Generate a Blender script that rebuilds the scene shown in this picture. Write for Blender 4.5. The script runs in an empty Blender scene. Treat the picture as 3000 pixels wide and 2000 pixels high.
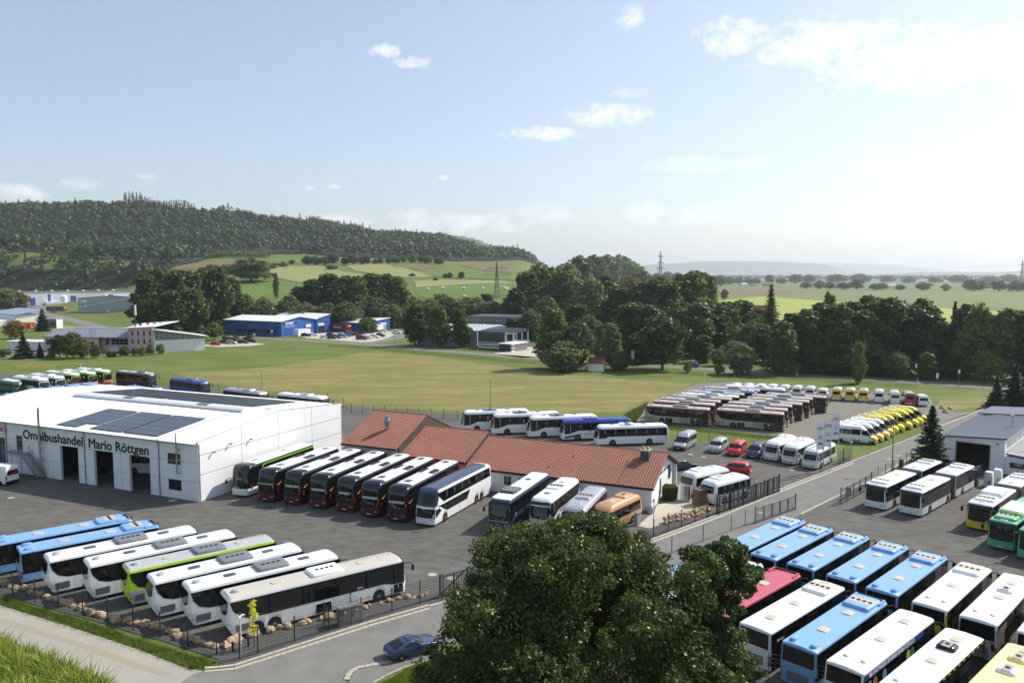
import bpy, bmesh, math, random
import numpy as np
from mathutils import Vector, Matrix, noise as mnoise

S = bpy.context.scene
COL = S.collection
R = math.radians
random.seed(7)
rng = np.random.default_rng(7)

# ---------------------------------------------------------------- camera
cam = bpy.data.cameras.new('camera')
cam.lens = 27.38
cam.sensor_width = 36.0
cam.clip_start = 0.5
cam.clip_end = 60000.0
camo = bpy.data.objects.new('camera', cam)
COL.objects.link(camo)
camo.location = (0.0, 0.0, 27.5)
camo.rotation_euler = (R(90.0 - 4.884), 0.0, 0.0)
S.camera = camo

# ---------------------------------------------------------------- sun, sky, exposure
SUN_AZ, SUN_EL = 62.0, 43.0            # degrees to the right of the view, degrees up
sd = bpy.data.lights.new('sun', 'SUN')
sd.energy = 4.6
sd.angle = R(0.55)
sd.color = (1.0, 0.955, 0.88)
suno = bpy.data.objects.new('sun', sd)
COL.objects.link(suno)
sv = Vector((math.sin(R(SUN_AZ)) * math.cos(R(SUN_EL)), math.cos(R(SUN_AZ)) * math.cos(R(SUN_EL)), math.sin(R(SUN_EL))))
suno.rotation_euler = sv.to_track_quat('Z', 'Y').to_euler()
suno.location = sv * 300

W = bpy.data.worlds.new('World')
S.world = W
W.use_nodes = True
nt = W.node_tree
for n in list(nt.nodes):
 nt.nodes.remove(n)

def N(tree, kind, **kw):
 n = tree.nodes.new(kind)
 for k, v in kw.items():
  if k.startswith('i_'):
   n.inputs[k[2:].replace('_', ' ')].default_value = v
  else:
   setattr(n, k, v)
 return n

def M(tree, op, a, b=None, c=None, clamp=False):
 n = tree.nodes.new('ShaderNodeMath')
 n.operation = op
 n.use_clamp = clamp
 for i, v in enumerate((a, b, c)):
  if v is None:
   continue
  if isinstance(v, (int, float)):
   n.inputs[i].default_value = v
  else:
   tree.links.new(v, n.inputs[i])
 return n.outputs[0]

sky = N(nt, 'ShaderNodeTexSky', sky_type='NISHITA', sun_disc=False)
sky.sun_elevation = R(SUN_EL)
sky.sun_rotation = R(SUN_AZ)
sky.altitude = 300.0
sky.air_density = 1.0
sky.dust_density = 2.0
sky.ozone_density = 1.2
tc = N(nt, 'ShaderNodeTexCoord')
sep = N(nt, 'ShaderNodeSeparateXYZ')
nt.links.new(tc.outputs['Generated'], sep.inputs[0])
az = M(nt, 'ARCTAN2', sep.outputs[0], sep.outputs[1])
el = M(nt, 'ARCSINE', sep.outputs[2])
# cumulus: each cloud is a soft ellipse in azimuth and elevation (degrees), its edge broken up by noise
CLOUDS = [(-8.96,15.37,1.56,0.65,1.0),(-7.12,14.69,1.81,0.6,1.0),(8.35,17.45,1.21,0.95,0.75),(15.67,15.9,3.77,1.51,1.0),(21.52,14.95,6.03,1.88,1.05),(27.74,13.42,8.54,2.51,1.1),(32.97,13.54,6.03,2.76,1.0),(6.75,11.2,3.77,1.05,1.0),(2.51,10.05,3.52,0.65,1.0),(8.35,12.63,1.81,0.55,0.45),(12.6,7.67,4.02,0.85,0.6),(16.82,7.64,1.26,0.75,0.55),(26.14,7.29,3.26,1.13,0.5),(9.7,4.45,2.26,1.05,0.7),(2.26,4.38,3.26,1.21,0.6),(-3.51,3.75,5.78,0.95,0.8),(-6.5,3.86,3.01,1.13,0.7),(12.84,4.03,3.01,1.0,0.4),(-32.25,5.08,2.13,0.8,0.8),(-28.42,5.72,1.63,0.5,0.6),(-24.71,6.43,0.88,0.3,0.5),(-14.38,6.03,0.55,0.23,0.7),(-12.6,6.18,0.6,0.23,0.7),(-4.88,6.97,0.5,0.25,0.7),(-12.12,3.68,3.01,0.8,0.6),(32.43,8.1,2.01,0.75,0.4)]
mp = N(nt, 'ShaderNodeMapping', vector_type='POINT')
mp.inputs['Scale'].default_value = (1.0, 1.0, 1.5)
nt.links.new(tc.outputs['Generated'], mp.inputs[0])
nz1 = N(nt, 'ShaderNodeTexNoise', i_Scale=42.0, i_Detail=9.0, i_Roughness=0.66)
nt.links.new(mp.outputs[0], nz1.inputs[0])
nz2 = N(nt, 'ShaderNodeTexNoise', i_Scale=11.0, i_Detail=3.0)
nt.links.new(mp.outputs[0], nz2.inputs[0])
brk = M(nt, 'MULTIPLY_ADD', nz1.outputs[0], 3.4, -1.95)
total = None
DEG = 57.29578
azd = M(nt, 'MULTIPLY', az, DEG)
eld = M(nt, 'MULTIPLY', el, DEG)
for (a0, e0, wa, we, st) in CLOUDS:
 p = M(nt, 'MULTIPLY', M(nt, 'SUBTRACT', azd, a0), 1.0 / wa)
 q = M(nt, 'MULTIPLY', M(nt, 'SUBTRACT', eld, e0), 1.0 / we)
 r2 = M(nt, 'ADD', M(nt, 'MULTIPLY', p, p), M(nt, 'MULTIPLY', q, q))
 m = M(nt, 'SUBTRACT', 1.0, r2)
 m = M(nt, 'ADD', m, brk)
 m = M(nt, 'MULTIPLY', m, 0.95 * st, clamp=True)
 m = M(nt, 'MINIMUM', m, min(1.0, st))
 total = m if total is None else M(nt, 'MAXIMUM', total, m)
# the rest of the sky carries scattered cumulus of the same kind
beh = M(nt, 'MULTIPLY', M(nt, 'SUBTRACT', M(nt, 'ABSOLUTE', azd), 48.0), 0.1, clamp=True)
gen = M(nt, 'MULTIPLY', M(nt, 'ADD', M(nt, 'MULTIPLY_ADD', nz2.outputs[0], 5.0, -2.9), M(nt, 'MULTIPLY', brk, 0.5)), 0.8, clamp=True)
upm = M(nt, 'MULTIPLY', M(nt, 'SUBTRACT', eld, 1.5), 0.2, clamp=True)
gen = M(nt, 'MULTIPLY', M(nt, 'MULTIPLY', gen, beh), upm)
total = M(nt, 'MAXIMUM', total, gen)
bgs = N(nt, 'ShaderNodeBackground', i_Strength=0.135)
nt.links.new(sky.outputs[0], bgs.inputs[0])
bgc = N(nt, 'ShaderNodeBackground', i_Strength=1.05)
bgc.inputs[0].default_value = (0.93, 0.96, 1.0, 1)
mix = N(nt, 'ShaderNodeMixShader')
nt.links.new(M(nt, 'MULTIPLY', total, 0.8), mix.inputs[0])
# thin high haze whitens the whole dome evenly
bgp = N(nt, 'ShaderNodeBackground', i_Strength=0.8)
bgp.inputs[0].default_value = (0.82, 0.9, 1.0, 1)
mixp = N(nt, 'ShaderNodeMixShader')
mixp.inputs[0].default_value = 0.2
nt.links.new(bgs.outputs[0], mixp.inputs[1])
nt.links.new(bgp.outputs[0], mixp.inputs[2])
nt.links.new(mixp.outputs[0], mix.inputs[1])
nt.links.new(bgc.outputs[0], mix.inputs[2])
wo = N(nt, 'ShaderNodeOutputWorld')
nt.links.new(mix.outputs[0], wo.inputs[0])

S.view_settings.view_transform = 'Standard'
S.view_settings.look = 'None'
S.view_settings.gamma = 1.0
S.view_settings.exposure = 0.32
S.view_settings.use_curve_mapping = False
S.cycles.use_denoising = True
S.cycles.use_adaptive_sampling = True
S.cycles.adaptive_threshold = 0.02
S.cycles.max_bounces = 6
S.cycles.diffuse_bounces = 3
S.cycles.glossy_bounces = 3
S.cycles.transmission_bounces = 3
S.cycles.volume_bounces = 0
S.cycles.caustics_reflective = False
S.cycles.caustics_refractive = False

# ================================================================ helpers
def lin(c):
 c = c / 255.0
 return c / 12.92 if c <= 0.04045 else ((c + 0.055) / 1.055) ** 2.4

def rgb(r, g, b):
 return (lin(r), lin(g), lin(b), 1.0)

MATS = {}

def mat(name, col, rough=0.6, metal=0.0, var=0.10, scale=3.0, bump=0.0, bscale=30.0, coat=0.0, spec=0.5, emit=None, col2=None, detail=5.0, stretch=(1, 1, 1), coords='Object', var2=0.0, scale2=0.3):
 """Principled material; colour wanders by `var` (large and fine noise), optional second colour patches and fine bump."""
 if name in MATS:
  return MATS[name]
 m = bpy.data.materials.new(name)
 m.use_nodes = True
 t = m.node_tree
 b = t.nodes['Principled BSDF']
 b.inputs['Roughness'].default_value = rough
 b.inputs['Metallic'].default_value = metal
 b.inputs['Specular IOR Level'].default_value = spec
 b.inputs['Coat Weight'].default_value = coat
 b.inputs['Coat Roughness'].default_value = 0.06
 if len(col) == 3:
  col = rgb(*col)
 if var > 0 or bump > 0 or col2 is not None:
  tcn = N(t, 'ShaderNodeTexCoord')
  mpn = N(t, 'ShaderNodeMapping')
  mpn.inputs['Scale'].default_value = stretch
  t.links.new(tcn.outputs[coords], mpn.inputs[0])
  n1 = N(t, 'ShaderNodeTexNoise', i_Scale=scale, i_Detail=detail, i_Roughness=0.6)
  t.links.new(mpn.outputs[0], n1.inputs[0])
  if col2 is not None:
   if len(col2) == 3:
    col2 = rgb(*col2)
   rp = N(t, 'ShaderNodeMapRange')
   rp.inputs[1].default_value = 0.36
   rp.inputs[2].default_value = 0.64
   t.links.new(n1.outputs[0], rp.inputs[0])
   mx = N(t, 'ShaderNodeMix', data_type='RGBA')
   t.links.new(rp.outputs[0], mx.inputs[0])
   mx.inputs[6].default_value = col
   mx.inputs[7].default_value = col2
   base = mx.outputs[2]
  else:
   rg = N(t, 'ShaderNodeRGB')
   rg.outputs[0].default_value = col
   base = rg.outputs[0]
  f = M(t, 'MULTIPLY_ADD', n1.outputs[0], var * 2, 1.0 - var)
  if var2 > 0:
   n3 = N(t, 'ShaderNodeTexNoise', i_Scale=scale2, i_Detail=3.0)
   t.links.new(mpn.outputs[0], n3.inputs[0])
   f = M(t, 'MULTIPLY', f, M(t, 'MULTIPLY_ADD', n3.outputs[0], var2 * 2, 1.0 - var2))
  mv = N(t, 'ShaderNodeVectorMath', operation='SCALE')
  t.links.new(base, mv.inputs[0])
  t.links.new(f, mv.inputs[3])
  t.links.new(mv.outputs[0], b.inputs['Base Color'])
  if bump > 0:
   n2 = N(t, 'ShaderNodeTexNoise', i_Scale=bscale, i_Detail=4.0)
   t.links.new(mpn.outputs[0], n2.inputs[0])
   bp = N(t, 'ShaderNodeBump', i_Strength=bump, i_Distance=0.05)
   t.links.new(n2.outputs[0], bp.inputs['Height'])
   t.links.new(bp.outputs[0], b.inputs['Normal'])
 else:
  b.inputs['Base Color'].default_value = col
 if emit:
  b.inputs['Emission Color'].default_value = rgb(*emit[:3])
  b.inputs['Emission Strength'].default_value = emit[3]
 MATS[name] = m
 return m

def paint(name, col, rough=0.32, **k):
 k.setdefault('var', 0.05)
 k.setdefault('scale', 1.2)
 k.setdefault('coat', 0.35)
 return mat('paint_' + name, col, rough, **k)

class MB:
 """Collects vertices and faces; build() links them as one mesh object."""

 def __init__(s):
  s.v = []
  s.f = []
  s.m = []

 def add(s, vs, fs, mi=0):
  o = len(s.v)
  s.v += [tuple(p) for p in vs]
  s.f += [tuple(i + o for i in f) for f in fs]
  s.m += [mi] * len(fs)
  return s

 def box(s, x0, x1, y0, y1, z0, z1, mi=0):
  return s.add([(x0, y0, z0), (x1, y0, z0), (x1, y1, z0), (x0, y1, z0), (x0, y0, z1), (x1, y0, z1), (x1, y1, z1), (x0, y1, z1)],
      [(0, 3, 2, 1), (4, 5, 6, 7), (0, 1, 5, 4), (1, 2, 6, 5), (2, 3, 7, 6), (3, 0, 4, 7)], mi)

 def obox(s, c, ax, ay, az, mi=0):
  """oriented box from a corner and three edge vectors"""
  c, ax, ay, az = Vector(c), Vector(ax), Vector(ay), Vector(az)
  p = [c, c + ax, c + ax + ay, c + ay]
  p += [q + az for q in p]
  return s.add(p, [(0, 3, 2, 1), (4, 5, 6, 7), (0, 1, 5, 4), (1, 2, 6, 5), (2, 3, 7, 6), (3, 0, 4, 7)], mi)

 def poly(s, vs, mi=0):
  return s.add(vs, [tuple(range(len(vs)))], mi)

 def prism(s, pts, z0, z1, mi=0, top=True, bottom=False):
  n = len(pts)
  vs = [(x, y, z0) for x, y in pts] + [(x, y, z1) for x, y in pts]
  fs = [(i, (i + 1) % n, n + (i + 1) % n, n + i) for i in range(n)]
  if top:
   fs.append(tuple(range(n, 2 * n)))
  if bottom:
   fs.append(tuple(range(n - 1, -1, -1)))
  return s.add(vs, fs, mi)

 def tube(s, p0, p1, r0, r1=None, n=8, mi=0, caps=True):
  r1 = r0 if r1 is None else r1
  p0, p1 = Vector(p0), Vector(p1)
  d = (p1 - p0).normalized()
  a = d.orthogonal().normalized()
  b = d.cross(a)
  vs = []
  for p, r in ((p0, r0), (p1, r1)):
   for k in range(n):
    t = 2 * math.pi * k / n
    vs.append(p + a * (r * math.cos(t)) + b * (r * math.sin(t)))
  fs = [(k, (k + 1) % n, n + (k + 1) % n, n + k) for k in range(n)]
  if caps:
   fs += [tuple(range(n - 1, -1, -1)), tuple(range(n, 2 * n))]
  return s.add(vs, fs, mi)

 def lathe(s, prof, c=(0, 0, 0), axis='z', n=16, mi=0):
  """prof: (radius, height) pairs"""
  vs, fs = [], []
  for r, h in prof:
   for k in range(n):
    t = 2 * math.pi * k / n
    u, w = r * math.cos(t), r * math.sin(t)
    vs.append((c[0] + u, c[1] + w, c[2] + h) if axis == 'z' else ((c[0] + u, c[1] + h, c[2] + w) if axis == 'y' else (c[0] + h, c[1] + u, c[2] + w)))
  for j in range(len(prof) - 1):
   for k in range(n):
    fs.append((j * n + k, j * n + (k + 1) % n, (j + 1) * n + (k + 1) % n, (j + 1) * n + k))
  fs.append(tuple(range(n)))
  fs.append(tuple((len(prof) - 1) * n + k for k in range(n)))
  return s.add(vs, fs, mi)

 def mesh(s, name, mats, smooth=None, weld=True):
  me = bpy.data.meshes.new(name)
  me.from_pydata(s.v, [], s.f)
  for m in (mats if isinstance(mats, (list, tuple)) else [mats]):
   me.materials.append(m)
  me.polygons.foreach_set('material_index', s.m)
  bm = bmesh.new()
  bm.from_mesh(me)
  if weld:
   bmesh.ops.remove_doubles(bm, verts=bm.verts, dist=0.0004)
  bmesh.ops.recalc_face_normals(bm, faces=bm.faces)
  bm.to_mesh(me)
  bm.free()
  if smooth is not None:
   me.shade_smooth()
   me.set_sharp_from_angle(angle=R(smooth))
  me.update()
  return me

 def build(s, name, mats, parent=None, smooth=None, loc=None, rz=0.0, weld=True):
  return obj(name, s.mesh(name, mats, smooth, weld), parent, loc, rz)

KIDS = {}

def obj(name, me, parent=None, loc=None, rz=0.0):
 o = bpy.data.objects.new(name, me)
 COL.objects.link(o)
 if parent is not None:
  o.parent = parent
  KIDS.setdefault(parent.name, []).append(o)
 if loc is not None:
  o.location = loc
 if rz:
  o.rotation_euler = (0, 0, rz)
 return o

def tag(o, label=None, cat=None, group=None, kind=None):
 if label:
  o['label'] = label
 if cat:
  o['category'] = cat
 if group:
  o['group'] = group
 if kind:
  o['kind'] = kind
 return o

def thing(name, label=None, cat=None, loc=(0, 0, 0), rz=0.0, group=None):
 o = bpy.data.objects.new(name, None)
 COL.objects.link(o)
 o.empty_display_size = 0.5
 o.location = loc
 o.rotation_euler = (0, 0, rz)
 return tag(o, label, cat, group)

def copy_tree(o, parent=None):
 c = o.copy()
 COL.objects.link(c)
 c.parent = parent
 if parent is not None:
  KIDS.setdefault(parent.name, []).append(c)
 for ch in list(KIDS.get(o.name, ())):
  copy_tree(ch, c)
 return c

def np_mesh(name, V, F, mats, attr=None, smooth=False):
 """mesh from numpy arrays; F is (n, k); attr: per-face float called var"""
 me = bpy.data.meshes.new(name)
 k = F.shape[1]
 me.vertices.add(len(V))
 me.vertices.foreach_set('co', np.ascontiguousarray(V, dtype=np.float32).ravel())
 me.loops.add(F.size)
 me.loops.foreach_set('vertex_index', np.ascontiguousarray(F, dtype=np.int32).ravel())
 me.polygons.add(len(F))
 me.polygons.foreach_set('loop_start', np.arange(0, F.size, k, dtype=np.int32))
 me.polygons.foreach_set('loop_total', np.full(len(F), k, dtype=np.int32))
 for m in (mats if isinstance(mats, (list, tuple)) else [mats]):
  me.materials.append(m)
 if attr is not None:
  a = me.attributes.new('var', 'FLOAT', 'FACE')
  a.data.foreach_set('value', np.ascontiguousarray(attr, dtype=np.float32))
 me.update(calc_edges=True)
 if smooth:
  me.shade_smooth()
 return me

_txt = {}

def text_mesh(s, size, m, shear=0.0, width=1.0, offset=0.0, align='CENTER', bold=0.0, fit=0.0):
 key = (s, size, m.name, shear, width, offset, align, bold, fit)
 if key not in _txt:
  cu = bpy.data.curves.new('lettering', 'FONT')
  cu.body = s
  cu.size = size
  cu.shear = shear
  cu.offset = offset
  cu.align_x = align
  cu.align_y = 'CENTER'
  cu.resolution_u = 3
  cu.extrude = 0.006
  o = bpy.data.objects.new('lettering', cu)
  me = bpy.data.meshes.new_from_object(o)
  bpy.data.objects.remove(o)
  if bold:
   bm = bmesh.new()
   bm.from_mesh(me)
   g0 = bm.verts[:] + bm.edges[:] + bm.faces[:]
   for dx, dy, dz in ((-bold, 0, .001), (bold, 0, .002), (0, bold, .003), (0, -bold, .004)):
    r = bmesh.ops.duplicate(bm, geom=g0)
    bmesh.ops.translate(bm, verts=[q for q in r['geom'] if isinstance(q, bmesh.types.BMVert)], vec=(dx, dy, dz))
   bm.to_mesh(me)
   bm.free()
  if fit:
   xs = [v.co.x for v in me.vertices]
   width = fit / (max(xs) - min(xs))
  if width != 1.0:
   for v in me.vertices:
    v.co.x *= width
  me.materials.clear()
  me.materials.append(m)
  _txt[key] = me
 return _txt[key]

def lettering(s, size, m, origin, right, up, parent=None, name='lettering', **k):
 """flat letters on a surface: origin is their middle, right and up span the surface"""
 o = obj(name, text_mesh(s, size, m, **k), parent)
 r, u = Vector(right).normalized(), Vector(up).normalized()
 n = r.cross(u).normalized()
 mt = Matrix((r, u, n)).transposed().to_4x4()
 mt.translation = Vector(origin)
 o.matrix_local = mt
 return o

# ================================================================ terrain
DIST = [0, 250, 395, 450, 540, 650, 740, 800, 1000, 1150, 1300, 1500, 1700, 2200, 3000, 5000, 20000]
COLS = {
 0: [0, 0, 0, 0, 0, 0, 6, 54, 64, 108, 134, 136, 120, 80, 40, 10, 0],
 300: [0, 0, 0, 0, 0, 3, 10, 42, 62, 104, 135, 136, 120, 80, 40, 10, 0],
 600: [0, 0, 0, 5, 14, 22, 29, 35, 54, 90, 129, 128, 110, 80, 40, 10, 0],
 900: [0, 0, 0, 5, 14, 22, 29, 35, 51, 74, 100, 117, 105, 75, 40, 10, 0],
 1200: [0, 0, 0, 5, 16, 23, 30, 35, 49, 62, 76, 93, 106, 92, 50, 10, 0],
 1500: [0, 0, 0, 5, 16, 21, 26, 29, 40, 47, 53, 60, 66, 74, 50, 10, 0],
 1650: [0, 0, 0, 4, 8, 12, 14.5, 16, 20, 24, 28, 30, 32, 36, 24, 5, 0],
 1850: [0, 0, 0, 1, 2, 3, 3.6, 4, 4, 4, 3, 2, 1, 0, 0, 0, 0],
 2100: [0] * 17,
}
_cp = sorted(COLS)
_ct = np.array([COLS[c] for c in _cp], float)

def smoother(a):
 return a * a * (3 - 2 * a)

def height(x, y):
 """ground height at plan position, vectorised"""
 x = np.asarray(x, float)
 y = np.asarray(y, float)
 d = np.hypot(x, y)
 dr = np.maximum(y, 0)
 px = np.where(y > 1, 1500 + 2282 * x / np.maximum(y, 1), np.where(x < 0, -6000, 6000))
 fade = np.clip((y / np.maximum(d, 1e-6) + 0.25) / 0.5, 0, 1)
 px = np.clip(px, 0, 2100)
 i = np.clip(np.searchsorted(_cp, px, side='right') - 1, 0, len(_cp) - 2)
 cp = np.array(_cp, float)
 u = smoother((px - cp[i]) / (cp[i + 1] - cp[i]))
 j = np.clip(np.searchsorted(DIST, dr, side='right') - 1, 0, len(DIST) - 2)
 dd = np.array(DIST, float)
 v = np.clip((dr - dd[j]) / (dd[j + 1] - dd[j]), 0, 1)
 z0 = _ct[i, j] * (1 - v) + _ct[i, j + 1] * v
 z1 = _ct[i + 1, j] * (1 - v) + _ct[i + 1, j + 1] * v
 z = (z0 * (1 - u) + z1 * u) * fade
 bump = (np.sin(x * 0.011 + 1.3) * np.cos(y * 0.013 + x * 0.004) + 0.5 * np.sin(x * 0.027 - y * 0.019)) * 5.0
 return z + bump * np.clip((z - 45) / 40, 0, 1)

def hz(x, y):
 return float(height(x, y))

def grass_mat(name, c1, c2, c3, sc, stretch=(1, 1, 1), bump=0.6, fine=14):
 m = bpy.data.materials.new(name)
 m.use_nodes = True
 t = m.node_tree
 b = t.nodes['Principled BSDF']
 b.inputs['Roughness'].default_value = 0.85
 b.inputs['Specular IOR Level'].default_value = 0.15
 tcn = N(t, 'ShaderNodeTexCoord')
 mpn = N(t, 'ShaderNodeMapping')
 mpn.inputs['Scale'].default_value = stretch
 mpn.inputs['Rotation'].default_value = (0, 0, R(8))
 t.links.new(tcn.outputs['Object'], mpn.inputs[0])
 a = N(t, 'ShaderNodeTexNoise', i_Scale=sc, i_Detail=8.0, i_Roughness=0.68)
 t.links.new(mpn.outputs[0], a.inputs[0])
 c = N(t, 'ShaderNodeTexNoise', i_Scale=sc * fine, i_Detail=9.0, i_Roughness=0.75)
 t.links.new(mpn.outputs[0] if fine < 14 else tcn.outputs['Object'], c.inputs[0])
 mr = N(t, 'ShaderNodeMapRange')
 mr.inputs[1].default_value = 0.42
 mr.inputs[2].default_value = 0.58
 t.links.new(a.outputs[0], mr.inputs[0])
 mx = N(t, 'ShaderNodeMix', data_type='RGBA')
 t.links.new(mr.outputs[0], mx.inputs[0])
 mx.inputs[6].default_value = rgb(*c1)
 mx.inputs[7].default_value = rgb(*c2)
 mr2 = N(t, 'ShaderNodeMapRange')
 mr2.inputs[1].default_value = 0.44 if fine < 14 else .5
 mr2.inputs[2].default_value = 0.62 if fine < 14 else .72
 t.links.new(c.outputs[0], mr2.inputs[0])
 mx2 = N(t, 'ShaderNodeMix', data_type='RGBA')
 t.links.new(mr2.outputs[0], mx2.inputs[0])
 t.links.new(mx.outputs[2], mx2.inputs[6])
 mx2.inputs[7].default_value = rgb(*c3)
 t.links.new(mx2.outputs[2], b.inputs['Base Color'])
 bp = N(t, 'ShaderNodeBump', i_Strength=bump, i_Distance=0.25)
 t.links.new(c.outputs[0], bp.inputs['Height'])
 t.links.new(bp.outputs[0], b.inputs['Normal'])
 MATS[name] = m
 return m

M_meadow = grass_mat('meadow_grass', (84, 98, 44), (100, 112, 54), (112, 116, 66), 0.05, (1, 2.2, 1))
M_dry = grass_mat('mown_dry_grass', (120, 116, 64), (148, 132, 88), (96, 100, 54), 0.13, (0.3, 1.5, 1), fine=4)
M_verge = grass_mat('rough_verge', (72, 88, 34), (88, 100, 44), (110, 112, 62), 0.25)
M_fgreen = grass_mat('green_field', (88, 110, 48), (96, 116, 54), (80, 100, 44), 0.02, (1, 3, 1))
M_fpale = grass_mat('pale_stubble', (134, 136, 86), (126, 132, 80), (142, 138, 94), 0.02, (0.6, 5, 1))
M_fyell = grass_mat('yellow_green_field', (146, 152, 72), (134, 146, 62), (158, 156, 88), 0.02, (0.5, 3, 1))
M_fbrown = grass_mat('ploughed_soil', (118, 98, 76), (104, 88, 70), (128, 110, 88), 0.03, (0.6, 4, 1))
M_fmix = grass_mat('young_crop', (110, 122, 66), (106, 100, 70), (90, 118, 54), 0.012, (0.5, 3.5, 1))

# one sheet out to the horizon, in rings round the camera
az_l = np.concatenate([np.linspace(-180, -50, 27)[:-1], np.linspace(-50, 50, 161), np.linspace(50, 180, 27)[1:-1]])
rad = np.concatenate([[2.0], np.geomspace(12, 240, 26), np.linspace(250, 1800, 88), np.geomspace(1850, 26000, 44)])
A, D = np.meshgrid(np.radians(az_l), rad)
X, Y = D * np.sin(A), D * np.cos(A)
V = np.stack([X, Y, height(X, Y)], -1).reshape(-1, 3)
nr, na = A.shape
ii = np.arange(nr - 1)[:, None] * na + np.arange(na)[None, :]
jj = np.arange(nr - 1)[:, None] * na + (np.arange(na)[None, :] + 1) % na
Fq = np.stack([ii, jj, jj + na, ii + na], -1).reshape(-1, 4)[:, ::-1]
ground = obj('ground', np_mesh('ground', V, Fq, M_meadow, smooth=True))
tag(ground, kind='structure')

def drape(name, pts, m, off, step=None, kind='structure'):
 """a sheet over the terrain with the plan outline pts"""
 bm = bmesh.new()
 vs = [bm.verts.new((x, y, 0)) for x, y in pts]
 bm.faces.new(vs)
 bmesh.ops.triangulate(bm, faces=bm.faces)
 if step:
  xs = [p[0] for p in pts]
  ys = [p[1] for p in pts]
  for ax, lo, hi in ((0, min(xs), max(xs)), (1, min(ys), max(ys))):
   v = lo + step
   while v < hi:
    co = (v, 0, 0) if ax == 0 else (0, v, 0)
    no = (1, 0, 0) if ax == 0 else (0, 1, 0)
    bmesh.ops.bisect_plane(bm, geom=bm.verts[:] + bm.edges[:] + bm.faces[:], plane_co=co, plane_no=no)
    v += step
 co = np.array([v.co[:2] for v in bm.verts])
 hh = height(co[:, 0], co[:, 1])
 for v, h in zip(bm.verts, hh):
  v.co.z = h + off
 bmesh.ops.recalc_face_normals(bm, faces=bm.faces)
 me = bpy.data.meshes.new(name)
 bm.to_mesh(me)
 bm.free()
 if len(me.polygons) and sum(p.normal.z for p in me.polygons) < 0:
  me.flip_normals()
 me.materials.append(m)
 o = obj(name, me)
 return tag(o, kind=kind)

def strip(name, line, width, m, off, step=None, h0=None):
 """a road along a polyline, even width"""
 L = [Vector(p) for p in line]
 # refine
 P = []
 for a, b in zip(L[:-1], L[1:]):
  k = max(1, int((b - a).length / (step or 12)))
  P += [a.lerp(b, i / k) for i in range(k)]
 P.append(L[-1])
 mb = MB()
 left, right = [], []
 for i, p in enumerate(P):
  d = (P[min(i + 1, len(P) - 1)] - P[max(i - 1, 0)]).normalized()
  n = Vector((-d.y, d.x)) * width / 2
  for lst, q in ((left, p + n), (right, p - n)):
   lst.append((q.x, q.y, hz(q.x, q.y) + off))
 for i in range(len(P) - 1):
  mb.add([left[i], right[i], right[i + 1], left[i + 1]], [(0, 1, 2, 3)])
 o = mb.build(name, m)
 return tag(o, kind='structure')

# plan positions of things on the far slopes: where a sight line from the viewpoint meets the ground
def fieldpts(l):
 return l

# ================================================================ ground sheets
M_asph = mat('yard_asphalt', (84, 83, 80), 0.93, var=0.16, scale=0.5, bump=0.15, bscale=60, detail=10, var2=0.3, scale2=0.06, spec=0.25, col2=(100, 97, 90), stretch=(1, 2.2, 1))
M_road = mat('street_asphalt', (112, 111, 107), 0.93, var=0.08, scale=0.5, bump=0.15, bscale=60, detail=8, var2=0.10, scale2=0.05, spec=0.25, col2=(120, 119, 114))
M_grav = mat('grey_gravel', (120, 116, 106), 0.95, var=0.35, scale=7.0, bump=0.8, bscale=9, detail=9, var2=0.15, scale2=0.15, spec=0.2)
M_gravd = mat('dark_gravel', (84, 84, 82), 0.95, var=0.4, scale=14.0, bump=0.9, bscale=18, detail=8, spec=0.2)
M_track = mat('track_gravel', (164, 161, 154), 0.95, var=0.28, scale=5.0, bump=0.7, bscale=14, detail=9, var2=0.16, scale2=0.3, spec=0.2, col2=(150, 142, 128))
M_kerb = mat('kerb_concrete', (172, 164, 148), 0.9, var=0.16, scale=2.5, bump=0.3, bscale=30, coords='Generated')
M_pav = mat('paving_concrete', (176, 168, 152), 0.9, var=0.14, scale=1.5, bump=0.2, bscale=30)
M_line = mat('white_marking', (205, 205, 198), 0.8, var=0.2, scale=6)

tag(drape('asphalt_yard', [(-70.19,81.38),(-55.53,72.46),(-46.1,68.04),(-40.03,64.97),(-35.37,62.35),(-31.68,60.42),(-27.04,58.49),(-22.94,56.24),(-21.54,55.96),(-21.34,56.13),(-19.86,57.74),(-17.17,59.2),(-14.68,60.74),(-12.79,62.15),(-9.96,64.33),(-7.04,65.4),(-4.99,64.9),(3.2,70.9),(15.42,80.17),(22.43,86.68),(34.32,98.31),(44.95,108.36),(47.41,111.96),(45.49,111.14),(40.91,116.25),(31.29,125.61),(27.6,127.99),(23.84,134.18),(3.84,144.32),(-10.82,152.58),(-36.13,163.13),(-69.61,183.03),(-107.88,203.56),(-143.25,216.38),(-180.66,227.52),(-205.83,211.93)], M_asph, 0.012), kind='structure')
STREET_UP = [(-22.12,51.54),(-21.47,52.29),(-19.55,52.67),(-18.14,53.79),(-14.93,56.51),(-11.39,59.44),(-6.9,62.68),(3.18,70.48),(15.32,79.64),(22.27,86.06),(34.11,97.67),(50.46,113.21),(68.28,130.17),(96.74,158.09),(120.0,180.88),(139.77,200.26)]
STREET_LO = [(148.62,200.26),(119.27,172.76),(71.41,127.45),(60.26,115.81),(41.02,95.5),(33.47,87.83),(24.37,79.75),(14.85,71.58),(-6.53,54.55),(-7.97,53.64),(-10.89,52.57),(-11.31,50.95),(-11.31,48.42),(-9.6,39.93),(-24.0,39.93),(-23.38,47.23)]
street = drape('street', STREET_UP + STREET_LO, M_road, 0.024)
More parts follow.
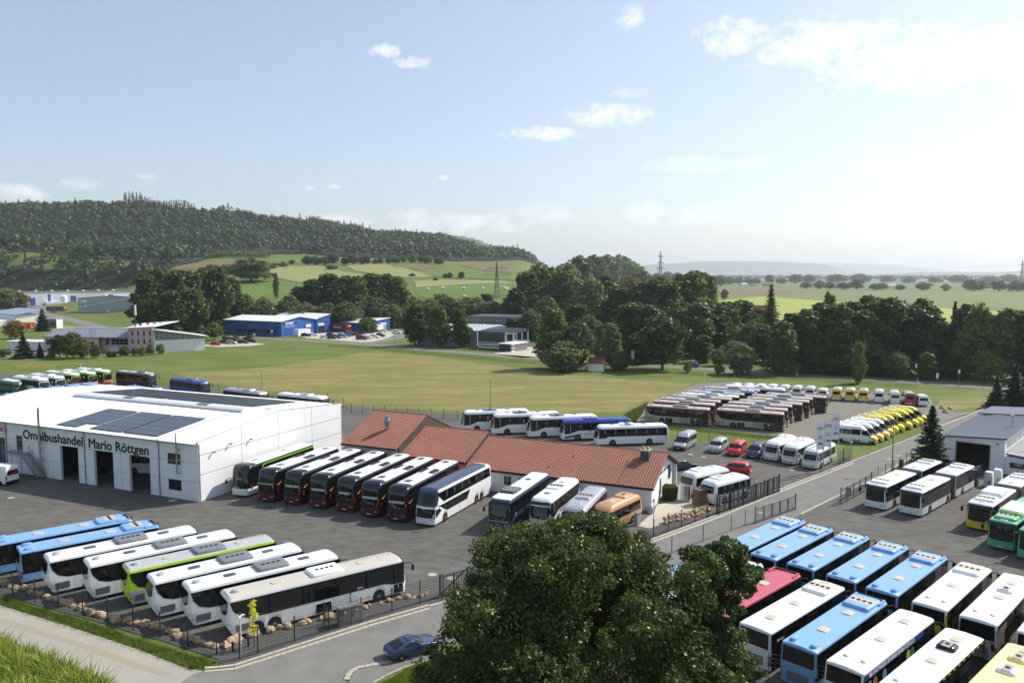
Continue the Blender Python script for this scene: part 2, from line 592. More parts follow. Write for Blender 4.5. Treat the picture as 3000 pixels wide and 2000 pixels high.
drape('bus_lot', [(15.45,75.4),(19.99,79.43),(25.43,83.3),(33.44,89.93),(40.89,95.2),(59.04,113.21),(70.26,125.35),(98.38,122.82),(87.37,88.6),(28.98,27.82),(0.0,27.82),(3.69,39.93),(8.76,64.54)], M_asph, 0.018)
drape('gravel_lot', [(23.29,145.0),(26.22,155.68),(32.52,170.84),(46.72,195.81),(58.2,199.61),(75.5,189.79),(94.85,175.72),(90.16,164.44),(82.8,155.68),(78.68,142.97),(73.81,139.7),(68.25,134.77),(54.97,127.45),(46.68,131.29),(33.96,139.07)], M_grav, 0.008)
drape('junction', [(82.8,155.68),(89.83,163.56),(89.03,154.51),(94.16,155.29),(96.74,158.09),(81.85,142.97),(73.68,135.97),(73.81,139.7),(78.8,142.97)], M_road, 0.016)
drape('gravel_track', [(-56.14,69.08),(-46.98,64.9),(-42.81,63.02),(-33.01,58.14),(-27.73,55.38),(-22.72,52.48),(-21.4,52.1),(-21.53,50.11),(-23.38,47.23),(-27.62,50.82),(-33.27,54.09),(-39.17,57.45),(-45.77,61.18),(-52.3,64.19)], M_track, 0.010)
drape('gravel_bed', [(-54.88,71.58),(-45.9,67.73),(-39.86,64.68),(-35.22,62.09),(-31.56,60.18),(-26.94,58.26),(-22.86,56.02),(-21.48,55.8),(-20.74,53.54),(-23.59,55.12),(-26.54,56.67),(-29.15,57.85),(-31.91,59.38),(-34.56,60.61),(-37.21,61.83),(-39.91,63.09),(-42.65,64.47),(-53.02,69.08)], M_gravd, 0.05)
drape('gravel_bed', [(-21.6,55.86),(-21.27,55.91),(-19.8,57.57),(-17.12,59.02),(-14.65,60.61),(-12.76,62.02),(-9.93,64.12),(-7.01,65.11),(-5.25,64.4),(-6.93,62.95),(-11.43,59.68),(-14.99,56.73),(-18.22,54.04),(-19.62,52.86),(-20.66,52.67),(-20.95,53.84)], M_gravd, 0.054)
drape('gravel_bed', [(13.01,78.18),(15.46,80.39),(22.49,86.93),(34.49,98.79),(34.56,99.77),(25.76,91.3),(21.47,87.06),(17.56,85.08),(13.97,81.82)], M_gravd, 0.05)
drape('gravel_bed', [(43.47,106.83),(50.83,114.06),(51.26,116.25),(47.92,112.58),(43.59,107.97)], M_gravd, 0.05)
drape('pavement', [(13.82,83.65),(15.62,87.06),(16.47,88.34),(17.43,91.58),(20.46,93.28),(23.03,91.86),(23.24,90.2),(21.2,87.57),(17.51,84.84),(15.04,82.73)], M_pav, 0.03)
drape('footpath', [(-10.83,52.29),(-9.18,52.95),(-7.8,53.44),(-6.44,54.34),(-5.84,53.84),(-7.66,52.48),(-9.43,50.46),(-9.5,48.83),(-10.73,48.83),(-11.09,50.99)], M_road, 0.06)
drape('forecourt', [(-125.33,303.03),(-116.93,309.05),(-113.48,318.53),(-104.71,315.3),(-97.89,309.05),(-101.51,301.56),(-112.49,297.24)], M_pav, 0.02)
drape('forecourt', [(-102.73,348.83),(-97.14,350.8),(-89.51,339.34),(-71.5,325.18),(-59.94,316.91),(-51.66,335.69),(-52.46,367.32),(-64.34,385.46),(-77.14,390.28),(-88.19,371.69)], M_pav, 0.02)
drape('forecourt', [(-7.17,271.3),(-2.45,278.6),(7.92,300.11),(17.81,288.96),(11.55,262.14),(3.41,257.79)], M_pav, 0.02)
FAR_ROAD = [(-144.13,348.83),(-132.6,350.8),(-112.05,341.2),(-92.97,330.35),(-74.25,318.53),(-52.25,304.51),(-38.51,291.67),(-27.48,282.39),(-11.95,271.3),(1.96,261.04),(16.63,251.52),(36.13,238.92),(47.2,232.64),(58.49,225.86),(65.7,220.23),(75.19,215.63),(83.92,211.21),(90.75,206.97),(97.68,202.89),(104.34,198.97),(109.71,194.58),(115.28,190.37),(121.01,187.48),(130.27,184.12)]
strip('country_road', FAR_ROAD, 6.2, M_road, 0.02)
strip('side_road', [(-60.72,313.72),(-53.79,321.82),(-50.72,339.34),(-50.78,358.87),(-54.51,390.28)], 7.0, M_road, 0.03)
strip('factory_road', [(-210.96,400.28),(-240.3,439.7),(-291.46,503.36),(-340.07,562.05),(-394.96,629.78),(-433.29,677.36)], 9.0, M_road, 0.03)
drape('forecourt', [(-409.74,649.33),(-374.38,623.52),(-299.12,537.93),(-331.46,588.43),(-400.93,663.05),(-421.42,677.36)], M_road, 0.02)
drape('driveway', [(-126.35,278.6),(-126.99,294.43),(-125.33,303.03),(-132.45,315.3),(-134.64,306.01),(-132.91,288.96)], M_road, 0.02)
drape('driveway', [(-199.55,294.43),(-181.48,286.29),(-155.03,266.64),(-150.13,262.14),(-173.49,255.66)], M_road, 0.02)
# meadows
drape('dry_meadow', [(-95.69,217.91),(-82.51,222.61),(-70.97,235.29),(-60.83,255.66),(-52.66,274.9),(-40.62,271.3),(-25.98,262.14),(-10.74,243.62),(5.54,224.22),(18.84,213.39),(31.47,203.56),(46.15,197.06),(33.73,173.24),(27.24,161.84),(23.97,154.51),(6.85,154.51),(-11.14,156.08),(-34.59,162.7),(-54.72,180.88),(-73.49,193.36)], M_dry, 0.004, step=25)
drape('dry_meadow', [(95.8,171.79),(106.1,173.73),(109.8,169.89),(100.36,161.84),(90.14,157.68),(90.19,163.56)], M_dry, 0.004, step=25)
# grassy shoulders of the far road
strip('verge', [(-69.67,304.51),(-50.07,291.67),(-36.96,279.85),(-26.41,271.3),(-11.45,259.95),(1.88,250.5),(15.98,241.72),(34.55,228.36),(56.06,216.38),(72.44,207.66),(87.56,199.61),(100.5,191.56)], 7.0, M_verge, 0.03)

# fields on the slopes and on the plain
for nm, m, off, P in [('field','M_fgreen',0.25,[(-343.6,653.7),(-380.6,747.1),(-344.9,744.6),(-253.2,550.6)]),('field','M_fbrown',0.3,[(-339.0,780.8),(-345.2,842.9),(-329.7,879.2),(-311.6,893.5),(-277.4,917.0),(-246.4,872.1),(-250.8,798.3),(-306.0,779.2)]),('field','M_fpale',0.3,[(-296.6,742.4),(-273.7,783.9),(-248.2,812.9),(-207.4,834.4),(-160.1,748.5),(-107.5,683.7),(-122.0,664.7),(-155.2,658.0),(-174.7,638.5),(-212.4,694.8),(-245.8,694.8)]),('field','M_fgreen',0.25,[(-212.5,585.5),(-232.8,666.0),(-207.2,672.8),(-174.0,632.1),(-152.5,612.0),(-130.6,501.3),(-171.5,489.3)]),('field','M_fgreen',0.35,[(-277.6,909.7),(-288.7,1003.7),(-260.8,1005.7),(-171.6,937.4),(-190.9,875.6),(-240.0,859.9)]),('field','M_fpale',0.35,[(-184.9,853.0),(-147.3,870.3),(-101.0,771.5),(-67.6,687.9),(-88.3,674.2),(-106.8,690.7),(-152.4,759.1)]),('field','M_fgreen',0.3,[(-141.9,856.4),(-97.8,896.8),(-74.3,851.1),(-74.0,807.9),(-103.2,788.7)]),('field','M_fbrown',0.35,[(-123.6,809.6),(-88.6,846.1),(-67.8,817.6),(-69.6,759.1),(-97.6,771.5)]),('field','M_fgreen',0.4,[(-94.8,754.6),(-69.0,790.2),(-35.0,802.7),(13.4,766.2),(6.0,684.9),(-32.8,683.6),(-66.1,687.9)]),('field','M_fbrown',0.4,[(-63.2,905.6),(-17.3,992.8),(24.1,919.4),(13.9,794.4),(-32.8,833.9)]),('field','M_fpale',0.3,[(-80.1,638.6),(-58.3,667.4),(-29.2,667.3),(12.2,695.8),(5.7,648.7),(-32.4,617.0),(-56.1,583.3),(-70.4,572.8)]),('field','M_fgreen',0.25,[(-70.3,563.7),(-53.7,584.5),(-30.8,613.3),(8.6,656.5),(4.7,539.3),(-13.4,509.6),(-50.4,500.4),(-62.3,517.9)]),('field','M_fgreen',0.2,[(-136.4,502.3),(-113.8,519.9),(-86.5,520.0),(-70.1,500.4),(-68.8,461.4),(-120.1,456.8)]),('field','M_fyell',0.15,[(140.2,592.3),(222.8,841.2),(320.8,1001.4),(325.0,928.0),(343.4,734.0),(359.6,643.1),(377.0,520.9),(246.3,339.6),(184.2,349.3),(103.4,406.1)]),('field','M_fmix',0.15,[(243.0,941.1),(402.7,1539.9),(552.9,1580.5),(641.9,1467.7),(860.4,1191.9),(380.0,525.1),(363.2,649.5),(346.8,741.4),(330.2,943.0),(326.0,1017.5),(229.2,865.1)]),('field','M_fbrown',0.3,[(312.9,1191.9),(405.4,1539.9),(493.1,1503.4),(482.0,1288.7),(333.0,1034.0),(314.8,1106.8)]),('field','M_fgreen',0.3,[(458.5,1753.8),(569.3,1915.2),(559.8,1753.8),(504.5,1580.5),(414.7,1580.5)]),('field','M_fpale',0.2,[(-253.2,406.1),(-248.0,427.9),(-207.0,386.2),(-216.4,370.2)])]:
 drape(nm, P, MATS[{'M_fgreen': 'green_field', 'M_fbrown': 'ploughed_soil', 'M_fpale': 'pale_stubble', 'M_fyell': 'yellow_green_field', 'M_fmix': 'young_crop'}[m]], off, step=30)

# kerb stones, each a block of its own, children of the street
def kerb_run(line, length, parent, name='kerb_stone', w=0.28, h=0.13, inset=0.0, skip=()):
 me = {}
 for v in range(3):
  mb = MB()
  e = 0.012
  l = length - 0.02
  mb.box(0, l, -w / 2, w / 2, 0, h - e)
  mb.add([(0, -w / 2, h - e), (l, -w / 2, h - e), (l, w / 2, h - e), (0, w / 2, h - e), (e, -w / 2 + e, h), (l - e, -w / 2 + e, h), (l - e, w / 2 - e, h), (e, w / 2 - e, h)],
    [(0, 1, 5, 4), (1, 2, 6, 5), (2, 3, 7, 6), (3, 0, 4, 7), (4, 5, 6, 7)])
  me[v] = mb.mesh(name, M_kerb)
 L = [Vector(p) for p in line]
 pos = 0.0
 k = 0
 for a, b in zip(L[:-1], L[1:]):
  d = (b - a)
  n = max(1, int(round(d.length / length)))
  for i in range(n):
   p = a.lerp(b, i / n)
   o = obj(name, me[k % 3], parent, (p.x, p.y, 0.02 + random.uniform(0, 0.008)), math.atan2(d.y, d.x) + random.uniform(-0.004, 0.004))
   o.scale.x = d.length / n / length
   k += 1

kerb_run([(-21.51,52.38),(-20.59,52.48),(-19.59,52.76),(-18.19,53.94),(-14.96,56.62),(-11.41,59.56),(-6.91,62.82)], 1.0, street)
kerb_run([(-6.91,62.82),(-3.55,65.33)], 1.0, street, h=0.04)
kerb_run([(12.98,77.97),(15.36,79.85),(22.34,86.31),(34.22,97.99),(50.64,113.64),(68.56,130.73),(96.99,158.5)], 1.5, street, h=0.06)
kerb_run([(-11.3,50.9),(-11.26,51.82),(-10.88,52.52),(-9.89,52.91),(-7.97,53.64),(-6.53,54.55)], 0.5, street, w=0.35, h=0.07)
kerb_run([(-9.42,50.42),(-8.68,51.36),(-7.65,52.43),(-5.83,53.74)], 1.0, street, w=0.12, h=0.1)
kerb_run([(33.22,87.7),(41.08,95.66),(49.01,103.53),(60.14,115.59)], 1.5, street, h=0.06)
# paved gutter beside the kerb
kerb_run([(-21.4,52.1),(-19.47,52.43),(-18.06,53.54),(-14.85,56.18),(-11.32,59.08),(-6.86,62.35)], 0.5, street, name='gutter_stone', w=0.32, h=0.03)
kerb_run([(13.31,77.67),(15.38,79.22),(22.2,85.45),(33.98,97.04),(50.09,112.37)], 1.0, street, name='gutter_stone', w=0.35, h=0.02)

# ================================================================ buildings
M_wall = mat('white_render', (226, 227, 226), 0.85, var=0.04, scale=0.6, bump=0.05, bscale=80)
M_panel = mat('white_panel', (226, 227, 228), 0.5, var=0.06, scale=0.9, detail=7, stretch=(1, 1, .15))
M_joint = mat('panel_joint', (58, 60, 62), 0.8)
M_wroof = mat('white_sheet_roof', (222, 224, 224), 0.45, var=0.06, scale=0.3, detail=6)
M_groof = mat('grey_sheet_roof', (120, 126, 136), 0.5, var=0.07, scale=0.5)
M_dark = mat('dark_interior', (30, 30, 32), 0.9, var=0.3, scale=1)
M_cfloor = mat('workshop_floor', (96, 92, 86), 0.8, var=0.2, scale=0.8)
M_steel = mat('galvanised_steel', (150, 154, 158), 0.45, metal=0.75, var=0.1)
M_inox = mat('stainless_steel', (190, 190, 190), 0.22, metal=1.0, var=0.05)
M_gtrim = mat('grey_trim', (126, 130, 134), 0.5)
M_black = mat('black_metal', (28, 30, 33), 0.5)
M_anth = mat('anthracite_metal', (58, 62, 68), 0.5)
M_glass = mat('window_glass', (22, 26, 30), 0.06, var=0.0, spec=0.8)
M_frame = mat('window_frame_dark', (46, 48, 52), 0.5)
M_wframe = mat('window_frame_white', (224, 224, 222), 0.5)
M_solar = mat('solar_cell', (66, 72, 84), 0.16, var=0.12, scale=2.5, spec=0.7)
M_alu = mat('aluminium', (190, 192, 194), 0.35, metal=0.8)
M_ltr = mat('black_lettering', (22, 22, 24), 0.6, var=0)
M_poly = mat('translucent_skylight', (206, 210, 210), 0.35, var=0.06)

def wall_mesh(mb, x0, x1, z0, top, t, ops=(), mi=0, tops=()):
 """a wall on y = 0 facing -y, t thick; top: height or [(x, z), ...]; ops: openings (xa, xb, za, zb)"""
 tp = [(x0, top), (x1, top)] if not isinstance(top, (list, tuple)) else list(top)

 def tz(x):
  for (a, za), (b, zb) in zip(tp[:-1], tp[1:]):
   if a - 1e-6 <= x <= b + 1e-6:
    return za + (zb - za) * (x - a) / (b - a)
  return tp[-1][1]
 xs = sorted({x0, x1} | {round(v, 4) for o in ops for v in o[:2]} | {x for x, _ in tp if x0 < x < x1})
 zs = sorted({z0} | {round(v, 4) for o in ops for v in o[2:]})
 for a, b in zip(xs[:-1], xs[1:]):
  for k, za in enumerate(zs):
   last = k == len(zs) - 1
   zb = None if last else zs[k + 1]
   if not last and any(o[0] <= a + 1e-4 and o[1] >= b - 1e-4 and o[2] <= za + 1e-4 and o[3] >= zb - 1e-4 for o in ops):
    continue
   u, w = (tz(a), tz(b)) if last else (zb, zb)
   for y in (0, t):
    mb.add([(a, y, za), (b, y, za), (b, y, w), (a, y, u)], [(0, 1, 2, 3)], mi)
 for (a, b, c, d) in ops:
  mb.add([(a, 0, c), (b, 0, c), (b, 0, d), (a, 0, d), (a, t, c), (b, t, c), (b, t, d), (a, t, d)],
    [(0, 1, 5, 4), (1, 2, 6, 5), (2, 3, 7, 6), (3, 0, 4, 7)], mi)
 for (a, za), (b, zb) in zip(tp[:-1], tp[1:]):
  mb.add([(a, 0, za), (b, 0, zb), (b, t, zb), (a, t, za)], [(0, 1, 2, 3)], mi)
 mb.add([(x0, 0, z0), (x0, t, z0), (x0, t, tz(x0)), (x0, 0, tz(x0))], [(0, 1, 2, 3)], mi)
 mb.add([(x1, 0, z0), (x1, t, z0), (x1, t, tz(x1)), (x1, 0, tz(x1))], [(0, 1, 2, 3)], mi)
 return mb

def place(o, x, y, z, rz=0.0):
 o.location = (x, y, z)
 o.rotation_euler = (0, 0, rz)
 return o

def window(parent, x0, x1, z0, z1, y=0.0, rz=0.0, at=None, frame=None, nx=1, nz=1, deep=0.08, fw=0.06, glass=None, sill=None):
 """window part (its frame) with panes as sub-parts; on a wall facing local -y at depth y, or rotated about `at`"""
 w, h = x1 - x0, z1 - z0
 mb = MB()
 mb.box(0, w, 0, deep, 0, fw).box(0, w, 0, deep, h - fw, h).box(0, fw, 0, deep, fw, h - fw).box(w - fw, w, 0, deep, fw, h - fw)
 for i in range(1, nx):
  mb.box(w * i / nx - fw / 2, w * i / nx + fw / 2, 0.01, deep, fw, h - fw)
 for k in range(1, nz):
  mb.box(fw, w - fw, 0.015, deep, h * k / nz - fw / 2, h * k / nz + fw / 2)
 o = mb.build('window', frame or M_frame, parent, weld=False)
 o.location = (x0, y, z0)
 if rz:
  c, s = math.cos(rz), math.sin(rz)
  ax, ay = at
  o.location = (ax + c * x0 - s * y, ay + s * x0 + c * y, z0)
  o.rotation_euler = (0, 0, rz)
 for i in range(nx):
  for k in range(nz):
   p = MB().box(w * i / nx + fw * .7, w * (i + 1) / nx - fw * .7, deep * .4, deep * .6, h * k / nz + fw * .7, h * (k + 1) / nz - fw * .7)
   p.build('pane', glass or M_glass, o)
 if sill:
  MB().box(-0.05, w + 0.05, -0.08, 0.03, -0.06, 0.0).build('sill', sill, o)
 return o

def corrugated(x0, x1, ya, za, yb, zb, pitch=0.3, depth=0.04, thick=0.06):
 """sheet from (ya, za) to (yb, zb) with ribs running up the slope"""
 mb = MB()
 prof = []
 x = x0
 while x < x1 - 1e-6:
  for f, h in ((0, 0), (0.55, 0), (0.65, 1), (0.9, 1)):
   prof.append((min(x + f * pitch, x1), h * depth))
  x += pitch
 prof.append((x1, 0))
 n = len(prof)
 vs = [(px, ya, za + h) for px, h in prof] + [(px, yb, zb + h) for px, h in prof]
 mb.add(vs, [(i, i + 1, n + i + 1, n + i) for i in range(n - 1)])
 vs = [(x0, ya, za - thick), (x1, ya, za - thick), (x1, yb, zb - thick), (x0, yb, zb - thick)]
 mb.add(vs, [(3, 2, 1, 0)])
 mb.add([(x0, ya, za - thick), (x1, ya, za - thick), (x1, ya, za + .01), (x0, ya, za + .01)], [(0, 1, 2, 3)])
 mb.add([(x0, yb, zb - thick), (x1, yb, zb - thick), (x1, yb, zb + .01), (x0, yb, zb + .01)], [(0, 1, 2, 3)])
 for xx in (x0, x1):
  mb.add([(xx, ya, za - thick), (xx, yb, zb - thick), (xx, yb, zb), (xx, ya, za)], [(0, 1, 2, 3)])
 return mb

# ---------------------------------------------------------------- the bus dealer's white hall
HALL = thing('dealer_hall', 'large white metal hall with solar panels and three open gates, lettered Omnibushandel', 'hall', (-37.98, 92.71, 0), R(-24.37))
EV, RV, DP, EB = 7.15, 8.72, 28.4, 7.6
XL = -52.0
RID = 14.2
GATES = [(-25.0, -21.2), (-18.4, -14.6), (-11.9, -8.0), (-41.0, -36.2), (-48.5, -44.5)]
mb = MB()
ops = [(a, b, 0.0, 4.72) for a, b in GATES] + [(-5.05, -2.88, 4.27, 5.63), (-5.05, -2.88, 1.02, 2.41), (-33.9, -32.6, 3.15, 5.35)]
wall_mesh(mb, XL, 0.0, 0.0, EV - 0.12, 0.25, ops)
mb.build('front_wall', M_joint, HALL, weld=False)
mb = MB()
wall_mesh(mb, 0, DP, 0, [(0, EV - .1), (RID, RV - .1), (DP, EB - .1)], 0.2)
place(mb.build('gable_wall', M_joint, HALL, weld=False), -0.05, 0.0, 0, R(90))
place(wall_mesh(MB(), 0, DP, 0, [(0, EV - .1), (RID, RV - .1), (DP, EB - .1)], 0.2).build('gable_wall', M_panel, HALL, weld=False), XL + .2, 0, 0, R(90))
place(wall_mesh(MB(), XL, 0, 0, EB - .1, 0.2).build('back_wall', M_panel, HALL, weld=False), 0, DP - .2, 0)
# sandwich panels of the front, each its own piece
cols = [(-6.55, -0.02), (-7.98, -6.6), (-13.25, -11.92), (-14.58, -13.3), (-19.95, -18.42), (-21.18, -20.0), (-27.5, -25.02), (-30.6, -27.55), (-36.18, -30.65), (-44.48, -41.02), (XL, -48.52)]
PANEL_ROWS = [(0.03, 2.33), (2.37, 4.70)]
for a, b in cols:
 for z0, z1 in PANEL_ROWS:
  mb = MB()
  oo = [(max(o[0], a + .01), min(o[1], b - .01), max(o[2], z0), min(o[3], z1)) for o in ops if o[0] > a and o[1] < b and o[2] < z1 - .03 and o[3] > z0 + .03]
  oo = [(p, q, r, s) for p, q, r, s in oo]
  # keep a rim so that every opening stays inside its panel
  wall_mesh(mb, a, b, z0, z1, 0.04, [(p, q, max(r, z0 + .02) if r > z0 else z0, min(s, z1 - .02) if s < z1 else z1 - .005) for p, q, r, s in oo])
  place(mb.build('wall_panel', M_panel, HALL, weld=False), 0, -0.04, 0)
for a, b in [(-6.55, -0.02), (-13.25, -6.6), (-20.0, -13.3), (-27.5, -20.05), (-36.18, -27.55), (-44.0, -36.25), (XL, -44.05)]:
 mb = MB()
 oo = [(max(o[0], a), min(o[1], b), 4.76, min(o[3], 6.9)) for o in ops if o[0] > a and o[1] < b and o[3] > 4.8]
 wall_mesh(mb, a, b, 4.74, EV - .14, 0.04, oo)
 place(mb.build('wall_panel', M_panel, HALL, weld=False), 0, -0.04, 0)

def gz(v):
 return EV + (RV - EV) * v / RID if v <= RID else EB + (RV - EB) * (DP - v) / (DP - RID)

for a, b in [(0.0, 7.2), (7.27, 14.16), (14.23, 21.28), (21.35, DP)]:
 for z0, z1 in [(0.02, 3.26), (3.33, 5.66), (5.73, None)]:
  mb = MB()
  wall_mesh(mb, a, b, z0, z1 if z1 else [(a, gz(a) + .3), (b, gz(b) + .3)], 0.05)
  place(mb.build('wall_panel', M_panel, HALL, weld=False), 0.0, 0, 0, R(90))
# interior: floor, back partition, a few dark bays
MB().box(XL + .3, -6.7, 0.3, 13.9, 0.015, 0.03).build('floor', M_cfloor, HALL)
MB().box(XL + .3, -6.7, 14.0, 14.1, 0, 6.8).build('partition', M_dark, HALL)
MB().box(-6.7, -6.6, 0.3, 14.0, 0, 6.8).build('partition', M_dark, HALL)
# roof
r1 = corrugated(XL - .15, -0.02, -0.35, EV - .02, RID, RV).build('roof', M_wroof, HALL, weld=False)
r2 = corrugated(XL - .15, -0.02, DP + .3, EB - .02, RID, RV + .001).build('roof', M_wroof, HALL, weld=False)
mb = MB()
for k in range(2):
 pass
mb.add([(-0.02, 0, EV + .32), (0.08, 0, EV + .32), (0.08, RID, RV + .32), (-0.02, RID, RV + .32), (0.08, DP, EB + .32), (-0.02, DP, EB + .32)], [(0, 1, 2, 3), (3, 2, 4, 5)])
mb.add([(-.32, 0, EV + .2), (-.02, 0, EV + .3), (-.02, RID, RV + .3), (-.32, RID, RV + .2), (-.02, DP, EB + .3), (-.32, DP, EB + .2)], [(0, 1, 2, 3), (3, 2, 4, 5)])
mb.add([(-.32, 0, EV - .05), (-.32, 0, EV + .2), (-.32, RID, RV + .2), (-.32, RID, RV - .05), (-.32, DP, EB + .2), (-.32, DP, EB - .05)], [(0, 1, 2, 3), (3, 2, 4, 5)])
mb.add([(-.32, -.05, EV - .3), (.1, -.05, EV - .3), (.1, -.05, EV + .34), (-.32, -.05, EV + .2)], [(0, 1, 2, 3)])
mb.build('parapet_flashing', M_panel, HALL, weld=False)
MB().box(XL - .2, -0.3, -0.5, -0.36, EV - .16, EV - .02).build('gutter', M_gtrim, HALL)
mb = MB()
mb.add([(-6.55, -.36, EV + .06), (-6.35, -.36, EV + .06), (-6.35, RID, RV + .1), (-6.55, RID, RV + .1), (-6.55, -.36, EV + .0), (-6.35, -.36, EV + .0)], [(0, 1, 2, 3), (4, 5, 1, 0)])
mb.build('roof_flashing', M_gtrim, HALL, weld=False)
for s_ in (6.5, 20.0, 36.0):
 mb = MB().tube((-s_, -.12, 0.05), (-s_, -.12, 6.75), 0.06).tube((-s_, -.12, 6.75), (-s_, -.43, EV - .1), 0.06)
 mb.build('downpipe', M_gtrim, HALL, smooth=40)
# barrel skylight on the ridge, in bays
NB = 18
for i in range(NB):
 xa = -39.5 + 34.4 * i / NB
 xb = -39.5 + 34.4 * (i + 1) / NB - 0.05
 mb = MB()
 pr = []
 for k in range(9):
  t = math.pi * k / 8
  pr.append((RID - 1.5 * math.cos(t), RV - .2 + 0.55 * math.sin(t)))
 vs = [(xa, y, z) for y, z in pr] + [(xb, y, z) for y, z in pr]
 mb.add(vs, [(k, k + 1, 9 + k + 1, 9 + k) for k in range(8)] + [tuple(range(9)), tuple(range(17, 8, -1))])
 mb.build('skylight_bay', M_poly, r1, smooth=50)
MB().box(-39.7, -5.0, RID - 1.7, RID - 1.53, RV - .45, RV - .05).build('skylight_kerb', M_gtrim, r1)
MB().box(-39.7, -5.0, RID + 1.53, RID + 1.7, RV - .45, RV - .05).build('skylight_kerb', M_gtrim, r2)
for x in (-29.0, -14.0):
 MB().box(x, x + 1.9, RID - .8, RID + .1, RV + .28, RV + .42).build('smoke_vent', M_steel, r1)
mb = MB()
mb.lathe([(1.0, 0), (1.0, .22), (.85, .34), (.5, .5), (0.05, .56)], (-3.0, RID + 2.2, RV - .3), n=14)
mb.build('roof_dome', M_poly, r2, smooth=50)

def solar_mesh():
 mb = MB()
 mb.box(0, 0.98, 0, 1.6, 0, 0.04, 0)
 mb.box(0.02, 0.96, 0.02, 1.58, 0.041, 0.046, 1)
 for i in range(1, 6):
  mb.box(0.98 * i / 6 - .003, 0.98 * i / 6 + .003, 0.03, 1.57, 0.047, 0.048, 2)
 for i in range(1, 10):
  mb.box(.03, .95, 1.6 * i / 10 - .003, 1.6 * i / 10 + .003, 0.0475, 0.0485, 2)
 return mb.mesh('solar_panel', [M_black, M_solar, mat('solar_busbar', (92, 96, 106), 0.4)], weld=False)

SOL = solar_mesh()
slope = math.atan2(RV - EV, RID)

def solar(x, v, roof, back=False):
 o = obj('solar_panel', SOL, roof)
 z = EV + (RV - EV) * v / RID + 0.13 if not back else EB + (RV - EB) * (DP - v) / (DP - RID) + 0.13
 o.location = (x, v, z)
 o.rotation_euler = (slope if not back else -math.atan2(RV - EB, DP - RID), 0, 0)

for x0, nx, lo in ((-13.45, 6, 0), (-19.75, 6, 0), (-26.3, 4, 0)):
 for i in range(nx):
  for k in range(5):
   solar(x0 + i * 1.01, 0.6 + k * 1.63, r1)
for i in range(2):
 for k in range(1, 5):
  solar(-26.3 + (4 + i) * 1.01, 0.6 + k * 1.63 - 1.63 * 0, r1)
for i in range(33):
 for k in range(6):
  solar(-41.0 + i * 1.02 + (0.35 if i > 15 else 0), 16.9 + k * 1.63, r2, True)
# windows, door, stair, flues, lettering
window(HALL, -5.05, -2.88, 4.27, 5.63, y=0.02, nx=1)
window(HALL, -5.05, -2.88, 1.02, 2.41, y=0.02, nx=2)
MB().box(-33.9, -32.6, 0.02, 0.1, 3.15, 5.35).build('door', M_anth, HALL)
for i, (a, b) in enumerate(GATES):
 mb = MB().box(a - .02, a + .12, -.07, .26, 0, 4.72).box(b - .12, b + .02, -.07, .26, 0, 4.72)
 mb.build('gate_jamb', M_panel, HALL, weld=False)
 if i > 2:
  g_ = MB()
  for k in range(9):
   g_.box(a + .12, b - .12, .12, .18, .02 + k * .52, .5 + k * .52)
  g_.build('gate_leaf', M_anth, HALL, weld=False)
for s_, zb, zt, d in ((28.4, 1.0, 9.6, .16), (3.1, 3.4, 8.2, .10)):
 mb = MB().tube((-s_, -.45, zb), (-s_, -.45, zt), d, n=12)
 mb.tube((-s_, -.45, zt), (-s_, -.45, zt + .02), d + .03, n=12)
 mb.tube((-s_, -.45, zb + 1.6), (-s_ + .35, -.1, zb + 1.6), .06)
 mb.box(-s_ - .25, -s_ + .25, -.5, -.05, zb - .12, zb - .04).box(-s_ - .1, -s_ + .1, -.4, -.04, zt - 2.2, zt - 2.1).box(-s_ - .1, -s_ + .1, -.4, -.04, zb + 2.8, zb + 2.9)
 mb.build('flue_pipe', M_inox, HALL, smooth=40)
st = MB()
TX, TY = -31.3, -0.15
for i in range(15):
 f = i / 15
 st.box(TX + 3.4 * f, TX + 3.4 * f + .27, -1.25, -.15, 3.1 * (1 - f) - .04, 3.1 * (1 - f), 0)
st.build('stair_treads', M_steel, HALL, weld=False)
sr = MB()
for y in (-1.28, -.12):
 sr.obox((TX, y, 3.0), (3.5, 0, -3.1), (0, .05, 0), (0, 0, .22))
 for h in (.5, 1.0):
  sr.tube((TX, y, 3.1 + h), (TX + 3.4, y, 0.1 + h), .025, n=6)
 for k in range(5):
  sr.tube((TX + 3.4 * k / 4, y, 3.05 * (1 - k / 4)), (TX + 3.4 * k / 4, y, 3.05 * (1 - k / 4) + 1.05), .022, n=6)
sr.build('stair_rails', M_steel, HALL, weld=False)
pl = MB().box(-35.2, TX, -1.3, -.05, 3.02, 3.12)
for x, y in ((-35.1, -1.25), (-33.2, -1.25), (TX, -1.25)):
 pl.tube((x, y, 0), (x, y, 4.2), .04, n=6)
for h in (3.65, 4.15):
 pl.tube((-35.1, -1.25, h), (TX, -1.25, h), .025, n=6).tube((-35.1, -1.25, h), (-35.1, -.1, h), .025, n=6)
pl.build('landing', M_steel, HALL, weld=False)
lettering('Omnibushandel', 1.75, M_ltr, (-26.35, -.055, 5.58), (1, 0, 0), (0, 0, 1), HALL, fit=12.1, bold=.055)
lettering('Mario Röttgen', 1.75, M_ltr, (-13.75, -.055, 5.5), (1, 0, 0), (0, 0, 1), HALL, fit=11.0, bold=.055)
M_redl = mat('red_lettering', (170, 40, 44), 0.6, var=0)
lettering('OMR', 1.0, M_redl, (-37.4, -.055, 5.9), (1, 0, 0), (0, 0, 1), HALL, offset=.01)
mb = MB()
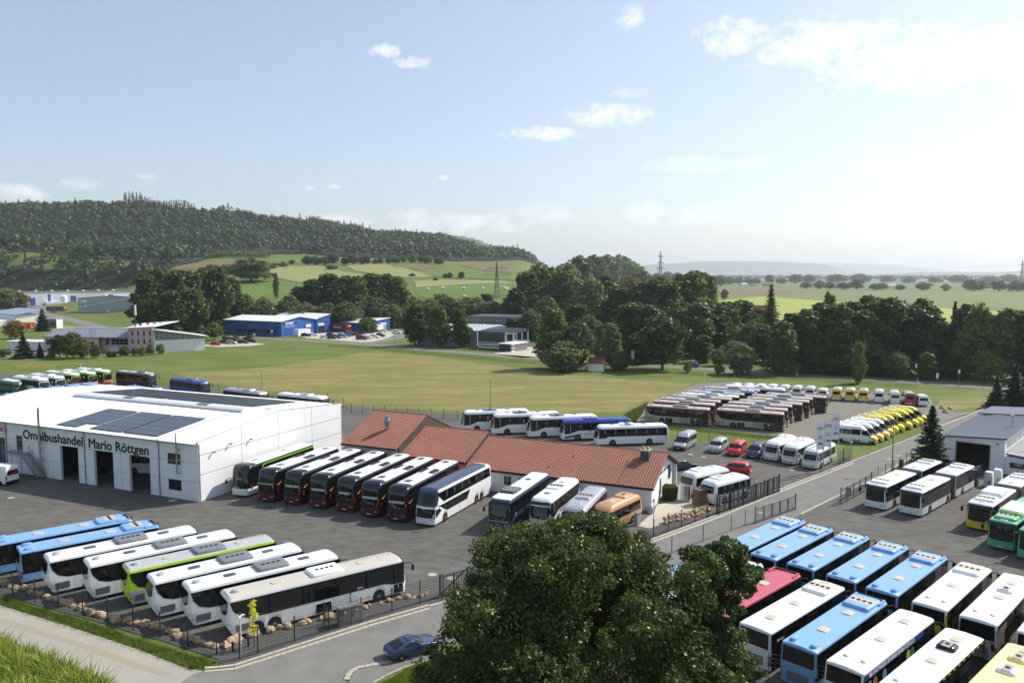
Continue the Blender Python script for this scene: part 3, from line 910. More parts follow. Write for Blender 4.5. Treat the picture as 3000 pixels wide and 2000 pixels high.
for k in range(32):
 t0, t1 = 2 * math.pi * k / 32, 2 * math.pi * (k + 1) / 32
 q = lambda t, s: (-37.4 + 1.6 * s * math.cos(t), -.06, 5.9 + .75 * s * math.sin(t))
 mb.add([q(t0, 1), q(t1, 1), q(t1, .92), q(t0, .92)], [(0, 1, 2, 3)])
mb.build('emblem_ring', M_redl, HALL)
for v, z in ((5.0, 6.1), (8.6, 6.0), (2.2, 5.6)):
 mb = MB().box(0.05, .35, v, v + .12, z, z + .1).box(.2, .5, v - .05, v + .17, z + .05, z + .2)
 mb.build('wall_lamp', M_gtrim, HALL, weld=False)
# on the workshop floor, seen through the gates
for x, y, w, h, c in ((-24.4, 3.2, 1.1, .9, (96, 84, 66)), (-22.6, 4.5, .8, 1.2, (60, 66, 74)), (-10.4, 3.0, 1.2, 1.0, (40, 42, 46))):
 t = thing('workbench', {-24.4: 'cluttered low workbench just inside the leftmost of the three open gates', -22.6: 'tall dark tool cabinet deep inside the leftmost open gate', -10.4: 'dark machine on the floor inside the gate nearest the hall corner'}[x], 'workbench', HALL.matrix_basis @ Vector((x, y, .03)), R(-24))
 m = mat('bench_%d' % int(-x), c, .7)
 MB().box(-w / 2, w / 2, -.35, .35, h - .08, h).build('top', m, t)
 for sx in (-1, 1):
  MB().box(sx * (w / 2 - .1) - .05, sx * (w / 2 - .1) + .05, -.3, .3, 0, h - .08).build('leg', M_black, t)
 MB().box(-w / 2 + .1, w / 2 - .1, -.25, .25, h, h + .35).build('tools', M_anth, t)

# ---------------------------------------------------------------- the long office with its clay tile roof
OFF = thing('tiled_office', 'long low white office with stepped clay tile roofs behind the double deck coaches', 'building', (16.54, 88.74, 0), R(-24.7))
M_tile = mat('clay_tile', (148, 98, 80), 0.8, var=0.22, scale=0.9, detail=6, var2=0.18, scale2=0.25, coords='Object')
M_tile2 = mat('ridge_tile', (112, 68, 58), 0.8, var=0.15)
M_timber = mat('brown_cladding', (78, 70, 62), 0.8, var=0.15)
SEGS = [(-24.8, 0.0, 2.86, 5.52, 6.8, 13.5, 0.0), (-34.8, -24.8, 3.45, 6.12, 6.8, 13.6, 0.0), (-43.6, -34.6, 4.45, 7.66, 6.85, 14.7, -1.0)]
rects = []

def tile_shape(w, l):
 """one interlocking tile: a roll along its left side, a thick lower edge"""
 prof = [(0, .0), (.22, .075), (.5, .085), (.74, .02), (1.0, .008)]
 vs = []
 for y, dz in ((0, .045), (l, .0)):
  vs += [(f * w, y, h + dz) for f, h in prof]
 n = len(prof)
 vs += [(f * w, 0, h + .045 - .05) for f, h in prof]
 fs = [(i, i + 1, n + i + 1, n + i) for i in range(n - 1)] + [(2 * n + i, 2 * n + i + 1, i + 1, i) for i in range(n - 1)]
 return vs, fs

TW, TL = 0.335, 0.36
for si, (xa, xb, ze, zr, vr, vb, va) in enumerate(SEGS):
 # walls
 wz = ze - 0.15
 wa = va + 0.45
 wops = [(-19.35, -18.35, 1.05, 2.17), (-17.3, -16.3, 1.05, 2.17), (-14.2, -13.2, 1.05, 2.17)] if si == 0 else []
 place(wall_mesh(MB(), xa + .05, xb - .3, 0, wz + .1, .3, wops).build('wall', M_wall, OFF, weld=False), 0, wa if si else 0.02, 0)
 for o_ in wops:
  window(OFF, o_[0], o_[1], o_[2], o_[3], y=.12, sill=M_wall)
 place(wall_mesh(MB(), xa + .05, xb - .3, 0, wz + .1, .3).build('wall', M_wall, OFF, weld=False), 0, vb - .8, 0)
 gtop = [(wa, wz + .1), (vr, zr - .2), (vb - .5, wz + .1)]
 gx = -0.75 if si == 0 else xb - .05
 gops = [(5.6, 6.4, 0.4, 2.45), (9.9, 11.4, 1.2, 3.0)] if si == 0 else []
 gm = MB()
 wall_mesh(gm, wa, vb - .5, 0, gtop, .25, gops)
 place(gm.build('gable_wall', M_wall if si == 0 else M_timber, OFF, weld=False), gx, 0, 0, R(90))
 if si:
  for k in range(30):
   v_ = wa + .2 + (vb - .7 - wa) * k / 30
   zt = wz + .1 + (zr - .3 - wz) * (1 - abs(v_ - vr) / (vr - wa)) if v_ < vr else wz + .1 + (zr - .3 - wz) * (1 - (v_ - vr) / (vb - .5 - vr))
   MB().box(gx - .0, gx + .03, v_, v_ + .05, max(1.0, zt - 2.6), zt).build('batten', M_timber, OFF)
 if si == 0:
  window(OFF, 9.9, 11.4, 1.2, 3.0, y=.1, rz=R(90), at=(gx, 0))
  MB().box(gx - .1, gx - .04, 5.6, 6.4, .4, 2.45).build('door', M_anth, OFF)
  place(wall_mesh(MB(), 0, 4.2, 0, [(0, wz), (4.2, wz + 1.55)], .18).build('wing_wall', M_wall, OFF, weld=False), -.5, .03, 0, R(90))
 # roof deck, soffit, bargeboards
 th = .1
 rf = MB()
 rf.add([(xa, va - .25, ze - .1), (xb, va - .25, ze - .1), (xb, vr, zr), (xa, vr, zr), (xb, vb, ze - .02), (xa, vb, ze - .02)], [(0, 1, 2, 3), (3, 2, 4, 5)])
 rf.add([(xa, va - .25, ze - .1 - th), (xb, va - .25, ze - .1 - th), (xb, vr, zr - th), (xa, vr, zr - th), (xb, vb, ze - .02 - th), (xa, vb, ze - .02 - th)], [(3, 2, 1, 0), (5, 4, 2, 3)])
 for x in (xa, xb):
  rf.add([(x, va - .25, ze - .1 - th), (x, va - .25, ze - .1), (x, vr, zr), (x, vr, zr - th), (x, vb, ze - .02), (x, vb, ze - .02 - th)], [(0, 1, 2, 3), (3, 2, 4, 5)])
 roof = rf.build('roof', M_tile2, OFF, weld=False)
 MB().box(xa, xb, va - .42, va - .27, ze - .28, ze - .12).build('gutter', M_black, roof)
 # tiles
 sl = math.atan2(zr - ze + .1, vr - va + .25)
 run = math.hypot(zr - ze + .1, vr - va + .25)
 nv = int(run / TL)
 nx = int((xb - xa) / TW)
 tlen = run / nv
 tw = (xb - xa) / nx
 vs, fs = tile_shape(tw, tlen + .04)
 single = MB().add(vs, fs).mesh('roof_tile', M_tile, weld=False)
 many = MB()
 nmax = 300 if si == 0 else 0
 cnt = 0
 ca, sa = math.cos(sl), math.sin(sl)
 for k in range(nv):
  for i in range(nx - 1, -1, -1):
   ox = xa + i * tw
   oy = va - .25 + k * tlen * ca
   oz = ze - .1 + k * tlen * sa + .012
   if cnt < nmax and i >= nx - 30:
    o = obj('roof_tile', single, roof)
    o.location = (ox, oy, oz + random.uniform(0, .006))
    o.rotation_euler = (sl, 0, random.uniform(-.012, .012))
    cnt += 1
   else:
    j = random.uniform(0, .008)
    many.add([(ox + p[0], oy + p[1] * ca - p[2] * sa, oz + j + p[1] * sa + p[2] * ca) for p in vs], fs)
 tag(many.build('roof_tiles', M_tile, roof, weld=False), kind='stuff')
 # back slope: rolls seen edge-on only
 bs = MB()
 for i in range(nx):
  x0_ = xa + i * tw
  for (ya, za, yb, zb) in ((vr, zr + .02, vb, ze),):
   bs.add([(x0_ + f * tw, ya, za + h) for f, h in ((0, 0), (.3, .06), (.6, .05), (1, .0))] + [(x0_ + f * tw, yb, zb + h) for f, h in ((0, 0), (.3, .06), (.6, .05), (1, .0))], [(q, q + 1, q + 5, q + 4) for q in range(3)])
 tag(bs.build('roof_tiles', M_tile, roof, weld=False), kind='stuff')
 nrt = int((xb - xa) / .4)
 rm = MB()
 pr = [(-.16, -.06), (-.11, .06), (0, .1), (.11, .06), (.16, -.06)]
 w_ = (xb - xa) / nrt
 rm.add([(0, y, z) for y, z in pr] + [(w_ * 1.04, y, z * .92) for y, z in pr], [(q, q + 1, q + 6, q + 5) for q in range(4)])
 rme = rm.mesh('ridge_tile', M_tile2, smooth=60)
 for i in range(nrt):
  obj('ridge_tile', rme, roof, (xa + i * w_, vr, zr + .05))
# chimney, flue, vents, ladder
mb = MB().box(-3.0, -1.95, 4.7, 5.75, 4.2, 5.95)
mb.build('chimney', M_anth, OFF)
MB().box(-3.08, -1.87, 4.62, 5.83, 5.95, 6.1).build('chimney_cap', M_kerb, OFF)
for x in (-2.75, -2.2):
 MB().lathe([(.17, 6.1), (.2, 6.25), (.14, 6.3), (.19, 6.38), (.1, 6.48)], (x, 5.2, 0), n=10).build('chimney_pot', mat('buff_clay', (176, 150, 116), .8), OFF, smooth=40)
mb = MB().lathe([(.26, 4.9), (.26, 6.6), (.33, 6.62), (.5, 7.15), (.5, 7.3), (.3, 7.75), (.34, 7.8), (.34, 7.95), (.1, 7.97)], (-38.6, 2.6, 0), n=16)
mb.build('ventilation_flue', mat('zinc', (132, 140, 152), .4, metal=.6), OFF, smooth=40)
MB().box(-39.1, -38.1, 2.2, 3.2, 5.62, 5.75).build('flue_flashing', M_steel, OFF)
for x, v in ((-11.5, 4.0), (-13.8, 1.4), (-10.6, 1.2)):
 z = 2.76 + (5.52 - 2.76) * (v + .25) / 7.05
 MB().tube((x, v, z), (x, v, z + .35), .07).build('vent_pipe', M_tile2, OFF, smooth=40)
lad = MB()
for x in (-4.55, -4.2):
 lad.tube((x, 0, 2.98), (x, 4.6, 4.78), .02, n=5)
for k in range(16):
 lad.tube((-4.55, .15 + k * .29, 3.03 + k * .1135), (-4.2, .15 + k * .29, 3.03 + k * .1135), .015, n=5)
lad.build('roof_ladder', M_tile2, OFF, weld=False)
lettering('Omnibushandel Mario Röttgen', .62, M_ltr, (-.74, 7.4, 3.1), (0, 1, 0), (0, 0, 1), OFF, width=.9)
lettering('OMR', .75, M_redl, (-.74, 7.0, 4.15), (0, 1, 0), (0, 0, 1), OFF)
mb = MB()
for k in range(28):
 t0, t1 = 2 * math.pi * k / 28, 2 * math.pi * (k + 1) / 28
 q = lambda t, s: (-.735, 7.0 + 1.2 * s * math.cos(t), 4.15 + .55 * s * math.sin(t))
 mb.add([q(t0, 1), q(t1, 1), q(t1, .93), q(t0, .93)], [(0, 1, 2, 3)])
mb.build('emblem_ring', M_redl, OFF)

# ---------------------------------------------------------------- grey roofed workshop with an open gate, right
WS = thing('grey_workshop', 'white workshop with grey sheet roof and a tall open gate beside the spruce', 'workshop', (63.75, 110.13, 0), R(-43.0))
place(wall_mesh(MB(), -1.7, 6.0, 0, [(-1.7, 4.35), (6.0, 4.9)], .25, [(0, 4.25, 0, 3.78)]).build('wall', M_wall, WS, weld=False), 0, 0, 0)
mb = MB().box(-.1, .02, -.06, .3, 0, 3.9).box(4.23, 4.35, -.06, .3, 0, 3.9).box(.02, 4.23, -.06, .3, 3.76, 3.9)
mb.build('gate_frame', mat('gate_frame_grey', (168, 166, 160), .6), WS, weld=False)
place(wall_mesh(MB(), 0, 30, 0, 4.3, .25).build('wall', M_wall, WS, weld=False), -1.45, .25, 0, R(90))
place(wall_mesh(MB(), 0, 30, 0, 4.8, .25, [(.8 + 3.6 * k, 4.2 + 3.6 * k, 3.2, 4.4) for k in range(8)]).build('wall', M_wall, WS, weld=False), 6.0, .25, 0, R(90))
for k in range(8):
 window(WS, .8 + 3.6 * k, 4.2 + 3.6 * k, 3.2, 4.4, y=.0, rz=R(90), at=(6.0, .25), frame=M_wframe, nx=4, glass=mat('pale_glazing', (150, 164, 158), .25))
MB().box(-1.4, 5.7, .3, 30, .01, .03).build('floor', M_cfloor, WS)
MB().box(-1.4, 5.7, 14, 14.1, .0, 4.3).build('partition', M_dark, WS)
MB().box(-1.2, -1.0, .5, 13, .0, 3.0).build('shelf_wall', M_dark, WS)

def monopitch(xa, xb, za, zb, ya, yb, m, parent, seam=.5, th=.16, edge=None):
 mb = MB()
 mb.add([(xa, ya, za), (xb, ya, zb), (xb, yb, zb), (xa, yb, za), (xa, ya, za - th), (xb, ya, zb - th), (xb, yb, zb - th), (xa, yb, za - th)],
   [(0, 1, 2, 3), (7, 6, 5, 4), (0, 4, 5, 1), (1, 5, 6, 2), (2, 6, 7, 3), (3, 7, 4, 0)])
 n = int((yb - ya) / seam)
 d = Vector((xb - xa, 0, zb - za))
 for k in range(1, n):
  y = ya + (yb - ya) * k / n
  mb.obox((xa, y - .015, za), d, (0, .03, 0), (0, 0, .035))
 r = mb.build('roof', m, parent, weld=False)
 e = MB().obox((xa - .04, ya - .06, za - th - .03), d + Vector((.08, 0, 0)), (0, .05, 0), (0, 0, th + .05))
 e.build('fascia', edge or M_anth, r)
 return r

monopitch(-1.95, 6.25, 4.45, 5.05, -.25, 22.0, M_groof, WS)
monopitch(-1.95, 6.25, 4.75, 5.35, 22.05, 31.0, mat('pale_sheet_roof', (150, 156, 166), .5), WS)
place(wall_mesh(MB(), 6.02, 14.0, 0, [(6.02, 2.5), (14, 2.1)], .25, [(6.6, 9.2, .95, 1.75)]).build('annex_wall', M_wall, WS, weld=False), 0, .3, 0)
window(WS, 6.6, 9.2, .95, 1.75, y=.4, nx=3)
monopitch(6.28, 14.5, 2.95, 2.35, 0.0, 26, mat('annex_roof', (176, 176, 178), .6, var=.1), WS, seam=.45)
MB().tube((8.2, 5.0, 2.7), (8.2, 5.0, 6.1), .1, n=10).tube((8.2, 5.0, 6.1), (8.2, 5.0, 6.3), .13, n=10).build('flue_pipe', M_inox, WS, smooth=40)
MB().tube((4.8, 11.0, 4.9), (4.8, 11.0, 6.6), .13, n=10).tube((4.8, 11.0, 6.6), (4.8, 11.0, 6.7), .3, n=10).build('flue_pipe', M_inox, WS, smooth=40)
MB().box(5.0, 5.3, -.3, -.02, 4.0, 4.2).build('wall_lamp', M_gtrim, WS)

# ================================================================ buildings across the meadow
M_blueL = mat('blue_cladding', (46, 96, 170), .45, var=.04, scale=.4)
M_pink = mat('pink_render', (212, 172, 172), .85, var=.05)
M_lgrey = mat('light_grey_cladding', (158, 166, 168), .5, var=.05, scale=.3)
M_mgrey = mat('mid_grey_cladding', (118, 124, 130), .55, var=.08, scale=.6)
M_dgrey = mat('dark_grey_cladding', (52, 56, 60), .55, var=.08)

def ribbed(parent, name, x0, x1, y, z0, ztop, m, step=1.0, rz=0.0, ops=(), t=.2):
 """cladding wall on y facing -y with standing ribs, as one wall part"""
 mb = MB()
 wall_mesh(mb, x0, x1, z0, ztop, t, ops)
 tp = ztop if isinstance(ztop, (list, tuple)) else [(x0, ztop), (x1, ztop)]
 x = x0 + step
 while x < x1 - .1:
  zt = next((za + (zb - za) * (x - a) / (b - a) for (a, za), (b, zb) in zip(tp[:-1], tp[1:]) if a <= x <= b), tp[-1][1])
  if not any(o[0] - .1 < x < o[1] + .1 for o in ops):
   mb.box(x - .03, x + .03, -.04, .0, z0, zt - .05)
  x += step
 o = mb.build(name, m, parent, weld=False)
 o.location = (0, y, 0)
 return o

def side(o, x, y, deg):
 o.location = (x, y, 0)
 o.rotation_euler = (0, 0, R(deg))
 return o

def gable_roof(parent, x0, x1, y0, y1, ze, zr, yr, m, ov=.3, th=.15, along='x', ze2=None):
 ze2 = ze if ze2 is None else ze2
 mb = MB()
 a = [(x0 - ov, y0 - ov, ze), (x1 + ov, y0 - ov, ze), (x1 + ov, yr, zr), (x0 - ov, yr, zr), (x1 + ov, y1 + ov, ze2), (x0 - ov, y1 + ov, ze2)]
 mb.add(a, [(0, 1, 2, 3), (3, 2, 4, 5)])
 mb.add([(x, y, z - th) for x, y, z in a], [(3, 2, 1, 0), (5, 4, 2, 3)])
 for i, j in ((0, 1), (4, 5)):
  p, q = a[i], a[j]
  mb.add([p, q, (q[0], q[1], q[2] - th), (p[0], p[1], p[2] - th)], [(0, 1, 2, 3)])
 for k in ((0, 3), (3, 5), (1, 2), (2, 4)):
  p, q = a[k[0]], a[k[1]]
  mb.add([p, q, (q[0], q[1], q[2] - th), (p[0], p[1], p[2] - th)], [(0, 1, 2, 3)])
 return mb.build('roof', m, parent, weld=False)

# blue metalworking shop
BL = thing('blue_workshop', 'blue metal workshop with white roofs lettered REIMEY across the meadow', 'building', (-102.94, 346.66, 0), R(-28.2))
ops = [(-36 + 13.5 + k * 5.6, -36 + 15.4 + k * 5.6, 4.65, 5.95) for k in range(4)] + [(-34.8, -31.0, 4.65, 5.95), (-34.5, -32.6, .9, 2.6)]
band = [(-28.0 + k * 3.2, -25.2 + k * 3.2, 1.0, 2.7) for k in range(8)]
ribbed(BL, 'wall', -36, 0, 0, 0, 6.75, M_blueL, 1.1, ops=ops + band)
for o_ in ops:
 window(BL, *o_, y=.05, frame=M_wframe, nx=2)
for o_ in band:
 window(BL, *o_, y=.05, nx=2)
w = ribbed(BL, 'wall', 0, 23, 0, 0, [(0, 6.75), (11.6, 8.5), (23, 6.75)], M_blueL, 1.1, ops=[(15.6, 19.0, 0, 4.65), (1.0, 1.9, 4.6, 6.2), (8.4, 10.2, 4.8, 6.4)])
side(w, 0, 0, 92)
window(BL, 1.0, 1.9, 4.6, 6.2, y=.05, rz=R(92), at=(0, 0), frame=M_wframe)
window(BL, 8.4, 10.2, 4.8, 6.4, y=.05, rz=R(92), at=(0, 0), frame=M_wframe, nx=2)
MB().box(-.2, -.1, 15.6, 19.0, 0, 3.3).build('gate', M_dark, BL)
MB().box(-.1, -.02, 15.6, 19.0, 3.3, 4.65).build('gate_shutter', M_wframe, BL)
MB().box(-36, -35.8, .1, 23, 0, 6.6).build('wall', M_blueL, BL)
MB().box(-36, 0, 22.8, 23, 0, 6.6).build('wall', M_blueL, BL)
gable_roof(BL, -36, 0, 0, 23, 6.75, 8.55, 11.5, M_wroof, .35)
lettering('REIMEY', 2.0, M_wframe, (.1, 5.2, 5.6), (0, 1, 0), (0, 0, 1), BL, offset=.02, shear=.15, width=.85)
lettering('Metalltechnik GmbH', .7, M_wframe, (.1, 5.2, 4.2), (0, 1, 0), (0, 0, 1), BL, offset=.01)
# second and third volumes of the same works
for k, (x, y, rz, L_, D_, za, zb, lab) in enumerate([(-93.51, 367.49, 52.0, 9.4, 34, 6.6, 8.8, 'taller blue hall volume with raised shutter, joined behind the lettered workshop'), (-71.5, 373.7, 57.0, 19.0, 17.0, 4.5, 6.1, 'low blue hall with long window strip at the far end of the blue works')]):
 t = thing('blue_hall', lab, 'building', (x, y, 0), R(rz))
 gx = (2.4, 6.0, 0, 4.7) if k == 0 else (12.0, 16.5, 0, 4.0)
 o2 = [gx] + ([(1.5, 11, 1.9, 3.3)] if k else [])
 ribbed(t, 'wall', 0, L_, 0, 0, [(0, za), (L_, zb)], M_blueL if k == 0 else M_blueL, 1.1, ops=o2)
 MB().box(gx[0], gx[1], .1, .16, 0, gx[3] * .72).build('gate', M_dark if k == 0 else M_lgrey, t)
 MB().box(gx[0], gx[1], .03, .1, gx[3] * .72, gx[3]).build('gate_shutter', M_wframe, t)
 if k:
  window(t, 1.5, 11, 1.9, 3.3, y=.05, frame=M_wframe, nx=8, glass=mat('pale_glazing', (150, 164, 158), .25))
 w = ribbed(t, 'wall', 0, D_, 0, 0, za - .05, M_blueL, 1.1)
 side(w, .0, D_ + .1, -90)
 w = ribbed(t, 'wall', 0, D_, 0, 0, zb - .05, M_blueL, 1.1)
 side(w, L_, .1, 90)
 mb = MB()
 v = [(-.3, -.4, za + .03), (L_ + .3, -.4, zb + .06), (L_ + .3, D_, zb + .06), (-.3, D_, za + .03)]
 mb.add(v + [(a, b, c - .2) for a, b, c in v], [(0, 1, 2, 3), (7, 6, 5, 4), (0, 4, 5, 1), (1, 5, 6, 2), (2, 6, 7, 3), (3, 7, 4, 0)])
 mb.build('roof', M_wroof, t)
for x, y, lab in ((-95.5, 353.2, 'white box container in front of the lettered blue workshop'), (-66.5, 379.5, 'white site cabin between parked cars before the low blue hall')):
 c = thing('white_container', lab, 'container', (x, y, 0), R(62))
 MB().box(-4, 4, -1.5, 1.5, .1, 2.9).build('body', M_panel, c)
 MB().box(-4.05, 4.05, -1.55, 1.55, 2.9, 3.0).build('roof', M_wroof, c)
 for dx in (-2, 0, 2):
  MB().box(dx - .03, dx + .03, -1.54, -1.5, .2, 2.8).build('seam', M_lgrey, c)

# grey works in the middle
GH = thing('grey_hall', 'grey clad hall with pale roof behind three poplars on the road', 'building', (-13.26, 294.29, 0), R(-24.1))
ribbed(GH, 'wall', -26.3, 0, 0, 0, 6.4, M_mgrey, 1.2)
w = ribbed(GH, 'wall', 0, 36, 0, 0, 6.4, M_lgrey, 1.2)
side(w, 0, 0, 90)
MB().box(-26.3, -26.1, .1, 36, 0, 6.3).build('wall', M_mgrey, GH)
rg = gable_roof(GH, -26.3, 0, 0, 36, 6.45, 7.2, 18, mat('pale_metal_roof', (188, 194, 200), .35, metal=.3), .2)
for k in range(4):
 mb = MB()
 pr = [(9 + 3 * k - .9 * math.cos(math.pi * i / 6), 6.75 + .125 * k + .55 * math.sin(math.pi * i / 6)) for i in range(7)]
 mb.add([(-20, y, z) for y, z in pr] + [(-6, y, z) for y, z in pr], [(i, i + 1, 8 + i, 7 + i) for i in range(6)] + [tuple(range(7)), tuple(range(13, 6, -1))])
 mb.build('skylight', M_poly, rg, smooth=40)
GO = thing('dark_office', 'dark grey two storey office cube with striped ground floor beside the road', 'building', (-2.6, 283.1, 0), R(-33.0))
ribbed(GO, 'upper_wall', -12, 0, 0, 2.7, 6.4, M_dgrey, .6, ops=[(-8.5, -7.2, 3.0, 5.6), (-4.2, -2.9, 3.0, 5.6)])
window(GO, -8.5, -7.2, 3.0, 5.6, y=.05)
window(GO, -4.2, -2.9, 3.0, 5.6, y=.05)
w = ribbed(GO, 'upper_wall', 0, 17.5, 0, 2.7, 6.4, M_mgrey, .6, ops=[(1.5, 5.5, 3.0, 5.8), (7.0, 8.0, 3.6, 5.4), (8.8, 12.0, 3.0, 5.8), (13.0, 16.3, 3.0, 5.8)])
side(w, 0, 0, 92)
for a, b, c, d in ((1.5, 5.5, 3.0, 5.8), (7.0, 8.0, 3.6, 5.4), (8.8, 12.0, 3.0, 5.8), (13.0, 16.3, 3.0, 5.8)):
 window(GO, a, b, c, d, y=.05, rz=R(92), at=(0, 0), nx=2)
for k in range(5):
 MB().box(-12, 0, .0, .2, .02 + k * .52, .5 + k * .52).build('plinth_band', M_wframe if k % 2 else M_dgrey, GO)
MB().box(-12.2, .4, -.35, .2, 2.56, 2.75).build('ledge', M_wframe, GO)
MB().box(-.2, 0, .2, 17.5, 0, 2.7).build('wall', M_mgrey, GO)
MB().box(-12, 0, 0, 17.5, 6.4, 6.55).build('roof', M_dgrey, GO)
for k in range(9):
 mb = MB().add([(-11.2, 1 + k * 1.75, 6.6), (-.8, 1 + k * 1.75, 6.6), (-.8, 2.1 + k * 1.75, 7.15), (-11.2, 2.1 + k * 1.75, 7.15), (-11.2, 1.05 + k * 1.75, 6.56), (-.8, 1.05 + k * 1.75, 6.56), (-.8, 2.15 + k * 1.75, 7.1), (-11.2, 2.15 + k * 1.75, 7.1)], [(0, 1, 2, 3), (7, 6, 5, 4), (0, 4, 5, 1), (2, 6, 7, 3), (1, 5, 6, 2), (0, 3, 7, 4)])
 mb.build('solar_row', M_solar, GO, weld=False)
MB().box(-1.0, 5.2, -3.2, 7.5, 2.55, 2.95).build('canopy', M_wframe, GO)
MB().box(-.6, 4.9, -2.9, -2.7, 0, 2.55).build('entrance_glazing', M_glass, GO)
for k in range(5):
 MB().box(4.4, 5.0, -3.0, -1.0, .02 + k * .52, .5 + k * .52).build('pillar_band', M_wframe if k % 2 == 0 else M_dgrey, GO)
MB().box(4.5, 4.9, -1.0, 7.2, 0, 2.5).build('wall', M_mgrey, GO)
GB = thing('high_bay_hall', 'tall grey hall with strip windows rising behind the grey works', 'building', (13.3, 330.0, 0), R(-20.0))
bo = [(-34 + k * 3.5, -31.2 + k * 3.5, 6.3, 7.5) for k in range(4)] + [(-4.5, -1.7, 6.3, 7.5), (2.0, 4.8, 6.3, 7.5)]
ribbed(GB, 'wall', -36, 14, 0, 5.2, 9.2, M_mgrey, 1.0, ops=bo)
MB().box(-36, 14, .03, .2, 0, 5.2).build('wall', M_wall, GB)
for o_ in bo:
 window(GB, *o_, y=.05, frame=M_wframe, nx=4)
MB().box(-36, 14, .2, 20, 0, 9.0).build('body', M_mgrey, GB)
MB().box(-36.3, 14.3, -.3, 20.2, 9.2, 9.45).build('roof', M_dgrey, GB)
t = thing('white_annex', 'small white flat roofed shed right of the tall willow in the works yard', 'building', (30.0, 296.0, 0), R(-15))
MB().box(-5, 5, 0, 6, 0, 3.6).build('wall', M_lgrey, t)
MB().box(-5.3, 5.3, -.4, 6.3, 3.6, 3.95).build('roof', M_wroof, t)
MB().box(-2, 0, -.03, 0, 0, 2.4).build('door', M_wframe, t)

# pink technology centre
PK = thing('pink_centre', 'pink rendered building with grey roofs and arched gable window on the left meadow', 'building', (-168.97, 280.39, 0), R(-6.2))
po = [(.6, 3.4, 2.2, 4.4), (11.5, 15.0, 1.6, 3.6), (17.6, 19.2, 1.6, 3.6)]
place(wall_mesh(MB(), 0, 21, 0, 5.0, .25, po).build('wall', M_pink, PK, weld=False), 0, 0, 0)
for o_ in po:
 window(PK, *o_, y=.08, frame=M_wframe, nx=2 if o_[1] - o_[0] > 2 else 1, nz=2)
mb = MB()
wall_mesh(mb, 0, 16, 0, [(0, 5.3), (8, 7.6), (16, 5.3)], .25, [(5.5, 10.5, 3.2, 5.9)])
w = side(mb.build('gable_wall', M_lgrey, PK, weld=False), 0, 16, -90)
window(PK, 5.5, 10.5, 3.2, 5.9, y=.08, rz=R(-90), at=(0, 16), frame=M_wframe, nx=5, nz=2)
MB().box(.3, 32.9, 1.9, 15.7, 0, 5.2).build('core', M_pink, PK)
rp = gable_roof(PK, 0, 33, 0, 16, 5.3, 7.7, 8, M_groof, .5)
mb = MB().box(6, 30, 8.4, 9.8, 7.5, 8.1)
mb.build('rooflight', M_poly, rp)
for k in range(3):
 MB().tube((16.5 + 1.1 * k, 2, 5.6), (16.5 + 1.1 * k, 2, 8.0 - .5 * k), .12).build('flue_pipe', M_steel, PK)
place(wall_mesh(MB(), 21, 33, 0, 5.0, .25, [(22.3, 24.0, 2.4, 4.6), (24.6, 31.0, 2.4, 4.6), (24, 28, 0, 1.6)]).build('wall', M_pink, PK, weld=False), 0, 1.6, 0)
window(PK, 22.3, 24.0, 2.4, 4.6, y=1.7, frame=M_wframe, nz=2)
window(PK, 24.6, 31.0, 2.4, 4.6, y=1.7, frame=M_wframe, nx=4, nz=2)
MB().box(24, 28, 1.75, 1.85, 0, 1.6).build('garage_door', M_wframe, PK)
tw_o = [(1.0 + 2.2 * k, 1.9 + 2.2 * k, z, z + 1.7) for k in range(4) for z in (3.0, 6.0)]
place(wall_mesh(MB(), 33, 42.5, 0, [(33, 8.5), (42.5, 9.2)], .25, [(33 + a, 33 + b, c, d) for a, b, c, d in tw_o] + [(36, 38.4, 0, 2.3)]).build('wall', M_pink, PK, weld=False), 0, -1.0, 0)
for a, b, c, d in tw_o:
 window(PK, 33 + a, 33 + b, c, d, y=-.92, frame=M_wframe, nz=2)
 if d < 6:
  MB().box(33 + a, 33 + b, -1.04, -1.0, d, d + 1.3).build('grey_spandrel', M_lgrey, PK)
MB().box(36, 38.4, -.9, -.8, 0, 2.3).build('door', M_wframe, PK)
MB().box(33, 42.5, -1.06, -1.0, 0, 1.9 * .4).build('plinth', M_mgrey, PK)
side(wall_mesh(MB(), 0, 14, 0, 8.6, .25).build('wall', M_lgrey, PK, weld=False), 33.2, 13, -90)
mb = MB().add([(32, -1.6, 8.7), (43.2, -1.6, 9.4), (43.2, 15, 10.4), (28, 15, 9.4), (32, -1.6, 8.5), (43.2, -1.6, 9.2), (43.2, 15, 10.2), (28, 15, 9.2)], [(0, 1, 2, 3), (7, 6, 5, 4), (0, 4, 5, 1), (1, 5, 6, 2), (2, 6, 7, 3), (3, 7, 4, 0)])
rp2 = mb.build('roof', M_wroof, PK)
for x, y in ((35, 8), (37, 9), (39, 9.6), (34, 5)):
 MB().lathe([(.5, 9.2), (.5, 9.9), (.3, 10.05)], (x, y, 0), n=10).build('roof_dome', M_dgrey, rp2, smooth=40)
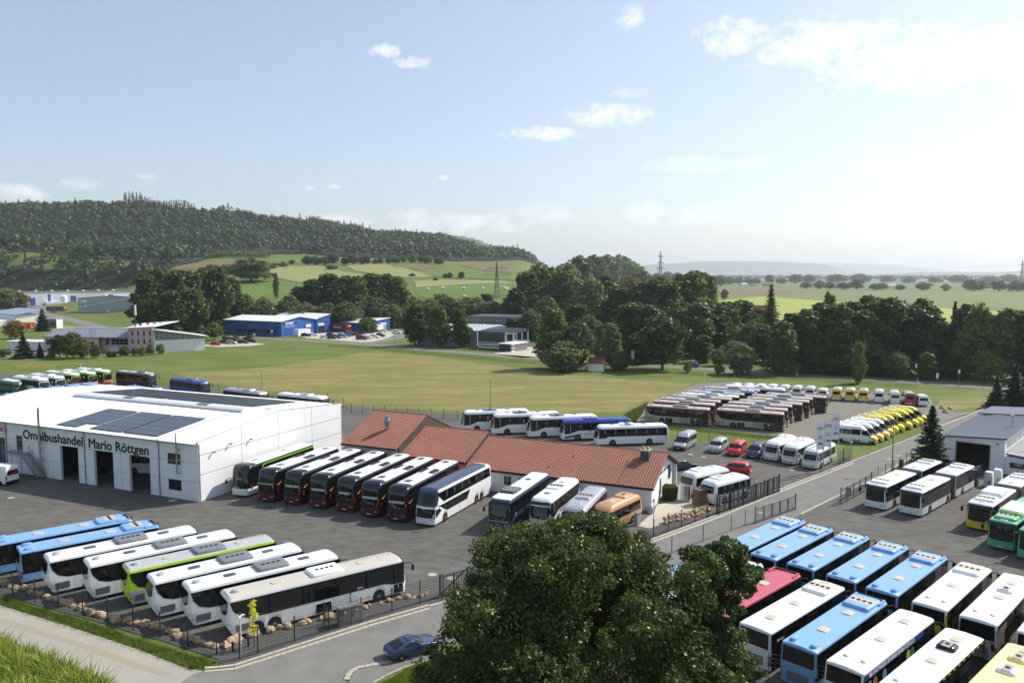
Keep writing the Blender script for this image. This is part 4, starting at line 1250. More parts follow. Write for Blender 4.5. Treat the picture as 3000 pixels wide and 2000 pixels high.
# glazed wing sloping away to the right
side(wall_mesh(MB(), 0, 17, 0, 4.3, .25).build('wing_wall', M_wall, PK, weld=False), 42.6, -.9, 40)
GW = [(k * 1.7 + .1, k * 1.7 + 1.6) for k in range(10)]
for k, (a, b) in enumerate(GW):
 window(PK, a, b, 4.35, 7.9 - .26 * k * 1.15, y=.05, rz=R(40), at=(42.6, -.9), frame=M_wframe, nz=2, glass=mat('grey_green_glass', (96, 112, 108), .1))
mb = MB()
c4, s4 = math.cos(R(40)), math.sin(R(40))
q = lambda a, b, z: (42.6 + c4 * a - s4 * b, -.9 + s4 * a + c4 * b, z)
mb.add([q(-.8, -.8, 8.5), q(18.2, -.8, 5.2), q(18.2, 9, 5.2), q(-.8, 9, 8.5), q(-.8, -.8, 8.2), q(18.2, -.8, 4.9), q(18.2, 9, 4.9), q(-.8, 9, 8.2)], [(0, 1, 2, 3), (7, 6, 5, 4), (0, 4, 5, 1), (1, 5, 6, 2), (2, 6, 7, 3), (3, 7, 4, 0)])
mb.build('wing_roof', M_wroof, PK)
t = thing('garage_block', 'low white garage with flat roof at the left end of the pink centre', 'garage', (-186.0, 287.0, 0), R(-14))
MB().box(0, 17, 0, 7, 0, 2.9).build('wall', M_wall, t)
MB().box(-.8, 17.4, -.6, 7.4, 2.9, 3.2).build('roof', M_wroof, t)
t = thing('radio_mast', 'slim dark radio mast with white antenna beside the pink tower', 'mast', (-133.9, 276.6, 0), 0)
MB().tube((0, 0, 0), (0, 0, 16.5), .22, .12, n=8).build('pole', M_black, t)
MB().box(-.3, .3, -.2, .2, 13.2, 16.8).build('antenna', M_wframe, t)
MB().box(-.6, .6, -.3, .3, 9.8, 10.4).build('platform', M_steel, t)
MB().tube((-.6, 0, 8), (-.6, 0, 10), .2).build('transmitter', M_wframe, t)

# factory on the left
FC = thing('white_factory', 'long white factory with blue window strips at the foot of the wooded hill', 'factory', (-409.63, 656.86, 0), R(38))
fo = [(2.2, 6.0, .3, 8.0) if k == 9 else v for k, v in enumerate([(-6.0, -2.0, .6, 8.2), (2.5, 6.8, .5, 8.0), (16.0, 18.3, 4.5, 11.0), (33.0, 37.5, 3.0, 9.4)])]
place(wall_mesh(MB(), -30, 104, 0, 12.8, .3, fo).build('wall', M_wall, FC, weld=False), 0, 0, 0)
for o_ in fo:
 window(FC, *o_, y=.1, frame=mat('blue_frame', (70, 96, 190), .5), nx=3, nz=3, fw=.3, glass=mat('blue_pane', (96, 116, 176), .2))
MB().box(-30, 104, .35, 30, 0, 12.5).build('body', M_wall, FC)
MB().box(-30.4, 104.4, -.3, 30.3, 12.8, 13.3).build('roof', mat('factory_roof', (118, 104, 96), .8), FC)
for k in range(8):
 MB().lathe([(1.3, 13.3), (1.2, 14.0), (.6, 14.4)], (-16 + 12 * k, 6, 0), n=12).build('roof_dome', M_poly, FC, smooth=40)
MB().box(-8, 1, -.15, 0, 8.9, 12.0).build('sign_panel', M_wframe, FC)
lettering('c', 3.4, mat('navy_letters', (30, 40, 96), .6), (-5.4, -.2, 10.5), (1, 0, 0), (0, 0, 1), FC, offset=.06)
MB().box(14, 26, -7, 0, 0, 4.6).build('loading_dock', M_wall, FC)
for k in range(2):
 MB().lathe([(2.6, 0), (2.6, 9.0), (1.4, 10.0), (.2, 10.2)], (27.5 + 34 * k, -4, 0), n=16).build('silo', M_wall, FC, smooth=40)
GHL = thing('pale_grey_hall', 'plain pale grey hall with low gable and two sign boards left of the dark trees', 'hall', (-310.5, 557.77, 0), R(0))
ribbed(GHL, 'gable_wall', 0, 46, 0, 0, [(0, 10.9), (23.5, 12.7), (46, 11.0)], M_lgrey, 1.5, ops=[(20.2, 22.0, 0, 2.6)])
MB().box(20.2, 22.0, .05, .12, 0, 2.6).build('door', M_wframe, GHL)
for x, y in ((0, 0), (46, 0)):
 MB().box(x - .1, x + .1, .1, 60, 0, 10.6).build('wall', M_lgrey, GHL)
rr = MB()
rr.add([(-.8, -.6, 11.0), (23.5, -.6, 12.9), (46.8, -.6, 11.1), (46.8, 60, 11.1), (23.5, 60, 12.9), (-.8, 60, 11.0)], [(0, 1, 4, 5), (1, 2, 3, 4)])
rr.add([(-.8, -.6, 10.5), (23.5, -.6, 12.4), (46.8, -.6, 10.6), (-.8, -.6, 11.0), (23.5, -.6, 12.9), (46.8, -.6, 11.1)], [(0, 1, 4, 3), (1, 2, 5, 4)])
rr.build('roof', mat('blue_grey_roof', (132, 146, 168), .5), GHL, weld=False)
MB().box(21.5, 25.5, 0, 60, 12.5, 13.7).build('ridge_vent', M_lgrey, GHL)
MB().box(1.2, 6.0, -.2, 0, 7.4, 9.9).build('sign_panel', M_wframe, GHL)
MB().box(1.2, 6.2, -.2, 0, 3.8, 6.6).build('sign_panel', mat('sign_blue', (70, 86, 130), .5, var=.4, scale=.5, col2=(190, 196, 206)), GHL)
lettering('elko', 1.0, mat('navy_letters', (30, 40, 96), .6), (4.2, -.25, 8.6), (1, 0, 0), (0, 0, 1), GHL)
mb = MB()
for k in range(20):
 t0, t1 = R(50 + 260 * k / 20), R(50 + 260 * (k + 1) / 20)
 mb.add([(2.2 + .8 * math.cos(t0), -.22, 8.7 + .8 * math.sin(t0)), (2.2 + .8 * math.cos(t1), -.22, 8.7 + .8 * math.sin(t1)), (2.2 + .4 * math.cos(t1), -.22, 8.7 + .4 * math.sin(t1)), (2.2 + .4 * math.cos(t0), -.22, 8.7 + .4 * math.sin(t0))], [(0, 1, 2, 3)])
mb.build('emblem', MATS['navy_letters'], GHL)
# white building cut by the left edge, containers, cabin
t = thing('white_store', 'white store with blue grey roof cut off at the left picture edge', 'building', (-268.0, 420.0, 0), R(-40))
MB().box(-40, 0, 0, 14, 0, 6.0).build('wall', M_wall, t)
MB().box(-40, -2, -8, -.05, 0, 3.2).build('lean_to', M_wall, t)
mb = MB().add([(-41, -.8, 6.1), (1, -.8, 6.1), (1, 15, 8.4), (-41, 15, 8.4), (-41, -.8, 5.7), (1, -.8, 5.7), (1, 15, 8.0), (-41, 15, 8.0)], [(0, 1, 2, 3), (7, 6, 5, 4), (0, 4, 5, 1), (1, 5, 6, 2), (2, 6, 7, 3), (3, 7, 4, 0)])
mb.build('roof', MATS['blue_grey_roof'], t)
M_or = mat('orange_paint', (214, 96, 46), .5)
for i, (p, lab) in enumerate(zip([(-251.1,400.4),(-255.6,411.0),(-318.0,503.5)], ('orange skip container left of the dark conifer', 'second orange skip container touching the conifer', 'flat orange container lying behind the store'))):
 t = thing('skip_container', lab, 'container', (p[0], p[1], hz(*p)), R(12))
 mb = MB().add([(-3, -1.2, .1), (3, -1.2, .1), (3, 1.2, .1), (-3, 1.2, .1), (-3.4, -1.3, 2.5), (3.4, -1.3, 2.5), (3.4, 1.3, 2.5), (-3.4, 1.3, 2.5)], [(0, 3, 2, 1), (0, 1, 5, 4), (1, 2, 6, 5), (2, 3, 7, 6), (3, 0, 4, 7), (4, 5, 6, 7)])
 mb.build('body', M_or, t)
 for dx in (-2, -.7, .7, 2):
  MB().box(dx - .08, dx + .08, -1.38, -1.28, .2, 2.4).build('rib', M_or, t)
t = thing('site_cabin', 'grey and white site cabin with two windows behind the pink centre', 'cabin', (-237.4,400.4) + (0,), R(-20))
MB().box(-6, 6, -2, 2, .1, 5.0).build('wall', M_mgrey, t)
MB().box(6.0, 6.05, -1.9, 1.9, .3, 4.9).build('end_wall', M_wframe, t)
MB().box(-6.2, 6.2, -2.2, 2.2, 5.0, 5.2).build('roof', M_lgrey, t)
MB().box(2.0, 3.6, -2.1, -2.0, 1.6, 3.6).build('window', M_glass, t)
MB().box(4.1, 5.6, -2.1, -2.0, 1.6, 3.6).build('window', M_glass, t)
t = thing('wheel_loader', 'orange wheel loader parked behind the conifer at the left', 'loader', (-279.2,449.9) + (0,), R(15))
MB().box(-3, 2.4, -1.2, 1.2, 1.0, 3.0).build('body', mat('loader_orange', (226, 140, 50), .5), t)
MB().box(-1.2, 1.0, -1.1, 1.1, 3.0, 4.6).build('cab', M_glass, t)
for x in (-1.8, 1.8):
 for y in (-1.4, 1.4):
  MB().lathe([(.9, -.3), (.95, -.2), (.95, .2), (.9, .3)], (x, y, .95), axis='y', n=14).build('wheel', M_black, t, smooth=40)
mb = MB().box(2.4, 4.4, -1.0, -.8, 1.5, 1.9).box(2.4, 4.4, .8, 1.0, 1.5, 1.9).box(4.2, 5.2, -1.5, 1.5, .3, 1.6)
mb.build('bucket_arm', MATS['loader_orange'], t, weld=False)

# small white pump house on the road
SH = thing('pump_house', 'tiny white hut with red tile roof beside the tall willow on the road', 'hut', (24.45, 222.6, 0), R(-15))
MB().box(-2.2, 2.2, -1.5, 1.5, 0, 2.4).build('wall', M_wall, SH)
gable_roof(SH, -2.2, 2.2, -1.5, 1.5, 2.35, 4.0, 0, mat('red_tile_roof', (128, 74, 60), .8, var=.2, scale=3), .2)
MB().box(2.2, 2.24, -.4, .5, 0, 2.0).build('door', M_dgrey, SH)
for x in (-2.2, 2.2):
 MB().add([(x, -1.5, 2.4), (x, 1.5, 2.4), (x, 0, 3.85)], [(0, 1, 2)]).build('gable', M_wall, SH)
# farm roofs far off
for (px, py, L_, D_, ze, zr, rz, m, lab) in [(250.6,1245.7,40,14,9,15,-8,'pink','long pinkish barn roof rising out of the central wood'),(132.1,411.0,12,10,6,11.5,-30,'red','brick house with red roof half hidden by the larch'),(627.9,1915.2,26,14,6,10,-10,'brown','small brown farmhouse beyond the ploughed field'),(590.3,1915.2,14,8,3,6,5,'brown','low farm shed left of the brown farmhouse beyond the ploughed field'),(567.7,1915.2,16,10,4,8,20,'pale','pale farm building near the far tree line'),(740.7,1539.9,30,12,6,10,0,'pale','pale roofed farm hall among the hazy trees')]:
 z = hz(px, py)
 t = thing('farm_building', lab, 'building', (px, py, z), R(rz))
 mw = {'pink': M_pink, 'red': mat('brick_wall', (150, 106, 92), .85, var=.2, scale=4), 'brown': mat('stucco', (176, 158, 138), .85), 'pale': M_wall}[m]
 mr = {'pink': mat('mauve_roof', (150, 120, 124), .7), 'red': MATS['red_tile_roof'], 'brown': mat('brown_roof', (120, 92, 80), .8), 'pale': mat('pale_roof2', (160, 158, 156), .7)}[m]
 MB().box(-L_ / 2, L_ / 2, -D_ / 2, D_ / 2, -1, ze).build('wall', mw, t)
 gable_roof(t, -L_ / 2, L_ / 2, -D_ / 2, D_ / 2, ze, zr, 0, mr, .6)
 for x in (-L_ / 2, L_ / 2):
  MB().add([(x, -D_ / 2, ze - .1), (x, D_ / 2, ze - .1), (x, 0, zr - .3)], [(0, 1, 2)]).build('gable', mw, t)
 for k in range(3):
  window(t, -L_ / 2 + L_ * (k + .6) / 3.4, -L_ / 2 + L_ * (k + .6) / 3.4 + 1.4, ze * .4, ze * .4 + 1.6, y=-D_ / 2 - .08, frame=M_wframe)

# ================================================================ vehicles
V_white = paint('white', (232, 233, 233))
V_bluec = paint('city_blue', (122, 166, 210))
V_dblue = paint('deep_blue', (26, 62, 150))
V_navy = paint('slate_blue', (44, 58, 82))
V_silver = paint('silver', (176, 178, 186), metal=.4)
V_lime = paint('lime', (176, 214, 44))
V_green = paint('bright_green', (110, 190, 30))
V_dgreen = paint('forest_green', (34, 116, 66))
V_mgreen = paint('mint_green', (84, 172, 124))
V_orange = paint('orange', (232, 118, 40))
V_redo = paint('red_orange', (206, 84, 52))
V_red = paint('red', (190, 34, 38))
V_rose = paint('rose_red', (184, 70, 84))
V_wine = paint('wine_red', (84, 26, 30))
V_black = paint('black', (20, 22, 25), .2)
V_char = paint('charcoal', (52, 52, 54))
V_yellow = paint('yellow', (238, 196, 34))
V_lemon = paint('lemon', (226, 208, 28))
V_paley = paint('pale_yellow', (240, 224, 150))
V_copper = paint('copper_tan', (190, 142, 94))
V_beige = paint('beige', (176, 170, 150))
V_teal = paint('teal_blue', (44, 110, 150))
V_steel = paint('steel_blue', (50, 66, 98), metal=.35)
V_roofg = paint('roof_grey', (168, 170, 170), .6)
V_roofb = paint('roof_beige', (184, 178, 166), .6)
V_hatch = paint('hatch_beige', (184, 174, 158), .6)
V_hatchd = paint('hatch_dark', (58, 68, 82), .3)
V_pod = paint('pod_grey', (112, 116, 118), .5)
V_grille = mat('grille_metal', (150, 146, 138), .5, metal=.3)
V_glass = mat('tinted_glass', (16, 18, 20), .05, var=.5, scale=.9, spec=.6)
V_wind = mat('windscreen_glass', (18, 22, 24), .05, var=0, spec=.55)
V_trim = mat('black_trim', (20, 21, 23), .45, var=0)
V_tyre = mat('tyre_rubber', (24, 24, 25), .85, var=.1)
V_rim = mat('rim_alloy', (176, 178, 180), .3, metal=.7, var=.1)
V_rimb = mat('rim_dark', (84, 84, 86), .5, metal=.4)
V_tail = mat('tail_lamp', (120, 14, 16), .2, var=0)
V_lamp = mat('head_lamp', (200, 204, 208), .12, metal=.3, var=0)
V_amber = mat('amber_lamp', (214, 104, 30), .3, var=0)
V_plate = mat('number_plate', (206, 208, 208), .5, var=0)
V_bellow = mat('bellows_rubber', (86, 84, 82), .8, var=.1)
V_txtw = mat('white_print', (226, 228, 230), .5, var=0)
V_dots = mat('grey_print', (92, 90, 84), .5, var=0)

class Body:
 """Lofted vehicle body. prof rows: (z, half width, front x, rear x, front corner radius, rear corner radius, front bow)."""

 def __init__(s, prof, wheels=(), wr=.48, ar=.58, crown=.03, ground=.0):
  s.p = prof
  s.wheels = wheels
  s.wr = wr
  s.ar = ar
  s.crown = crown
  s.stations = None

 def at(s, z):
  p = s.p
  if z <= p[0][0]:
   return p[0]
  for a, b in zip(p[:-1], p[1:]):
   if z <= b[0] + 1e-9:
    t = (z - a[0]) / max(b[0] - a[0], 1e-9)
    return tuple(u + (v - u) * t for u, v in zip(a, b))
  return p[-1]

 def half(s, row, st):
  z, w, xf, xr, rf, rr, bow = row
  out = []
  for k in range(4):
   y = (w - rf) * k / 3
   out.append((xf - bow * (y / w) ** 2, y, 'F'))
  xc = out[-1][0] - rf
  for k in range(1, 5):
   a = math.pi / 2 * k / 4
   out.append((xc + rf * math.cos(a), w - rf + rf * math.sin(a), 'F'))
  lo = xr + rr
  for x in st:
   out.append((min(max(x, lo), xc), w, 'S'))
  for k in range(0, 5):
   a = math.pi / 2 * k / 4
   out.append((lo - rr * math.sin(a), w - rr + rr * math.cos(a), 'S' if k == 0 else 'R'))
  for k in range(1, 3):
   out.append((xr, (w - rr) * (1 - k / 2), 'R'))
  return out

 def build(s, parent, mats, matf, name='body', smooth=38):
  st = []
  xf, xr = max(r[2] for r in s.p), min(r[3] for r in s.p)
  n = max(4, int((xf - xr) / 1.2))
  for k in range(1, n):
   st.append(xf + (xr - xf) * k / n)
  st = [x for x in st if not any(abs(x - w) < s.ar + .05 for w in s.wheels)]
  for w in s.wheels:
   st += [w + s.ar * math.cos(math.pi * k / 8) for k in range(9)]
   st += [w + s.ar + .002, w - s.ar - .002]
  st = sorted(st, reverse=True)
  s.stations = st
  H = [s.half(r, st) for r in s.p]
  m = len(H[0])
  z0 = s.p[0][0]

  def zb(x):
   z = z0
   for w in s.wheels:
    d = abs(x - w)
    if d < s.ar:
     z = max(z, s.wr + math.sqrt(s.ar ** 2 - d * d))
   return z
  mb = MB()
  idx = {}
  for k, h in enumerate(H):
   for i, (x, y, t) in enumerate(h):
    z = s.p[k][0] if k else zb(x) if t == 'S' else z0
    for sg in (1, -1):
     idx[k, i, sg] = len(mb.v)
     mb.v.append((x, sg * y, z))
  for k in range(len(H) - 1):
   for i in range(m - 1):
    tg = H[k][i + 1][2]
    if H[k][i][2] == 'S':
     tg = H[k][i + 1][2]
    zm = (s.p[k][0] + s.p[k + 1][0]) / 2
    xm = (H[k][i][0] + H[k][i + 1][0]) / 2
    mi = matf(tg, zm, xm)
    for sg in (1, -1):
     mb.f.append((idx[k, i, sg], idx[k, i + 1, sg], idx[k + 1, i + 1, sg], idx[k + 1, i, sg]))
     mb.m.append(mi)
  top = len(H) - 1
  for kk, cr, tag_ in ((top, s.crown, 'T'), (0, 0, 'B')):
   mid = []
   for i, (x, y, t) in enumerate(H[kk]):
    mid.append(len(mb.v))
    zz = s.p[top][0] + cr * min(1, y / .5) if kk else (zb(x) if t == 'S' else z0)
    mb.v.append((x, 0, zz))
   for i in range(m - 1):
    for sg in (1, -1):
     mb.f.append((idx[kk, i, sg], idx[kk, i + 1, sg], mid[i + 1], mid[i]))
     mb.m.append(matf(tag_, s.p[kk][0], H[kk][i][0]))
  return mb.build(name, mats, parent, smooth=smooth)

 def curve(s, z, rear=False):
  row = s.at(z)
  h = s.half(row, [])
  if rear:
   c = [(x, y) for x, y, t in h if t == 'R'][::-1]
   z_, w, xf, xr, rf, rr, bow = row
   c = [(xr, 0.0)] + [q for q in c if q[1] > 1e-6]
   c.append((xr + rr, w))
   c.append((xr + rr + 1.5, w))
  else:
   c = [(x, y) for x, y, t in h if t == 'F']
   c.append((c[-1][0] - 1.5, c[-1][1]))
  return c

 def patch(s, parent, name, m, z0, z1, ext=1.0, off=.012, rear=False, low=0.0, hi=0.0, nt=14, nz=5, t0=None):
  """glass or trim wrapped round the front (or rear); ext 1 ends where the corner meets the side, more runs on along it (in metres past 1)"""
  mb = MB()
  grid = []
  for j in range(nz + 1):
   row = []
   for i in range(nt + 1):
    u = (2 * i / nt - 1) if t0 is None else t0 + (ext - t0) * i / nt
    if t0 is None:
     u *= ext
    f = min(1, abs(u) / max(abs(ext), .01))
    zz = z0 + low * f * f + (z1 + hi * f * f - z0 - low * f * f) * j / nz
    c = s.curve(zz, rear)
    # arc length
    d = [0]
    for a, b in zip(c[:-1], c[1:]):
     d.append(d[-1] + math.hypot(b[0] - a[0], b[1] - a[1]))
    full = d[-2]
    tgt = min(abs(u), 1) * full + max(0, abs(u) - 1)
    for q in range(len(d) - 1):
     if tgt <= d[q + 1] + 1e-9:
      break
    r = (tgt - d[q]) / max(d[q + 1] - d[q], 1e-9)
    x = c[q][0] + (c[q + 1][0] - c[q][0]) * r
    y = c[q][1] + (c[q + 1][1] - c[q][1]) * r
    tx, ty = c[q + 1][0] - c[q][0], c[q + 1][1] - c[q][1]
    l = math.hypot(tx, ty) or 1
    nx, ny = (ty / l, -tx / l)
    if rear:
     nx, ny = (-ty / l, tx / l)
    if abs(nx) < 1e-9 and abs(ny) < 1e-9:
     nx = 1
    sg = 1 if u >= 0 else -1
    row.append((x + nx * off, sg * (y + ny * off), zz))
   grid.append(row)
  vs = [p for r in grid for p in r]
  w = nt + 1
  mb.add(vs, [(j * w + i, j * w + i + 1, (j + 1) * w + i + 1, (j + 1) * w + i) for j in range(nz) for i in range(nt)])
  return mb.build(name, m, parent, smooth=50)

 def side(s, parent, name, m, pts, sg, off=.012):
  """plate on the side wall: pts (x, z); sg +1 left, -1 right, 0 both"""
  o = None
  for g in ((1, -1) if sg == 0 else (sg,)):
   mb = MB()
   mb.poly([(x, g * (s.at(z)[1] + off), z) for x, z in pts])
   o = mb.build(name, m, parent)
  return o

def band_poly(low, ztop, a, b, slant=0.0):
 """part of a window band between x = a (front) and b: low = [(x, z)] front to back"""
 def zl(x):
  for (xa, za), (xb, zb) in zip(low[:-1], low[1:]):
   if xb - 1e-9 <= x <= xa + 1e-9:
    return za + (zb - za) * (xa - x) / max(xa - xb, 1e-9)
  return low[0][1] if x > low[0][0] else low[-1][1]
 pts = [(a, ztop), (b, ztop), (b, zl(b))]
 pts += [(x, z) for x, z in reversed(low) if b + .01 < x < a - .01]
 pts.append((a, zl(a)))
 out = []
 for p in pts:
  if not out or math.hypot(p[0] - out[-1][0], p[1] - out[-1][1]) > .004:
   out.append(p)
 return out

def glass_band(B, parent, low, ztop, cuts, sg, gap=.05, m=None, under=True):
 if under:
  B.side(parent, 'window_band', V_trim, band_poly(low, ztop + .03, cuts[0] + .03, cuts[-1] - .03), sg, .006)
 for a, b in zip(cuts[:-1], cuts[1:]):
  pl = band_poly(low, ztop, a - gap / 2, b + gap / 2)
  cz = sum(z for _, z in pl) / len(pl)
  for g in ((1, -1) if sg == 0 else (sg,)):
   B.side(parent, 'window', m or V_glass, pl, g, .014)

_wheel = {}

def wheel(parent, x, y, r, sg, rim=None, w=.28, big=True):
 rim = rim or V_rim
 key = (round(r, 3), w, rim.name, sg)
 if key not in _wheel:
  t = MB().lathe([(r * .62, -w / 2), (r * .94, -w / 2), (r, -w / 2 + .04), (r, w / 2 - .04), (r * .94, w / 2), (r * .62, w / 2)], axis='y', n=22)
  rm = MB().lathe([(r * .6, -.02), (r * .62, sg * w * .46), (r * .56, sg * w * .46), (r * .50, sg * w * .22), (r * .26, sg * w * .26), (r * .24, sg * w * .5), (r * .12, sg * w * .52)], axis='y', n=20)
  for k in range(10):
   a = 2 * math.pi * k / 10
   rm.lathe([(r * .05, 0), (r * .05, sg * .02)], (r * .4 * math.cos(a), sg * w * .235, r * .4 * math.sin(a)), axis='y', n=6, mi=1)
  _wheel[key] = (t.mesh('wheel', V_tyre, smooth=40), rm.mesh('rim', [rim, V_trim], smooth=40))
 a, b = _wheel[key]
 o = obj('wheel', a, parent, (x, y, r))
 obj('rim', b, o)
 return o

def pod_mesh(L_, W_, h, ins=.16, step=.35):
 """rounded roof pod, origin at base centre"""
 mb = MB()

 def ring(l, w, z, r):
  pts = []
  for cx, cy, a0 in ((l / 2 - r, w / 2 - r, 0), (-l / 2 + r, w / 2 - r, 90), (-l / 2 + r, -w / 2 + r, 180), (l / 2 - r, -w / 2 + r, 270)):
   for k in range(4):
    t = R(a0 + 30 * k)
    pts.append((cx + r * math.cos(t), cy + r * math.sin(t), z))
  return pts
 rs = [ring(L_, W_, -.05, .18), ring(L_, W_, h * .35, .18), ring(L_ - ins * .5, W_ - ins * .5, h * .75, .2), ring(L_ - ins * 1.4, W_ - ins * 1.4, h * .97, .2), ring(L_ - ins * 2, W_ - ins * 2, h, .2)]
 n = len(rs[0])
 for a, b in zip(rs[:-1], rs[1:]):
  mb.add(a + b, [(i, (i + 1) % n, n + (i + 1) % n, n + i) for i in range(n)])
 mb.poly(rs[-1])
 return mb

def ac_unit(parent, x, z, m, L_=2.6, W_=1.95, h=.3, fans=4, grille=None, along='y', name='ac_unit', fx=0.0, fr=.15):
 o = pod_mesh(L_, W_, h).build(name, m, parent, smooth=35)
 o.location = (x, 0, z)
 if fans:
  gl = (fans * .42 + .1)
  if along == 'x':
   MB().box(fx - gl / 2, fx + gl / 2, -.42, .42, h - .01, h + .008).build('grille', grille or V_grille, o)
  else:
   MB().box(fx - .5, fx + .5, -gl / 2, gl / 2, h - .01, h + .008).build('grille', grille or V_grille, o)
  me = _fan.get(fr) or _fan.setdefault(fr, MB().lathe([(fr, 0), (fr, .03), (fr * .8, .03), (fr * .78, .008), (fr * .3, .008), (fr * .28, .03), (.01, .03)], n=14).mesh('fan', V_trim, smooth=40))
  for k in range(fans):
   d = (k - (fans - 1) / 2) * .42
   f = obj('fan', me, o)
   f.location = (fx + d, .0, h + .006) if along == 'x' else (fx, d, h + .006)
 return o

_fan = {}

def hatch(parent, x, z, m=None, L_=.95, W_=.75, h=.06, name='roof_hatch', y=0.0):
 mb = pod_mesh(L_, W_, h, ins=.05)
 o = mb.build(name, m or V_hatch, parent, smooth=35)
 o.location = (x, y, z)
 if m is None:
  MB().box(-L_ / 2 - .005, -L_ / 2 + .03, -.07, .07, .0, h * .8).build('handle', V_tail, o)
 return o

def mirror(parent, x, y, z, sg, m=None, drop=.75, reach=.45, size=(.09, .22, .5)):
 mb = MB()
 P = [Vector((x, y, z)), Vector((x + reach * .8, y + sg * .22, z + .06)), Vector((x + reach, y + sg * .36, z - .1))]
 for a, b in zip(P[:-1], P[1:]):
  mb.tube(a, b, .04, n=6)
 o = mb.build('mirror', V_trim, parent, smooth=40)
 pm_ = pod_mesh(size[2], size[1], size[0], ins=.03).build('mirror_head', m or V_trim, o, smooth=40)
 pm_.location = (x + reach + .02, y + sg * .36, z - .1 - size[2] / 2)
 pm_.rotation_euler = (0, R(90), 0)
 return o

def front_kit(B, parent, z=.75, w=.42, plate=True, m=V_lamp, y=None, text=None):
 """headlamps and number plate lying on the front curve"""
 for sg in (1, -1):
  row = B.at(z)
  yy = row[1] * .74
  mb = MB()
  pts = []
  for dy, dz in ((-.17, -.09), (.2, -.06), (.2, .1), (-.17, .07)):
   y_ = yy + dy
   r = B.at(z + dz)
   c = B.curve(z + dz)
   x_ = next((a[0] + (b[0] - a[0]) * (y_ - a[1]) / max(b[1] - a[1], 1e-6) for a, b in zip(c[:-1], c[1:]) if a[1] <= y_ <= b[1]), c[-2][0])
   pts.append((x_ + .02, sg * y_, z + dz))
  mb.poly(pts)
  mb.build('headlight', m, parent)
 if plate:
  r = B.at(.5)
  MB().box(r[2] - .02, r[2] + .03, -.26, .26, .42, .53).build('number_plate', V_plate, parent)

def tail_kit(B, parent, z0=.75, z1=1.35, w=.16):
 for sg in (1, -1):
  mb = MB()
  pts = []
  for z in (z0, z1):
   r = B.at(z)
   pts.append([(r[3] - .012, sg * (r[1] - r[5] - .02), z), (r[3] + r[5] * .29 - .012, sg * (r[1] - r[5] * .29 + .01), z), (r[3] + r[5] + .0, sg * (r[1] + .012), z)])
  a, b = pts
  mb.add(a + b, [(0, 1, 4, 3), (1, 2, 5, 4)])
  mb.build('tail_light', V_tail, parent)

def grille_plate(B, parent, x0, x1, z0, z1, sg, m=None):
 """louvred engine grille: plate with slats"""
 o = B.side(parent, 'engine_grille', m or V_pod, [(x0, z0), (x1, z0), (x1, z1), (x0, z1)], sg, .01)
 n = 6
 mb = MB()
 for k in range(n):
  z = z0 + (z1 - z0) * (k + .5) / n
  y = sg * (B.at(z)[1] + .015)
  mb.box(min(x0, x1) + .03, max(x0, x1) - .03, min(y, y + sg * .01), max(y, y + sg * .01), z - .018, z + .012)
 mb.build('louvre', V_trim, o, weld=False)

def bay_lines(B, parent, xs, z0, z1, sg):
 """gaps between luggage flaps"""
 for x in xs:
  B.side(parent, 'panel_gap', V_trim, [(x - .009, z0), (x + .009, z0), (x + .009, z1), (x - .009, z1)], sg, .008)

